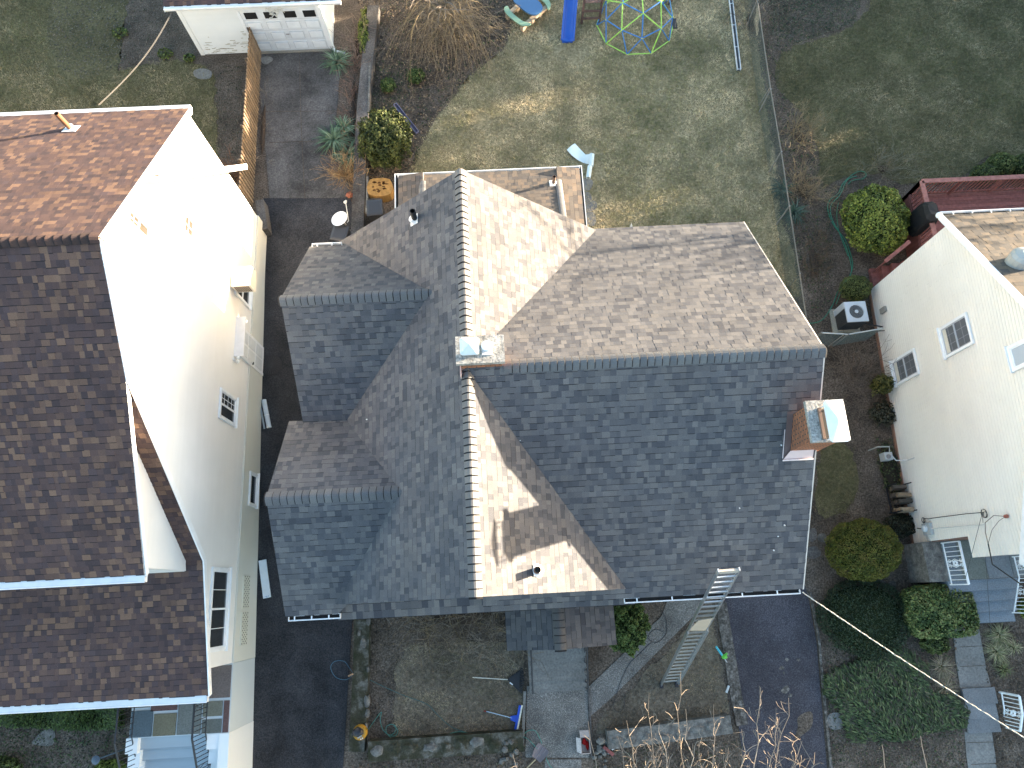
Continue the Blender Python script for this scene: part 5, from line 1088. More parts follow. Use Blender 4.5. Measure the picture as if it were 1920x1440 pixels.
for i, (px, py, s_) in enumerate(((1466, 1252, .10), (1476, 1236, .07), (1473, 1292, .16), (1497, 1237, .07), (1470, 1262, .06), (1482, 1304, .09))):
    flat_stone('cement_stain', [(px+s_*rr.uniform(22, 62)*math.cos(a_*.7), py+s_*rr.uniform(22, 62)*math.sin(a_*.7)) for a_ in range(9)], 'pale cement spot on the parking pad', 'rubble', .0235, 'stain', 'cement spots on the parking pad')
q = G(508, 685, .03); mb = MB()
mb.lathe((q.x, q.y, gz(q.y)+.02), [(.0, .004), (.33, .004), (.36, .022), (.33, .026), (.0, .026)], 28, (.02, .02, .022))
for i in range(12): mb.box((q.x, q.y, gz(q.y)+.047), (.62, .012, .006), i*math.pi/12, (.035, .035, .04))
T(mb.build('drain_cover', 'vc'), 'round dark ribbed cover on the drive beside the side door', 'manhole cover')

# slatted fence beside the garage drive
f0, f1 = G(483, 98), G(481, 402); hf = 0
fx = (f0.x+f1.x)/2; hf = WX(457, 240, fx).z; hf = max(1.3, min(2.0, hf))
FE = thing('slatted_fence', (fx, (f0.y+f1.y)/2, 0), 'brown upright-slat fence between the left yard and the garage drive', 'fence'); q = MB()
y = f1.y; rr = random.Random(8)
while y < f0.y:
    s_ = rr.uniform(.8, 1.2); q.box((fx, y, hf/2), (.03, .095, hf*rr.uniform(.985, 1.01)), 0, (.24*s_, .17*s_, .11*s_)); y += .165
q.build('slat_panel', 'wood', FE)
for zz in (.35, hf-.25):
    q = MB(); q.bb((fx-.055, f1.y, zz-.04), (fx-.02, f0.y, zz+.04), (.13, .10, .07)); q.build('rail', 'wood', FE)
for i in range(6):
    q = MB(); q.box((fx-.09, f1.y+(f0.y-f1.y)*i/5, hf/2-.05), (.07, .07, hf), 0, (.12, .09, .065)); q.build('post', 'wood', FE)

def chain_fence(label, pts_px, h, col=(.05, .08, .075), railc=(.15, .14, .12), post_every=2.6, pitch=.075, braces=()):
    P_ = [U(a, b, h+gz(U(a, b, h).y)) for a, b in pts_px]; P_ = [Vector((p.x, p.y, 0)) for p in P_]
    c = P_[len(P_)//2]; t = thing('chain_link_fence', (c.x, c.y, gz(c.y)), label, 'fence'); net = MB(); rail = MB()
    for a, b in zip(P_[:-1], P_[1:]):
        L = (b-a).length; d = (b-a)/L; at = lambda s_, z: (a.x+d.x*s_, a.y+d.y*s_, gz(a.y+d.y*s_)+z)
        rail.tube([at(0, h), at(L, h)], .022, 6, col=railc)
        s_ = -h
        while s_ < L:
            for sg in (1, -1):
                s0, s1 = (s_, s_+h) if sg > 0 else (s_+h, s_); z0, z1 = 0, h
                lo, hi = max(min(s0, s1), 0), min(max(s0, s1), L)
                if hi-lo < .03: continue
                f = lambda s__: z0+(z1-z0)*(s__-s0)/(s1-s0)
                net.tube([at(lo, f(lo)), at(hi, f(hi))], .0035, 3, col=col, cap=False)
            s_ += pitch
        k = max(1, int(L/post_every))
        for i in range(k):
            q = MB(); q.tube([at(L*i/k, -.05), at(L*i/k, h+.04)], .028, 7, col=(.20, .20, .19)); q.build('post', 'vc', t)
    rail.build('top_rail', 'vc', t); net.build('wire_mesh', 'vc', t)
    for (a, b) in braces:
        p0, p1 = U(*a, h-.05), G(*b); q = MB(); q.tube([tuple(p0), tuple(p1)], .018, 6, col=(.25, .24, .22)); q.build('brace', 'vc', t)
    return t
chain_fence('long green chain link fence between the back lawn and the right neighbour', [(1413, -60), (1420, 0), (1445, 168), (1465, 285), (1480, 387), (1512, 598)], 1.2, braces=(((1443, 165), (1423, 198)), ((1501, 512), (1480, 536))))
chain_fence('short chain link fence crossing between the grey roof and the right house', [(1540, 624), (1590, 627), (1655, 616)], 1.1, col=(.10, .14, .14), railc=(.45, .47, .47), post_every=1.4, braces=(((1583, 627), (1552, 650)),))

# ------------------------------------------------------------------ red deck behind the right house
DZ = .75; a, b, c = U(1702, 366, DZ), U(1960, 352, DZ), U(1722, 470, DZ)
RD = (.20, .075, .065); DK = thing('deck', ((a.x+b.x)/2, a.y-1, 0), 'dull red wooden deck with slatted railing behind the right house', 'deck')
q = MB(); n = 0; y = 9.3; x0 = a.x; x1 = b.x+2
while y < a.y: q.bb((x0, y, DZ-.04), (x1, min(y+.135, a.y), DZ), tuple(cc*(1+.12*math.sin(n*2.7)) for cc in RD)); y += .142; n += 1
q.build('deck_floor', 'wood', DK)
q = MB(); q.bb((x0, 9.3, -.1), (x0+.04, a.y, DZ-.045), RD); q.bb((x0, a.y-.04, -.1), (x1, a.y, DZ-.045), RD); q.build('skirt', 'wood', DK)
def slat_rail(p0, p1, z0, h, name='railing', wd=.15, sp=.13):
    p0, p1 = Vector(p0), Vector(p1); d = p1-p0; L = d.length; u_ = d/L; q = MB(); up = Vector((0, 0, 1))
    q.beam(p0+up*(z0+h), p1+up*(z0+h), wd, .04, (.27, .12, .105))
    q.beam(p0+up*(z0+.1), p1+up*(z0+.1), .05, .08, RD); r_ = q.build(name, 'wood', DK); q = MB(); k = int(L/sp)
    for i in range(k+1): c_ = p0+u_*(L*i/k)+up*(z0+h/2+.02); q.box(tuple(c_), (.035, .035, h-.08), 0, RD)
    q.build('baluster_panel', 'wood', r_)
    for i in range(int(L/1.4)+1): c_ = p0+u_*min(L, i*1.4)+up*(z0+h/2-.2); q2 = MB(); q2.box(tuple(c_), (.09, .09, h+.3), 0, RD); q2.build('rail_post', 'wood', r_)
slat_rail((x0, a.y, 0), (x1, a.y, 0), DZ, .85); slat_rail((x0, a.y, 0), (x0, c.y-.2, 0), DZ, .85)
q = MB()
for i in range(4): q.bb((x0-.3-.28*(i+1), c.y-.95, -.1), (x0-.3-.28*i, c.y-.25, DZ-.17*(i+1)), RD)
q.bb((x0-.3, c.y-.95, DZ-.04), (x0, c.y-.2, DZ), RD); q.build('deck_steps', 'wood', DK)
p0, p1 = U(1660, 490, .9), U(1706, 452, 1.5); q = MB()
q.beam(p0, p1, .12, .04, (.24, .10, .09)); 
for i in range(7): e = p0+(p1-p0)*(i/6); q.box((e.x, e.y, e.z-.4), (.035, .035, .8), 0, RD)
q.build('stair_rail', 'wood', DK)
p0, p1 = U(1706, 366, 0).lerp(a, 0), None
# covered grill on the deck
gp = U(1730, 410, DZ+.5); t = thing('covered_grill', (gp.x, gp.y, DZ), 'barbecue under a black cover on the red deck', 'grill'); q = MB(); bm_ = []
prof = [(.34, .26, 0), (.35, .27, .35), (.33, .25, .75), (.30, .22, .98), (.18, .15, 1.12)]; N_ = 20
for (rx__, ry__, z_) in prof:
    for j in range(N_):
        an = 2*math.pi*j/N_; cc, ss = math.cos(an), math.sin(an); f = (abs(cc)**.5*(1 if cc > 0 else -1), abs(ss)**.5*(1 if ss > 0 else -1)); w_ = 1+.035*math.sin(j*2.4+z_*5)
        bm_.append((gp.x+ry__*f[0]*w_, gp.y+rx__*f[1]*w_*1.15, DZ+z_+.01*math.sin(j*3)))
q.add(bm_, [(i*N_+j, i*N_+(j+1) % N_, (i+1)*N_+(j+1) % N_, (i+1)*N_+j) for i in range(len(prof)-1) for j in range(N_)]+[tuple(range((len(prof)-1)*N_, len(prof)*N_))], (.012, .013, .015)); q.build('cover', 'vc', t, smooth=False)
q = MB()
for dx, dy in ((-.2, -.28), (.2, -.28), (-.2, .28), (.2, .28)): q.box((gp.x+dx, gp.y+dy, DZ+.05), (.06, .06, .1), 0, (.03, .03, .03))
q.build('caster', 'vc', t)
# air conditioner
ap = U(1606, 584, .85+gz(8)); az0 = gz(ap.y); t = thing('air_conditioner', (ap.x, ap.y, az0), 'grey topped air conditioner unit on a pad by the right house', 'air conditioner')
q = MB(); q.bb((ap.x-.48, ap.y-.42, az0-.05), (ap.x+.42, ap.y+.42, az0+.06), (.30, .29, .24)); q.build('base_pad', 'matte', t)
q = MB(); q.bb((ap.x-.33, ap.y-.33, az0+.06), (ap.x+.33, ap.y+.33, az0+.80), (.025, .027, .03))
for i in range(22):
    for e in (-1, 1): q.bb((ap.x-.33+i*.03, ap.y+e*.332-.004, az0+.1), (ap.x-.33+i*.03+.008, ap.y+e*.332+.004, az0+.78), (.09, .095, .1))
    q.bb((ap.x-.337, ap.y-.33+i*.03, az0+.1), (ap.x-.33, ap.y-.33+i*.03+.008, az0+.78), (.09, .095, .1))
q.bb((ap.x-.36, ap.y+.15, az0+.06), (ap.x-.33, ap.y+.35, az0+.80), (.42, .46, .5)); bd = q.build('housing', 'vc', t)
q = MB(); oc = [(-.30, -.36), (.30, -.36), (.36, -.30), (.36, .30), (.30, .36), (-.30, .36), (-.36, .30), (-.36, -.30)]; k = 32
ring = [(.235*math.cos(2*math.pi*j/k), .235*math.sin(2*math.pi*j/k)) for j in range(k)]; sq = []
for (x_, y_) in ring: m_ = .36/max(abs(x_), abs(y_)); X_, Y_ = x_*m_, y_*m_; sq.append((max(-.345, min(.345, X_)), max(-.345, min(.345, Y_))))
q.add([(ap.x+x_, ap.y+y_, az0+.84) for x_, y_ in ring]+[(ap.x+x_, ap.y+y_, az0+.84) for x_, y_ in sq]+[(ap.x+x_, ap.y+y_, az0+.78) for x_, y_ in sq]+[(ap.x+x_, ap.y+y_, az0+.74) for x_, y_ in ring], [(j, (j+1) % k, k+(j+1) % k, k+j) for j in range(k)]+[(k+j, k+(j+1) % k, 2*k+(j+1) % k, 2*k+j) for j in range(k)]+[(j, 3*k+j, 3*k+(j+1) % k, (j+1) % k) for j in range(k)], (.46, .50, .55)); tp = q.build('top_cover', 'vc', t)
q = MB(); q.lathe((ap.x, ap.y, az0+.72), [(0, 0), (.23, 0), (.23, .01)], 24, (.04, .04, .045))
for i in range(3): q.box((ap.x+.11*math.cos(i*2.09), ap.y+.11*math.sin(i*2.09), az0+.76), (.2, .09, .012), i*2.09, (.09, .09, .1))
q.build('fan', 'vc', tp); q = MB()
for i in range(7): rr_ = .035+.032*i; q.tube([(ap.x+rr_*math.cos(2*math.pi*j/24), ap.y+rr_*math.sin(2*math.pi*j/24), az0+.845) for j in range(25)], .0035, 3, col=(.4, .42, .45), cap=False)
q.lathe((ap.x, ap.y, az0+.84), [(0, 0), (.06, 0), (.05, .02)], 14, (.50, .54, .58)); q.build('fan_grille', 'vc', tp)
q = MB(); q.tube([(ap.x+.33, ap.y-.25, az0+.45), (ap.x+.6, ap.y-.3, az0+.35), (XRt-.03, ap.y-.45, az0+.5)], .022, 6, col=(.03, .03, .03)); q.tube([(ap.x+.33, ap.y-.3, az0+.3), (ap.x+.5, ap.y-.5, az0+.2), (XRt-.03, ap.y-.6, az0+.55)], .015, 6, col=(.03, .03, .03)); q.bb((XRt-.09, ap.y-.05, az0+.6), (XRt-.01, ap.y+.12, az0+.9), (.25, .24, .22)); q.build('refrigerant_line', 'vc', t)
# gas meter
gp = G(1663, 856, .5); t = thing('gas_meter', (gp.x, gp.y, gz(gp.y)), 'small grey gas meter with bent pipes beside the right house', 'gas meter'); g0 = gz(gp.y)
q = MB(); q.bb((gp.x-.13, gp.y-.12, g0+.30), (gp.x+.12, gp.y+.12, g0+.62), (.40, .42, .43)); q.lathe((gp.x-.02, gp.y-.02, g0+.62), [(.07, 0), (.07, .03), (.05, .04)], 12, (.22, .2, .2)); q.build('meter_body', 'vc', t)
q = MB(); q.tube([(gp.x+.05, gp.y+.10, g0+.6), (gp.x+.05, gp.y+.28, g0+.66), (gp.x-.3, gp.y+.30, g0+.62), (gp.x-.3, gp.y+.30, g0)], .02, 6, col=(.36, .36, .33)); q.tube([(gp.x+.1, gp.y, g0+.6), (gp.x+.2, gp.y-.16, g0+.62), (XRt-.02, gp.y-.16, g0+.62), (XRt-.04, gp.y-.16, g0+1.0)], .02, 6, col=(.5, .52, .53)); q.build('pipe', 'vc', t)
# firewood rack against the wall
wp = G(1676, 935, .3); t = thing('firewood_rack', (wp.x, wp.y, gz(wp.y)), 'black rack of split firewood against the right house', 'firewood rack'); g0 = gz(wp.y); q = MB(); rr = random.Random(2)
for yy in (wp.y-.42, wp.y+.42):
    q.tube([(XRt-.55, yy, g0), (XRt-.55, yy, g0+.75)], .02, 5, col=(.02, .02, .025)); q.tube([(XRt-.1, yy, g0), (XRt-.1, yy, g0+.75)], .02, 5, col=(.02, .02, .025)); q.tube([(XRt-.55, yy, g0+.1), (XRt-.1, yy, g0+.1)], .02, 5, col=(.02, .02, .025))
q.tube([(XRt-.55, wp.y-.42, g0+.1), (XRt-.55, wp.y+.42, g0+.1)], .02, 5, col=(.02, .02, .025)); q.build('rack_frame', 'vc', t)
for i in range(11):
    q = MB(); yy = wp.y-.36+(i % 4)*.23+rr.uniform(-.02, .02); zz = g0+.2+(i//4)*.17; c_ = rr.choice([(.20, .15, .10), (.06, .05, .04), (.10, .08, .065), (.28, .21, .14)]); q.tube([(XRt-.50, yy, zz), (XRt-.08, yy+rr.uniform(-.04, .04), zz)], .085, 5, col=c_); q.build('log', 'wood', t)

# ------------------------------------------------------------------ just outside the picture: road, pavement, more lawn, and the openings of the middle house
sheet('road', [(-60, -22), (60, -22), (60, -14.2), (-60, -14.2)], .01, 'asphalt_old'); sheet('pavement', [(-60, -13.9), (60, -13.9), (60, -12.4), (-60, -12.4)], .06, 'concrete')
sheet('far_lawn', rough([(-60, 24.5), (24, 24.5), (24, 60), (-60, 60)]), .008, 'turf_dark'); sheet('far_lawn', rough([(-60, -2.2), (-13.6, -2.2), (-13.6, 24), (-60, 24)]), .008, 'turf_dark'); sheet('far_lawn', rough([(18.4, -12), (60, -12), (60, 24), (18.4, 24)]), .008, 'turf_dark')
for ya, za in ((1.2, 1.6), (6.6, 1.6)): window_x(H, WE-.25, ya, ya+.9, za, za+1.3, 1, split='h')
for xx, ya in ((U1x+.2, 6.3), (U2x+.2, 1.9)): window_x(H, xx, ya, ya+.9, 1.7, 3.0, -1, split='h')
q = MB(); yf = WY-WH+.35; q.bb((4.9, yf-.03, -.9), (6.4, yf, 1.2), (.55, .53, .5)); q.build('garage_door', 'vc', H)
for xa, yy in ((3.2, yf), (-3.4, YS+.3)):
    q = MB(); q.bb((xa, yy-.05, 1.5), (xa+1., yy, 2.9), (.8, .8, .8)); f_ = q.build('window', 'vc', H); q = MB(); q.bb((xa+.08, yy-.06, 1.58), (xa+.92, yy-.05, 2.16)); q.bb((xa+.08, yy-.06, 2.24), (xa+.92, yy-.05, 2.82)); q.build('pane', 'glass', f_)

# ------------------------------------------------------------------ play things at the top
# picnic table
pt = G(990, 8, .45); t = thing('picnic_table', (pt.x, pt.y, 0), 'child plastic picnic table with blue top and green benches', 'picnic table'); ang = math.atan2(*( (G(1010, 30, .5)-G(962, -8, .5)).yx))
def rot(x, y): return (pt.x+x*math.cos(ang)-y*math.sin(ang), pt.y+x*math.sin(ang)+y*math.cos(ang))
q = MB(); q.prism([rot(x, y) for x, y in smooth_poly([(-.55, -.22), (-.3, -.33), (.3, -.33), (.58, -.18), (.58, .18), (.3, .33), (-.3, .33), (-.55, .22)], 3)], .46, .52, (.06, .15, .30)); q.build('table_top', 'plastic', t)
for sg in (-1, 1):
    q = MB(); q.prism([rot(x, y*sg) for x, y in smooth_poly([(-.58, .50), (-.3, .60), (.3, .60), (.62, .46), (.56, .66), (.3, .80), (-.3, .80), (-.6, .68)], 3)], .27, .32, (.26, .40, .26)); q.build('bench', 'plastic', t)
for sx in (-.38, .42):
    q = MB(); q.prism([rot(sx+a_, b_) for a_, b_ in ((-.07, -.76), (.07, -.76), (.07, .76), (-.07, .76))], .12, .24, (.42, .33, .24))
    for yy in (-.7, -.2, .2, .7): c_ = rot(sx, yy); q.box((c_[0], c_[1], .12), (.15, .14, .26), ang, (.42, .33, .24))
    q.build('leg_frame', 'plastic', t)
# slide
s0, s1 = G(1064, 78, .06), U(1073, -30, 1.25); t = thing('slide', (s0.x, s0.y, 0), 'blue plastic slide running down onto the lawn', 'slide'); q = MB(); n = 12; PR_ = [(-.24, .0), (-.245, .12), (-.19, .13), (-.16, .02), (-.08, -.015), (0, -.02), (.08, -.015), (.16, .02), (.19, .13), (.245, .12), (.24, .0), (0, -.06)]; k = len(PR_)
dxy = Vector((s1.x-s0.x, s1.y-s0.y, 0)); L = dxy.length; dxy.normalize(); sdv = Vector((dxy.y, -dxy.x, 0)); vs = []
for i in range(n+1):
    u_ = i/n; z_ = .10+(s1.z-.1)*max(0, (u_-.12)/.88)**1.08; c_ = Vector((s0.x, s0.y, 0))+dxy*L*u_
    for (a_, b_) in PR_: vs.append(tuple(c_+sdv*a_*(1+.06*(1-u_))+Vector((0, 0, z_+b_*(1.0 if u_ > .02 else .3)))))
q.add(vs, [(i*k+j, i*k+(j+1) % k, (i+1)*k+(j+1) % k, (i+1)*k+j) for i in range(n) for j in range(k)]+[tuple(range(k))[::-1], tuple(range(n*k, n*k+k))], (.012, .09, .42)); q.build('chute', 'plastic', t, smooth=True)
q = MB(); q.box(tuple(s0+Vector((0, .04, -.02))), (.40, .14, .09), 0, (.01, .07, .34)); q.build('foot', 'plastic', t)
# brown play tower corner beside the slide
tp_ = U(1112, 5, 1.0); t = thing('play_tower', (tp_.x, tp_.y+.6, 0), 'corner of a brown wooden play tower beside the blue slide', 'play tower'); q = MB()
for i in range(5): q.bb((tp_.x-.32+i*.13, tp_.y-.02, 1.0), (tp_.x-.32+i*.13+.12, tp_.y+1.6, 1.03), (.16, .10, .085))
q.build('platform', 'wood', t)
for dx in (-.33, .33):
    q = MB(); q.bb((tp_.x+dx-.04, tp_.y-.02, -.05), (tp_.x+dx+.04, tp_.y+.06, 1.9), (.13, .08, .07)); q.build('post', 'wood', t)
q = MB(); q.bb((tp_.x-.33, tp_.y-.05, .6), (tp_.x+.33, tp_.y-.02, .7), (.12, .08, .07)); q.bb((tp_.x-.33, tp_.y-.05, .25), (tp_.x+.33, tp_.y-.02, .35), (.12, .08, .07)); q.build('ladder_rung', 'wood', t)
q = MB(); q.bb((tp_.x+.12, tp_.y+.1, 1.03), (tp_.x+.22, tp_.y+.2, 1.09), (.6, .5, .2)); q.build('toy_block', 'plastic', t)
# swing beside the dome
sw = U(1265, 43, .55); t = thing('swing', (sw.x, sw.y, 0), 'black swing seat hanging from a brown pole beside the climbing dome', 'swing'); q = MB(); q.bb((sw.x-.08, sw.y-.22, .50), (sw.x+.08, sw.y+.22, .54), (.015, .015, .015)); q.build('seat', 'plastic', t)
q = MB(); q.tube([(sw.x, sw.y+.2, .52), (sw.x+.05, sw.y+.9, 2.2)], .008, 4, col=(.3, .2, .15)); q.tube([(sw.x, sw.y-.2, .52), (sw.x+.05, sw.y+.8, 2.2)], .008, 4, col=(.3, .2, .15)); q.build('chain', 'vc', t)
q = MB(); q.tube([(sw.x+.05, sw.y+.2, 2.2), (sw.x+.1, sw.y+3., 2.2)], .045, 7, col=(.14, .08, .06)); q.tube([(sw.x+.1, sw.y+3., 2.2), (sw.x-.5, sw.y+3.2, 0)], .045, 7, col=(.14, .08, .06)); q.tube([(sw.x+.05, sw.y+.25, 2.2), (sw.x+.06, sw.y+1.4, 0)], .04, 7, col=(.14, .08, .06)); q.build('pole', 'vc', t)
# geodesic dome climber: nodes measured in the photo, mirrored through its axis
dc = Vector((5.8, 20.55, 0)); t = thing('dome_climber', (dc.x, dc.y, 0), 'green and blue geodesic climbing dome on the lawn', 'climbing dome'); RAD = abs(G(1262, 35).x-G(1118, 44).x)/2*1.0
nodes = []
for j in range(10): a_ = R(36*j); nodes.append(Vector((RAD*math.cos(a_), RAD*math.sin(a_), .03)))
for j in range(10): a_ = R(36*j+18); e = R(28 if j % 2 else 33); nodes.append(Vector((RAD*math.cos(a_)*math.cos(e)*1.0, RAD*math.sin(a_)*math.cos(e), RAD*math.sin(e))))
for j in range(5): a_ = R(72*j+18+36); e = R(60); nodes.append(Vector((RAD*math.cos(a_)*math.cos(e), RAD*math.sin(a_)*math.cos(e), RAD*math.sin(e))))
nodes.append(Vector((0, 0, RAD)))
E_ = [(j, (j+1) % 10, 0) for j in range(10)]+[(10+j, 10+(j+1) % 10, 1) for j in range(10)]
for j in range(10): E_ += [(j, 10+j, j % 2), (j, 10+(j-1) % 10, 1)]
for j in range(5):
    E_ += [(20+j, 10+(2*j+1) % 10, 1), (20+j, 10+(2*j) % 10, 0), (20+j, 10+(2*j+2) % 10, 0), (20+j, 20+(j+1) % 5, 1), (20+j, 25, 0)]
gr, bl = MB(), MB()
for a_, b_, c_ in E_:
    p_, q_ = nodes[a_]+Vector((dc.x, dc.y, 0)), nodes[b_]+Vector((dc.x, dc.y, 0)); (gr if c_ == 0 else bl).tube([p_, q_], .022, 6, col=(.34, .62, .10) if c_ == 0 else (.03, .17, .45))
gr.build('green_bars', 'plastic', t); bl.build('blue_bars', 'plastic', t); q = MB()
for n_ in nodes: q.blob(tuple(n_+Vector((dc.x, dc.y, 0))), (.035, .035, .035), 1, 0, (.5, .55, .12))
q.build('joint', 'plastic', t)

# ------------------------------------------------------------------ roofers' kit and garden bits
def channel(name, a, b, wd, label, col, inner, z=.05, cat='gutter section', caps=3):
    p, q_ = G(*a, z), G(*b, z); t = thing(name, tuple(p), label, cat); d = Vector((q_.x-p.x, q_.y-p.y, 0)); d.normalize(); n_ = Vector((-d.y, d.x, 0)); mb = MB()
    A = Vector((p.x, p.y, gz(p.y)+.04)); B = Vector((q_.x, q_.y, gz(q_.y)+.04))
    for e in (-1, 1): mb.beam(A+n_*e*wd/2+Vector((0, 0, .05)), B+n_*e*wd/2+Vector((0, 0, .05)), .016, .10, col)
    mb.beam(A, B, wd, .012, inner); mb.build('channel', 'vc', t); c_ = MB()
    for i in range(caps): e = A+(B-A)*(i/(caps-1)) ; c_.beam(e-n_*wd/2+Vector((0, 0, .08)), e+n_*wd/2+Vector((0, 0, .08)), .02, .02, col)
    c_.build('strap', 'vc', t)
channel('gutter_section', (1366, -30), (1385, 132), .13, 'long white gutter section lying along the right of the back lawn', (.62, .66, .68), (.08, .08, .09), caps=5)
channel('gutter_section', (741, 197), (783, 250), .12, 'short purple-grey gutter section lying at the holly bush', (.20, .19, .27), (.10, .09, .15), caps=2)
# torn white membrane roll on the lawn
t0 = G(1085, 290, .05); t = thing('membrane_roll', tuple(t0), 'torn white membrane sheet with its roll on the lawn', 'roll'); WM_ = (.60, .70, .72)
q = MB(); rowsA = [((1063, 280), (1078, 268)), ((1072, 292), (1088, 278)), ((1084, 300), (1098, 290)), ((1096, 304), (1104, 292)), ((1104, 306), (1108, 290))]; vs = []
for i, (u0, u1) in enumerate(rowsA):
    for k in range(5):
        f = k/4; p = G(u0[0]*(1-f)+u1[0]*f, u0[1]*(1-f)+u1[1]*f, .08); vs.append((p.x, p.y, .05+.05*math.sin(i*1.4+f*3)+.03*i*f))
q.add(vs, [(i*5+k, i*5+k+1, i*5+k+6, i*5+k+5) for i in range(4) for k in range(4)], WM_); q.build('sheet', 'vc', t, smooth=True)
for (a_, b_) in (((1110, 290), (1108, 312)), ((1106, 312), (1103, 334))):
    q = MB(); p0, p1 = G(*a_, .09), G(*b_, .09); q.tube([(p0.x, p0.y, .10), (p1.x, p1.y, .10)], .085, 14, col=WM_); q.tube([(p0.x, p0.y+.005, .10), (p1.x, p1.y-.005, .10)], .04, 8, col=(.2, .22, .24)); q.build('roll', 'vc', t)
# satellite dish
dp = U(638, 412, 1.0); base = G(652, 462); t = thing('satellite_dish', (base.x, base.y, gz(base.y)), 'white satellite dish on a pole beside the retaining wall', 'satellite dish')
q = MB(); ax_ = Vector((-.25, .12, .95)).normalized(); k = 26; prof_ = [(0, .0), (.1, .006), (.2, .028), (.28, .06), (.285, .068)]
qd = Vector((0, 0, 1)).rotation_difference(ax_); vs = []
for (r_, z_) in prof_:
    for j in range(k): p = qd@Vector((r_*math.cos(2*math.pi*j/k), r_*math.sin(2*math.pi*j/k), z_)); vs.append(tuple(Vector(dp)+p))
fs = [(i*k+j, i*k+(j+1) % k, (i+1)*k+(j+1) % k, (i+1)*k+j) for i in range(len(prof_)-1) for j in range(k)]
q.add(vs, fs, (.66, .69, .73)); q.build('reflector', 'vc', t, smooth=True)
arm = U(648, 378, 1.35); q = MB(); m1 = Vector(dp)+Vector((.22, -.1, -.02)); q.tube([m1, m1+Vector((.05, .05, .0)), tuple(arm)], .014, 6, col=(.6, .6, .58)); q.build('feed_arm', 'vc', t); q = MB(); q.lathe(tuple(arm), [(.03, -.05), (.055, .03), (.05, .06), (.02, .07)], 12, (.55, .54, .50), axis=(-.2, -.6, .2)); q.build('feed_horn', 'vc', t)
q = MB(); q.tube([tuple(base), (dp.x+.22, dp.y-.15, .55), (dp.x+.12, dp.y-.08, .95)], .028, 7, col=(.32, .30, .28)); q.build('mast', 'vc', t)
def bin_(px, py, h, rz, label, sx=.52, sy=.58):
    p = G(px, py, h); g0 = gz(p.y); t = thing('trash_bin', (p.x, p.y, g0), label, 'trash bin'); q = MB(); c, s_ = math.cos(rz), math.sin(rz)
    def ring(a, b, z): return [(p.x+x*c-y*s_, p.y+x*s_+y*c, g0+z) for x, y in ((-a, -b), (a, -b), (a, b), (-a, b))]
    q.add(ring(sx*.38, sy*.38, .05)+ring(sx*.48, sy*.48, h-.08), [(3, 2, 1, 0), (0, 1, 5, 4), (1, 2, 6, 5), (2, 3, 7, 6), (3, 0, 4, 7)], (.016, .018, .022)); q.build('body', 'plastic', t)
    q = MB(); q.add(ring(sx*.52, sy*.52, h-.08)+ring(sx*.50, sy*.50, h-.02)+ring(sx*.36, sy*.36, h), [(0, 1, 5, 4), (1, 2, 6, 5), (2, 3, 7, 6), (3, 0, 4, 7), (4, 5, 9, 8), (5, 6, 10, 9), (6, 7, 11, 10), (7, 4, 8, 11), (8, 9, 10, 11), (3, 2, 1, 0)], (.028, .03, .036)); ld = q.build('lid', 'plastic', t)
    q = MB(); a0 = [(p.x+x*c-y*s_, p.y+x*s_+y*c, g0+h-.03) for x, y in ((-sx*.4, sy*.56), (sx*.4, sy*.56))]; q.tube(a0, .018, 6, col=(.02, .02, .022)); q.build('handle', 'plastic', t)
    for e in (-1, 1): q = MB(); x, y = e*sx*.4, sy*.42; q.lathe((p.x+x*c-y*s_-.02*e, p.y+x*s_+y*c, g0+.1), [(.10, -.02), (.10, .02)], 12, (.02, .02, .02), axis=(c, s_, 0)); q.build('wheel', 'plastic', t)
bin_(702, 388, 1.0, .06, 'black wheeled bin standing beyond the retaining wall')
bin_(636, 436, 1.0, -.25, 'dark blue-grey wheeled bin next to the satellite dish')
# stump-like brown log store / planter block
sp_ = G(712, 351, .4); t = thing('wooden_block', (sp_.x, sp_.y, 0), 'weathered orange-brown wooden block with a scarred top', 'wooden block'); q = MB()
q.prism(smooth_poly([(sp_.x-.36, sp_.y-.27), (sp_.x+.36, sp_.y-.30), (sp_.x+.35, sp_.y+.28), (sp_.x-.34, sp_.y+.30)], 4), 0, .42, (.30, .17, .055)); q.build('block', 'wood', t); q = MB(); rr = random.Random(6)
for i in range(16):
    x_, y_ = sp_.x+rr.uniform(-.24, .24), sp_.y+rr.uniform(-.2, .2); q.prism([(x_+rr.uniform(.03, .09)*math.cos(a_), y_+rr.uniform(.02, .06)*math.sin(a_)) for a_ in np.linspace(0, 5.5, 6)], .418, .424, (.10, .05, .02))
q.build('scar', 'matte', t)
pt_ = G(655, 365, .1); q = MB(); q.blob((pt_.x, pt_.y, .08), (.13, .12, .06), 2, .3, (.34, .13, .08), 3); T(q.build('terracotta_shard', 'matte'), 'broken terracotta piece under the golden grass', 'pottery')

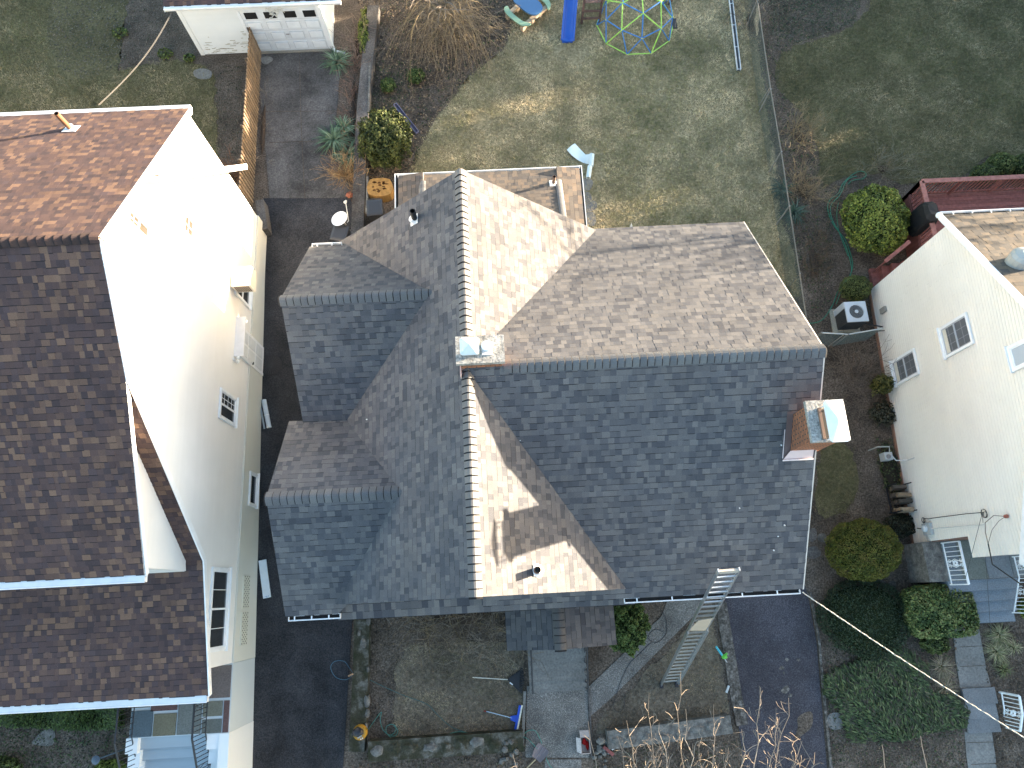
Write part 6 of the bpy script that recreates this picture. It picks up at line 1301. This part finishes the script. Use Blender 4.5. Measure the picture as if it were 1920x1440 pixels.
# ladder leaning on the front eave
lb, ltp = G(1253, 1276, .1), Vector((4.86, .28, 5.75)); lb = Vector((4.60, -2.80, gz(-2.8)))
t = thing('ladder', tuple(lb), 'long aluminium extension ladder leaning on the front gutter', 'ladder'); d = (ltp-lb).normalized(); L = (ltp-lb).length; sv = Vector((1, .02, 0)).normalized(); nv = sv.cross(d).normalized()
for e in (-1, 1): q = MB(); q.beam(lb+sv*e*.235, ltp+sv*e*.235, .03, .085, (1, 1, 1), up=nv); q.build('side_rail', 'metal', t)
k = int(L/.262)
for i in range(k): q = MB(); c_ = lb+d*(.2+i*.262); q.beam(c_-sv*.23, c_+sv*.23, .055, .03, (1, 1, 1), up=tuple(nv)); q.build('rung', 'metal', t)
for e in (-1, 1): q = MB(); q.beam(lb+sv*e*.262+nv*.06+d*.1, lb+sv*e*.262+nv*.06+d*L*.55, .026, .07, (1, 1, 1), up=nv); q.build('base_rail', 'metal', t)
for e in (-1, 1): q = MB(); q.box(tuple(lb+sv*e*.23+Vector((0, -.03, .03))), (.10, .16, .06), 0, (.03, .03, .035)); q.build('foot', 'vc', t)
q = MB(); c_ = lb+d*(L-.08); q.beam(c_-sv*.26, c_+sv*.26, .12, .05, (.42, .38, .33), up=nv); q.build('standoff', 'vc', t)
c_ = lb+d*(L*.60)-nv*.02; q = MB(); vs = [c_-sv*.26-d*.30, c_+sv*.20-d*.38, c_+sv*.26+d*.40, c_-sv*.12+d*.30]; q.slab([v-nv*.08 if False else v+(-nv if nv.z < 0 else nv)*.06 for v in vs], .01, (.48, .40, .31)); T(q.build('cardboard_sheet', 'vc'), 'tan cardboard sheet hung on the ladder rungs', 'cardboard')
# stairs and rails at the porch
q = MB(); st0, st1 = U(990, 1225, -.4).x, U(1098, 1225, -.4).x; y0_ = -1.25
for i in range(5): z_ = -.10-.165*i; q.bb((st0, y0_-.31*(i+1), z_-1), (st1, y0_-.31*i, z_)); q.bb((st0-.01, y0_-.31*(i+1)-.015, z_-.05), (st1+.01, y0_-.31*(i+1)+.01, z_+.003))
q.bb((st0, y0_, -1), (st1, .2, .06)); fs_ = q.build('front_steps', 'concrete', H); q = MB()
for i in range(5): z_ = -.10-.165*i; q.bb((st0+.02, y0_-.31*i-.012, z_), (st1-.02, y0_-.31*i+.006, z_+.012))
q.build('step_joint', 'soil', fs_)
for x_ in (st0+.07, st1-.04):
    railing(H, [(x_, y0_-.05, -.1), (x_, y0_-1.5, -.92)], .85, 8, (1, 1, 1), 'black_iron', rail=(.045, .03), bal=.008, name='stair_railing')
# steps on the neighbour walk and their white railing
for i, (a_, b_) in enumerate((((1800, 1290), (1858, 1318)), ((1802, 1318), (1862, 1345)), ((1808, 1345), (1862, 1372)))):
    p0, p1 = G(a_[0], a_[1]), G(b_[0], b_[1]); q = MB(); z_ = gz(p0.y)+.10-.025*i; q.bb((p0.x, p1.y, z_-.5), (p0.x+.98, p0.y-.012, z_), [(.17, .175, .18), (.20, .205, .21), (.18, .185, .19)][i]); T(q.build('stair_tread', 'matte'), ['top tread of the steps in the neighbour walk', 'middle tread of the steps in the neighbour walk', 'bottom tread of the steps in the neighbour walk'][i], 'step')
ra, rb, rc_ = G(1868, 1298), G(1880, 1330), G(1866, 1362); t = thing('step_railing', (rb.x, rb.y, gz(rb.y)), 'short white iron railing with a scroll panel at the lower walk', 'railing')
g1 = gz(rb.y); railing(t, [(rb.x+.0, ra.y, g1+.05), (rb.x, rb.y, g1), (rb.x, rc_.y-.05, g1-.28)], .85, 9, WR, 'vc', rail=(.05, .05), bal=.010, scroll=(.5,), name='rail_panel')
q = MB(); q.tube([(rb.x-.0, ra.y, g1+.88), (rb.x, ra.y-.0, g1)], .035, 7, col=WR); q.build('newel_post', 'vc', t)
# lawn rake
def tool(name, a, b, r, label, cat, col, z=.06):
    p, q_ = G(*a, z), G(*b, z); t = thing(name, (p.x, p.y, gz(p.y)), label, cat); mb = MB(); mb.tube([(p.x, p.y, gz(p.y)+.05), (q_.x, q_.y, gz(q_.y)+.08)], r, 7, col=col); mb.build('handle', 'vc', t); return t, p, q_
t, p, e = tool('leaf_rake', (886, 1270), (952, 1274), .015, 'black fan rake with a pale wooden handle on the front lawn', 'rake', (.62, .58, .50))
q = MB(); d_ = Vector((e.x-p.x, e.y-p.y, 0)).normalized(); n_ = Vector((-d_.y, d_.x, 0)); zz = gz(e.y)+.07
for i in range(15):
    f = (i-7)/7; q.beam((e.x, e.y, zz), tuple(Vector((e.x, e.y, zz-.03))+d_*.50*(1-.10*abs(f))+n_*f*.36), .03, .006, (.02, .022, .026))
q.add([(e.x, e.y, zz+.004), tuple(Vector((e.x, e.y, zz+.002))+d_*.36+n_*.26), tuple(Vector((e.x, e.y, zz+.002))+d_*.36-n_*.26)], [(0, 1, 2)], (.022, .025, .03)); q.build('rake_head', 'vc', t)
q = MB(); q.box((e.x+.10, e.y-.12, zz+.012), (.11, .035, .004), -.7, (.65, .68, .7)); q.build('label_tag', 'vc', t)
# push broom
t, p, e = tool('push_broom', (912, 1334), (960, 1346), .013, 'blue push broom with a red-tipped handle lying by the walk', 'broom', (.42, .55, .66))
q = MB(); q.tube([(p.x-.08, p.y+.02, gz(p.y)+.05), (p.x, p.y, gz(p.y)+.05)], .02, 6, col=(.20, .03, .03)); q.build('grip', 'vc', t)
h0, h1 = G(977, 1322, .06), G(967, 1374, .06); q = MB(); q.beam((h0.x-.03, h0.y, gz(h0.y)+.07), (h1.x-.03, h1.y, gz(h1.y)+.07), .07, .06, (.01, .06, .42)); q.prism([(e.x-.05, e.y-.05), ((h0.x+h1.x)/2-.03, h0.y*.35+h1.y*.65), ((h0.x+h1.x)/2-.03, h0.y*.65+h1.y*.35), (e.x-.05, e.y+.05)], gz(e.y)+.05, gz(e.y)+.09, (.01, .06, .42)); q.build('broom_head', 'plastic', t)
q = MB(); q.beam((h0.x+.03, h0.y, gz(h0.y)+.06), (h1.x+.03, h1.y, gz(h1.y)+.06), .05, .07, (.60, .60, .50)); q.build('bristles', 'matte', t)
# shovel
t, p, e = tool('shovel', (988, 1440), (1004, 1424), .018, 'scoop shovel with a wooden handle lying on the front walk', 'shovel', (.42, .33, .2)); q = MB(); c0 = G(1014, 1409, .08); d_ = (Vector((c0.x, c0.y, 0))-Vector((e.x, e.y, 0))).normalized(); n_ = Vector((-d_.y, d_.x, 0)); vs = []
for i in range(5):
    for j in range(7): f = (j-3)/3; w_ = (.15+.05*math.sin(i/4*2.2)); P_ = Vector((e.x, e.y, gz(e.y)+.06))+d_*(.02+.10*i)+n_*f*w_; P_.z += .05*f*f+.03*(1-i/4); vs.append(tuple(P_))
q.add(vs, [(i*7+j, i*7+j+1, i*7+j+8, i*7+j+7) for i in range(4) for j in range(6)], (.16, .14, .15)); q.build('blade', 'vc', t, smooth=True)
q = MB()
for f in (-.08, 0, .08): q.beam(Vector((e.x, e.y, gz(e.y)+.085))+d_*.05+n_*f, Vector((e.x, e.y, gz(e.y)+.075))+d_*.40+n_*f*1.3, .015, .012, (.24, .22, .23))
q.build('blade_rib', 'vc', t)
# open box of red tins
bx = G(1097, 1396, .1); g0 = gz(bx.y); t = thing('cardboard_box', (bx.x, bx.y, g0), 'small open cardboard box with red contents at the walk edge', 'box'); q = MB(); CB = (.42, .36, .33)
for (lo, hi) in (((-.13, -.22, .03), (.13, .22, .05)), ((-.14, -.22, .03), (-.12, .22, .22)), ((.12, -.22, .03), (.14, .22, .22)), ((-.14, -.23, .03), (.14, -.21, .22)), ((-.14, .21, .03), (.14, .23, .22))): q.bb((bx.x+lo[0], bx.y+lo[1], g0+lo[2]), (bx.x+hi[0], bx.y+hi[1], g0+hi[2]), CB)
q.build('box_body', 'matte', t); q = MB(); q.add([(bx.x-.14, bx.y+.23, g0+.22), (bx.x+.14, bx.y+.23, g0+.22), (bx.x+.13, bx.y+.40, g0+.20), (bx.x-.15, bx.y+.40, g0+.20)], [(0, 1, 2, 3)], CB); q.add([(bx.x-.14, bx.y-.22, g0+.22), (bx.x-.14, bx.y+.2, g0+.22), (bx.x-.26, bx.y+.22, g0+.18), (bx.x-.26, bx.y-.16, g0+.18)], [(0, 1, 2, 3)], (.5, .45, .42)); q.build('flap', 'matte', t)
q = MB(); q.blob((bx.x-.02, bx.y+.08, g0+.12), (.07, .10, .06), 2, .4, (.26, .012, .012), 3); q.blob((bx.x+.06, bx.y-.02, g0+.11), (.05, .12, .05), 2, .4, (.22, .01, .01), 4); T(q.build('red_cloth', 'matte'), 'crumpled red cloth inside the small open box', 'cloth')
p = G(1149, 1397, .1); q = MB(); q.box((p.x, p.y, gz(p.y)+.10), (.17, .22, .04), .4, (.72, .76, .78)); T(q.build('white_tile', 'vc'), 'white tile lying on the rubble right of the walk', 'tile')
p = G(1141, 1408, .1); q = MB(); q.box((p.x, p.y, gz(p.y)+.09), (.36, .09, .06), -.72, (.28, .10, .09)); T(q.build('brick', 'matte'), 'long dull red brick beside the white tile', 'brick')
p = G(1364, 1292, .12); q = MB(); q.box((p.x, p.y, gz(p.y)+.13), (.06, .22, .04), -.5, (.42, .45, .45)); T(q.build('brick', 'matte'), 'pale grey brick on the broken kerb', 'brick')
# toy water blaster
p = G(1350, 1223, .12); g0 = gz(p.y)+.13; t = thing('toy_blaster', (p.x, p.y, g0), 'turquoise and lime toy water blaster on the broken kerb', 'toy'); d_ = Vector((.5, -.85, 0)).normalized(); A = Vector((p.x, p.y, g0))
q = MB(); q.tube([A-d_*.20, A+d_*.10], .035, 8, col=(.05, .40, .50)); q.build('barrel', 'plastic', t); q = MB(); q.blob(tuple(A+d_*.15+Vector((.04, 0, 0))), (.09, .07, .05), 2, .2, (.10, .45, .04), 2); q.beam(A+d_*.14, A+d_*.14+Vector((.14, .08, 0)), .05, .04, (.10, .45, .04)); q.build('body', 'plastic', t); q = MB(); q.tube([A+d_*.2, A+d_*.34], .014, 6, col=(.45, .42, .42)); q.build('nozzle', 'plastic', t)
# yellow and black compressor on the mossy wall
p = G(674, 1374, .55); g0 = gz(p.y)+.33; t = thing('shop_vacuum', (p.x, p.y, g0), 'yellow and black portable compressor on the mossy wall', 'compressor')
q = MB(); q.lathe((p.x, p.y, g0), [(.17, 0), (.21, .06), (.21, .16), (.17, .22)], 20, (.42, .21, .02)); q.build('tank', 'plastic', t); q = MB(); q.blob((p.x-.05, p.y+.02, g0+.22), (.17, .14, .11), 2, .12, (.018, .018, .024), 3); q.box((p.x+.02, p.y-.10, g0+.29), (.14, .04, .02), .5, (.3, .3, .28)); q.build('motor_cover', 'plastic', t)
q = MB()
for dx in (0, .05): q.lathe((p.x+.04+dx, p.y-.17+dx*.5, g0+.20), [(.018, 0), (.018, .03)], 8, (.7, .72, .75))
q.build('gauge', 'plastic', t)
# white downpipe rolls by the left wall, white board
p0, p1 = G(495, 750, .08), G(505, 802, .08); t = thing('downpipe', (p0.x, p0.y, gz(p0.y)), 'pale blue-grey round downpipe length leaning at the left wall', 'pipe'); q = MB(); A, B = Vector((p0.x, p0.y, gz(p0.y)+.10)), Vector((p1.x, p1.y, gz(p1.y)+.10)); q.tube([A, B], .075, 14, col=(.52, .58, .64)); q.build('pipe_body', 'vc', t); q = MB(); mdl = A.lerp(B, .55); q.tube([mdl, mdl+(B-A)*.02], .079, 14, col=(.75, .78, .8)); q.tube([B-(B-A)*.03, B], .080, 14, col=(.7, .74, .76)); q.build('collar', 'vc', t)
A2, B2 = A+Vector((-.13, -.1, -.03)), B+Vector((-.16, -.02, -.04)); q = MB(); q.tube([A2, B2], .03, 8, col=(.35, .40, .44)); T(q.build('thin_pipe', 'vc'), 'thin grey pipe lying beside the round downpipe', 'pipe')
q0, q1 = G(492, 1050, .06), G(501, 1121, .06); t = thing('packing_board', (q0.x, q0.y, gz(q0.y)), 'long white packing board on the asphalt with a blue mark', 'board'); q = MB(); q.beam((q0.x, q0.y, gz(q0.y)+.06), (q1.x, q1.y, gz(q1.y)+.06), .23, .05, (.62, .68, .72)); q.build('board', 'vc', t)
q = MB(); d_ = (q1-q0).normalized(); n_ = Vector((-d_.y, d_.x, 0)); zz = gz(q1.y)+.087
for i, (u_, v_, a_) in enumerate(((.06, .05, .06), (.06, .0, .09), (.065, -.05, .05), (.10, .03, .03), (.10, -.03, .04))): c_ = q1-d_*u_+n_*v_; q.box((c_.x, c_.y, zz), (.022, a_, .004), .2*i, (.05, .20, .38))
q.build('blue_mark', 'vc', t)
# hoses and cords
def cord(name, pts, r, col, label, cat='hose', z=.03, n=6, mt='rubber'):
    P_ = [Vector(q.xy) for q in (G(a, b, z) for a, b in pts)]; out = []
    for i in range(len(P_)-1):
        p0, p1, p2, p3 = P_[max(0, i-1)], P_[i], P_[i+1], P_[min(len(P_)-1, i+2)]
        for j in range(5):
            t_ = j/5; v = .5*((2*p1)+(-p0+p2)*t_+(2*p0-5*p1+4*p2-p3)*t_*t_+(-p0+3*p1-3*p2+p3)*t_**3); out.append((v.x, v.y, gz(v.y)+z))
    out.append((P_[-1].x, P_[-1].y, gz(P_[-1].y)+z)); q = MB(); q.tube(out, r, n, col=col); return T(q.build(name, mt), label, cat)
HG = (.03, .16, .10)
cord('garden_hose', [(1512, 607), (1536, 603), (1550, 590), (1562, 570), (1572, 545), (1590, 522), (1598, 505), (1597, 485), (1585, 450), (1562, 420), (1552, 392), (1556, 375), (1572, 362), (1580, 345), (1595, 330), (1612, 321), (1624, 326), (1618, 335), (1600, 338), (1590, 345)], .016, HG, 'green garden hose winding round the large boxwood, outer line')
cord('garden_hose', [(1568, 570), (1580, 540), (1596, 512), (1592, 480), (1576, 440), (1560, 410), (1558, 385), (1575, 365), (1588, 338), (1606, 330)], .014, (.04, .20, .13), 'green garden hose doubled back inside the outer line')
cord('garden_hose', [(1590, 480), (1575, 440), (1569, 405), (1572, 380)], .012, HG, 'short green hose end close to the boxwood')
TEAL = (.07, .24, .20)
cord('air_hose', [(690, 1368), (703, 1350), (715, 1335), (713, 1350), (718, 1368), (730, 1378), (740, 1373), (742, 1362), (733, 1358), (724, 1364), (726, 1376), (740, 1380), (746, 1370), (738, 1360)], .010, TEAL, 'coiled teal air hose beside the compressor', z=.04)
cord('air_hose', [(724, 1374), (740, 1388), (765, 1395), (800, 1390), (830, 1380), (860, 1372), (900, 1377), (950, 1380), (978, 1378), (990, 1370), (1003, 1370), (1012, 1384), (1016, 1394)], .010, TEAL, 'teal air hose running along the foot of the front lawn', z=.06)
cord('air_hose', [(978, 1380), (990, 1386), (1000, 1396), (1007, 1404)], .010, TEAL, 'short teal hose reaching the shovel', z=.08)
cord('air_hose', [(1024, 1421), (1030, 1434), (1042, 1446)], .010, TEAL, 'teal hose end below the shovel', z=.05)
cord('air_hose', [(665, 1262), (650, 1274), (630, 1270), (620, 1252), (628, 1240), (645, 1240), (655, 1252), (662, 1262)], .009, (.06, .14, .20), 'blue-grey hose loop lying on the left drive', z=.04)
cord('air_hose', [(664, 1262), (684, 1270), (700, 1278), (725, 1290), (760, 1305), (800, 1320), (820, 1340), (845, 1362), (870, 1372)], .009, (.05, .12, .12), 'dark thin hose crossing the front lawn', z=.06)
p0, p1 = G(653, 1268, .1), G(665, 1262, .1); q = MB(); q.beam((p0.x, p0.y, gz(p0.y)+.05), (p1.x, p1.y, gz(p1.y)+.36), .05, .03, (.38, .24, .15)); T(q.build('wood_offcut', 'wood'), 'brown wood offcut propped on the wall at the hose loop', 'wood')
cord('extension_cord', [(1225, 1130), (1240, 1145), (1250, 1165), (1248, 1190), (1230, 1205), (1215, 1195), (1228, 1180), (1244, 1185)], .007, (.03, .03, .035), 'dark cord looped on the side walk under the ladder', 'cord')
cord('extension_cord', [(1220, 1205), (1200, 1225), (1180, 1245), (1165, 1275), (1155, 1305), (1150, 1325), (1160, 1335), (1170, 1325), (1172, 1300)], .007, (.03, .03, .035), 'dark cord trailing down the side walk to the thin grass', 'cord')
# overhead service cable catching the sun
ca, cb = Vector((6.95, -.30, 4.35)), U(1960, 1408, 5.6); q = MB(); pts = []
for i in range(61): f = i/60; c_ = ca.lerp(cb, f); c_.z -= .35*4*f*(1-f)*.5; pts.append(c_+Vector((rng.gauss(0, .004), 0, rng.gauss(0, .004))))
q.tube([p_+Vector((.011*math.cos(k_*2.1), 0, .011*math.sin(k_*2.1))) for k_, p_ in enumerate(pts)], .011, 6, col=(.50, .46, .40)); q.tube([p_-Vector((.011*math.cos(k_*2.1), 0, .011*math.sin(k_*2.1))) for k_, p_ in enumerate(pts)], .009, 5, col=(.45, .41, .35)); T(q.build('service_cable', 'vc'), 'thick pale service cable running from the grey roof corner to the lower right', 'cable')
ca, cb = U(327, 12, 2.1), U(184, 197, 6.2); q = MB(); q.tube([ca.lerp(cb, i/10)+Vector((0, 0, -.25*math.sin(math.pi*i/10))) for i in range(11)], .008, 5, col=(.09, .088, .085)); q.tube([ca.lerp(cb, i/10)+Vector((.03, 0, -.25*math.sin(math.pi*i/10))) for i in range(11)], .006, 5, col=(.09, .088, .085)); T(q.build('service_cable', 'vc'), 'thin cable from the garage eave to the left house roof', 'cable')
for i, (a_, b_, z_) in enumerate((((1852, 975), (1810, 1085), 2.0), ((1852, 975), (1858, 1190), .5))):
    p_ = Vector((XRt-.08, 1.42, 3.1)); e = U(b_[0], b_[1], z_); q = MB(); q.tube([p_, e], .006, 4, col=(.06, .06, .06)); T(q.build('guy_wire', 'vc'), ['thin wire slanting left from the wall bracket on the right house', 'thin wire dropping straight from the wall bracket on the right house'][i], 'wire')
e = U(1935, 1110, 4.5); q = MB(); q.tube([(XRt-.25, .62, 3.3), (XRt-.4, .1, 3.5), tuple(e)], .016, 5, col=(.03, .03, .03)); T(q.build('service_drop', 'vc'), 'black service drop leaving the corner of the right house', 'cable')
# window air conditioner in the left wall
q0 = thing('window_air_conditioner', (XL+.2, 9.3, 2.2), 'cream box air conditioner hung in the white sunlit wall', 'air conditioner')
q = MB(); q.bb((XL+.06, 9.10, 2.35), (XL+.62, 9.72, 2.82), (.70, .66, .58)); q.build('housing', 'vc', q0); q = MB()
for i in range(9): q.bb((XL+.12+i*.05, 9.092, 2.40), (XL+.15+i*.05, 9.101, 2.76), (.16, .11, .08))
q.build('side_vent', 'matte', q0); q = MB()
for i in range(2): q.bb((XL+.2, 9.16+i*.28, 2.82), (XL+.46, 9.38+i*.28, 2.826), (.48, .36, .27))
q.build('top_vent', 'matte', q0)
# street-side garden lamp left
p = G(180, 1425, .9); t = thing('garden_lamp', (p.x+.35, p.y+.1, gz(p.y)), 'dark path lamp with a flat round hood left of the iron railing', 'lamp'); q = MB(); q.lathe((p.x, p.y, gz(p.y)+.9), [(0, 0), (.11, 0), (.12, .02), (.05, .06), (0, .07)], 14, (.10, .13, .17)); q.build('lamp_hood', 'vc', t); q = MB(); q.tube([(p.x+.08, p.y+.03, gz(p.y)+.88), (p.x+.5, p.y+.15, gz(p.y)+.75), (p.x+.62, p.y+.18, gz(p.y))], .02, 6, col=(.08, .1, .12)); q.build('lamp_post', 'vc', t)
# crumbs of roofing debris on the front slope
rr = random.Random(15)
for i, (px, py) in enumerate(((1470, 985), (1458, 1006), (1450, 1032), (1385, 1065), (1464, 835), (975, 826), (633, 790), (688, 787), (1386, 953))):
    P_ = on_plane(px, py, (0, WY, WZ), (0, -SW, 1)) if px > 1000 else (on_plane(px, py, (XR_, 0, ZR), (SM, 0, 1)) if px > 900 else on_plane(px, py, (XR_, 0, ZR), (-SM, 0, 1)))
    q = MB(); q.blob(tuple(P_+Vector((0, 0, .03))), (.022, .02, .012), 1, .3, (.6, .6, .58), i); T(q.build('debris_chip', 'vc'), 'tiny pale chip of debris lying on the grey roof', 'debris', 'pale chips on the grey roof')
# downspout at the rear right corner of the long neighbour gutter, white stand near the rear roof corner
p = G(1184, 426, .2); q = MB(); q.add([(p.x-.12, p.y-.1, 0), (p.x+.12, p.y-.1, 0), (p.x, p.y+.12, .30), (p.x, p.y-.05, 0)], [(0, 1, 2), (1, 3, 2), (3, 0, 2)], (.75, .75, .72)); T(q.build('folded_card', 'vc'), 'small white folded card on the lawn at the grey roof edge', 'card')
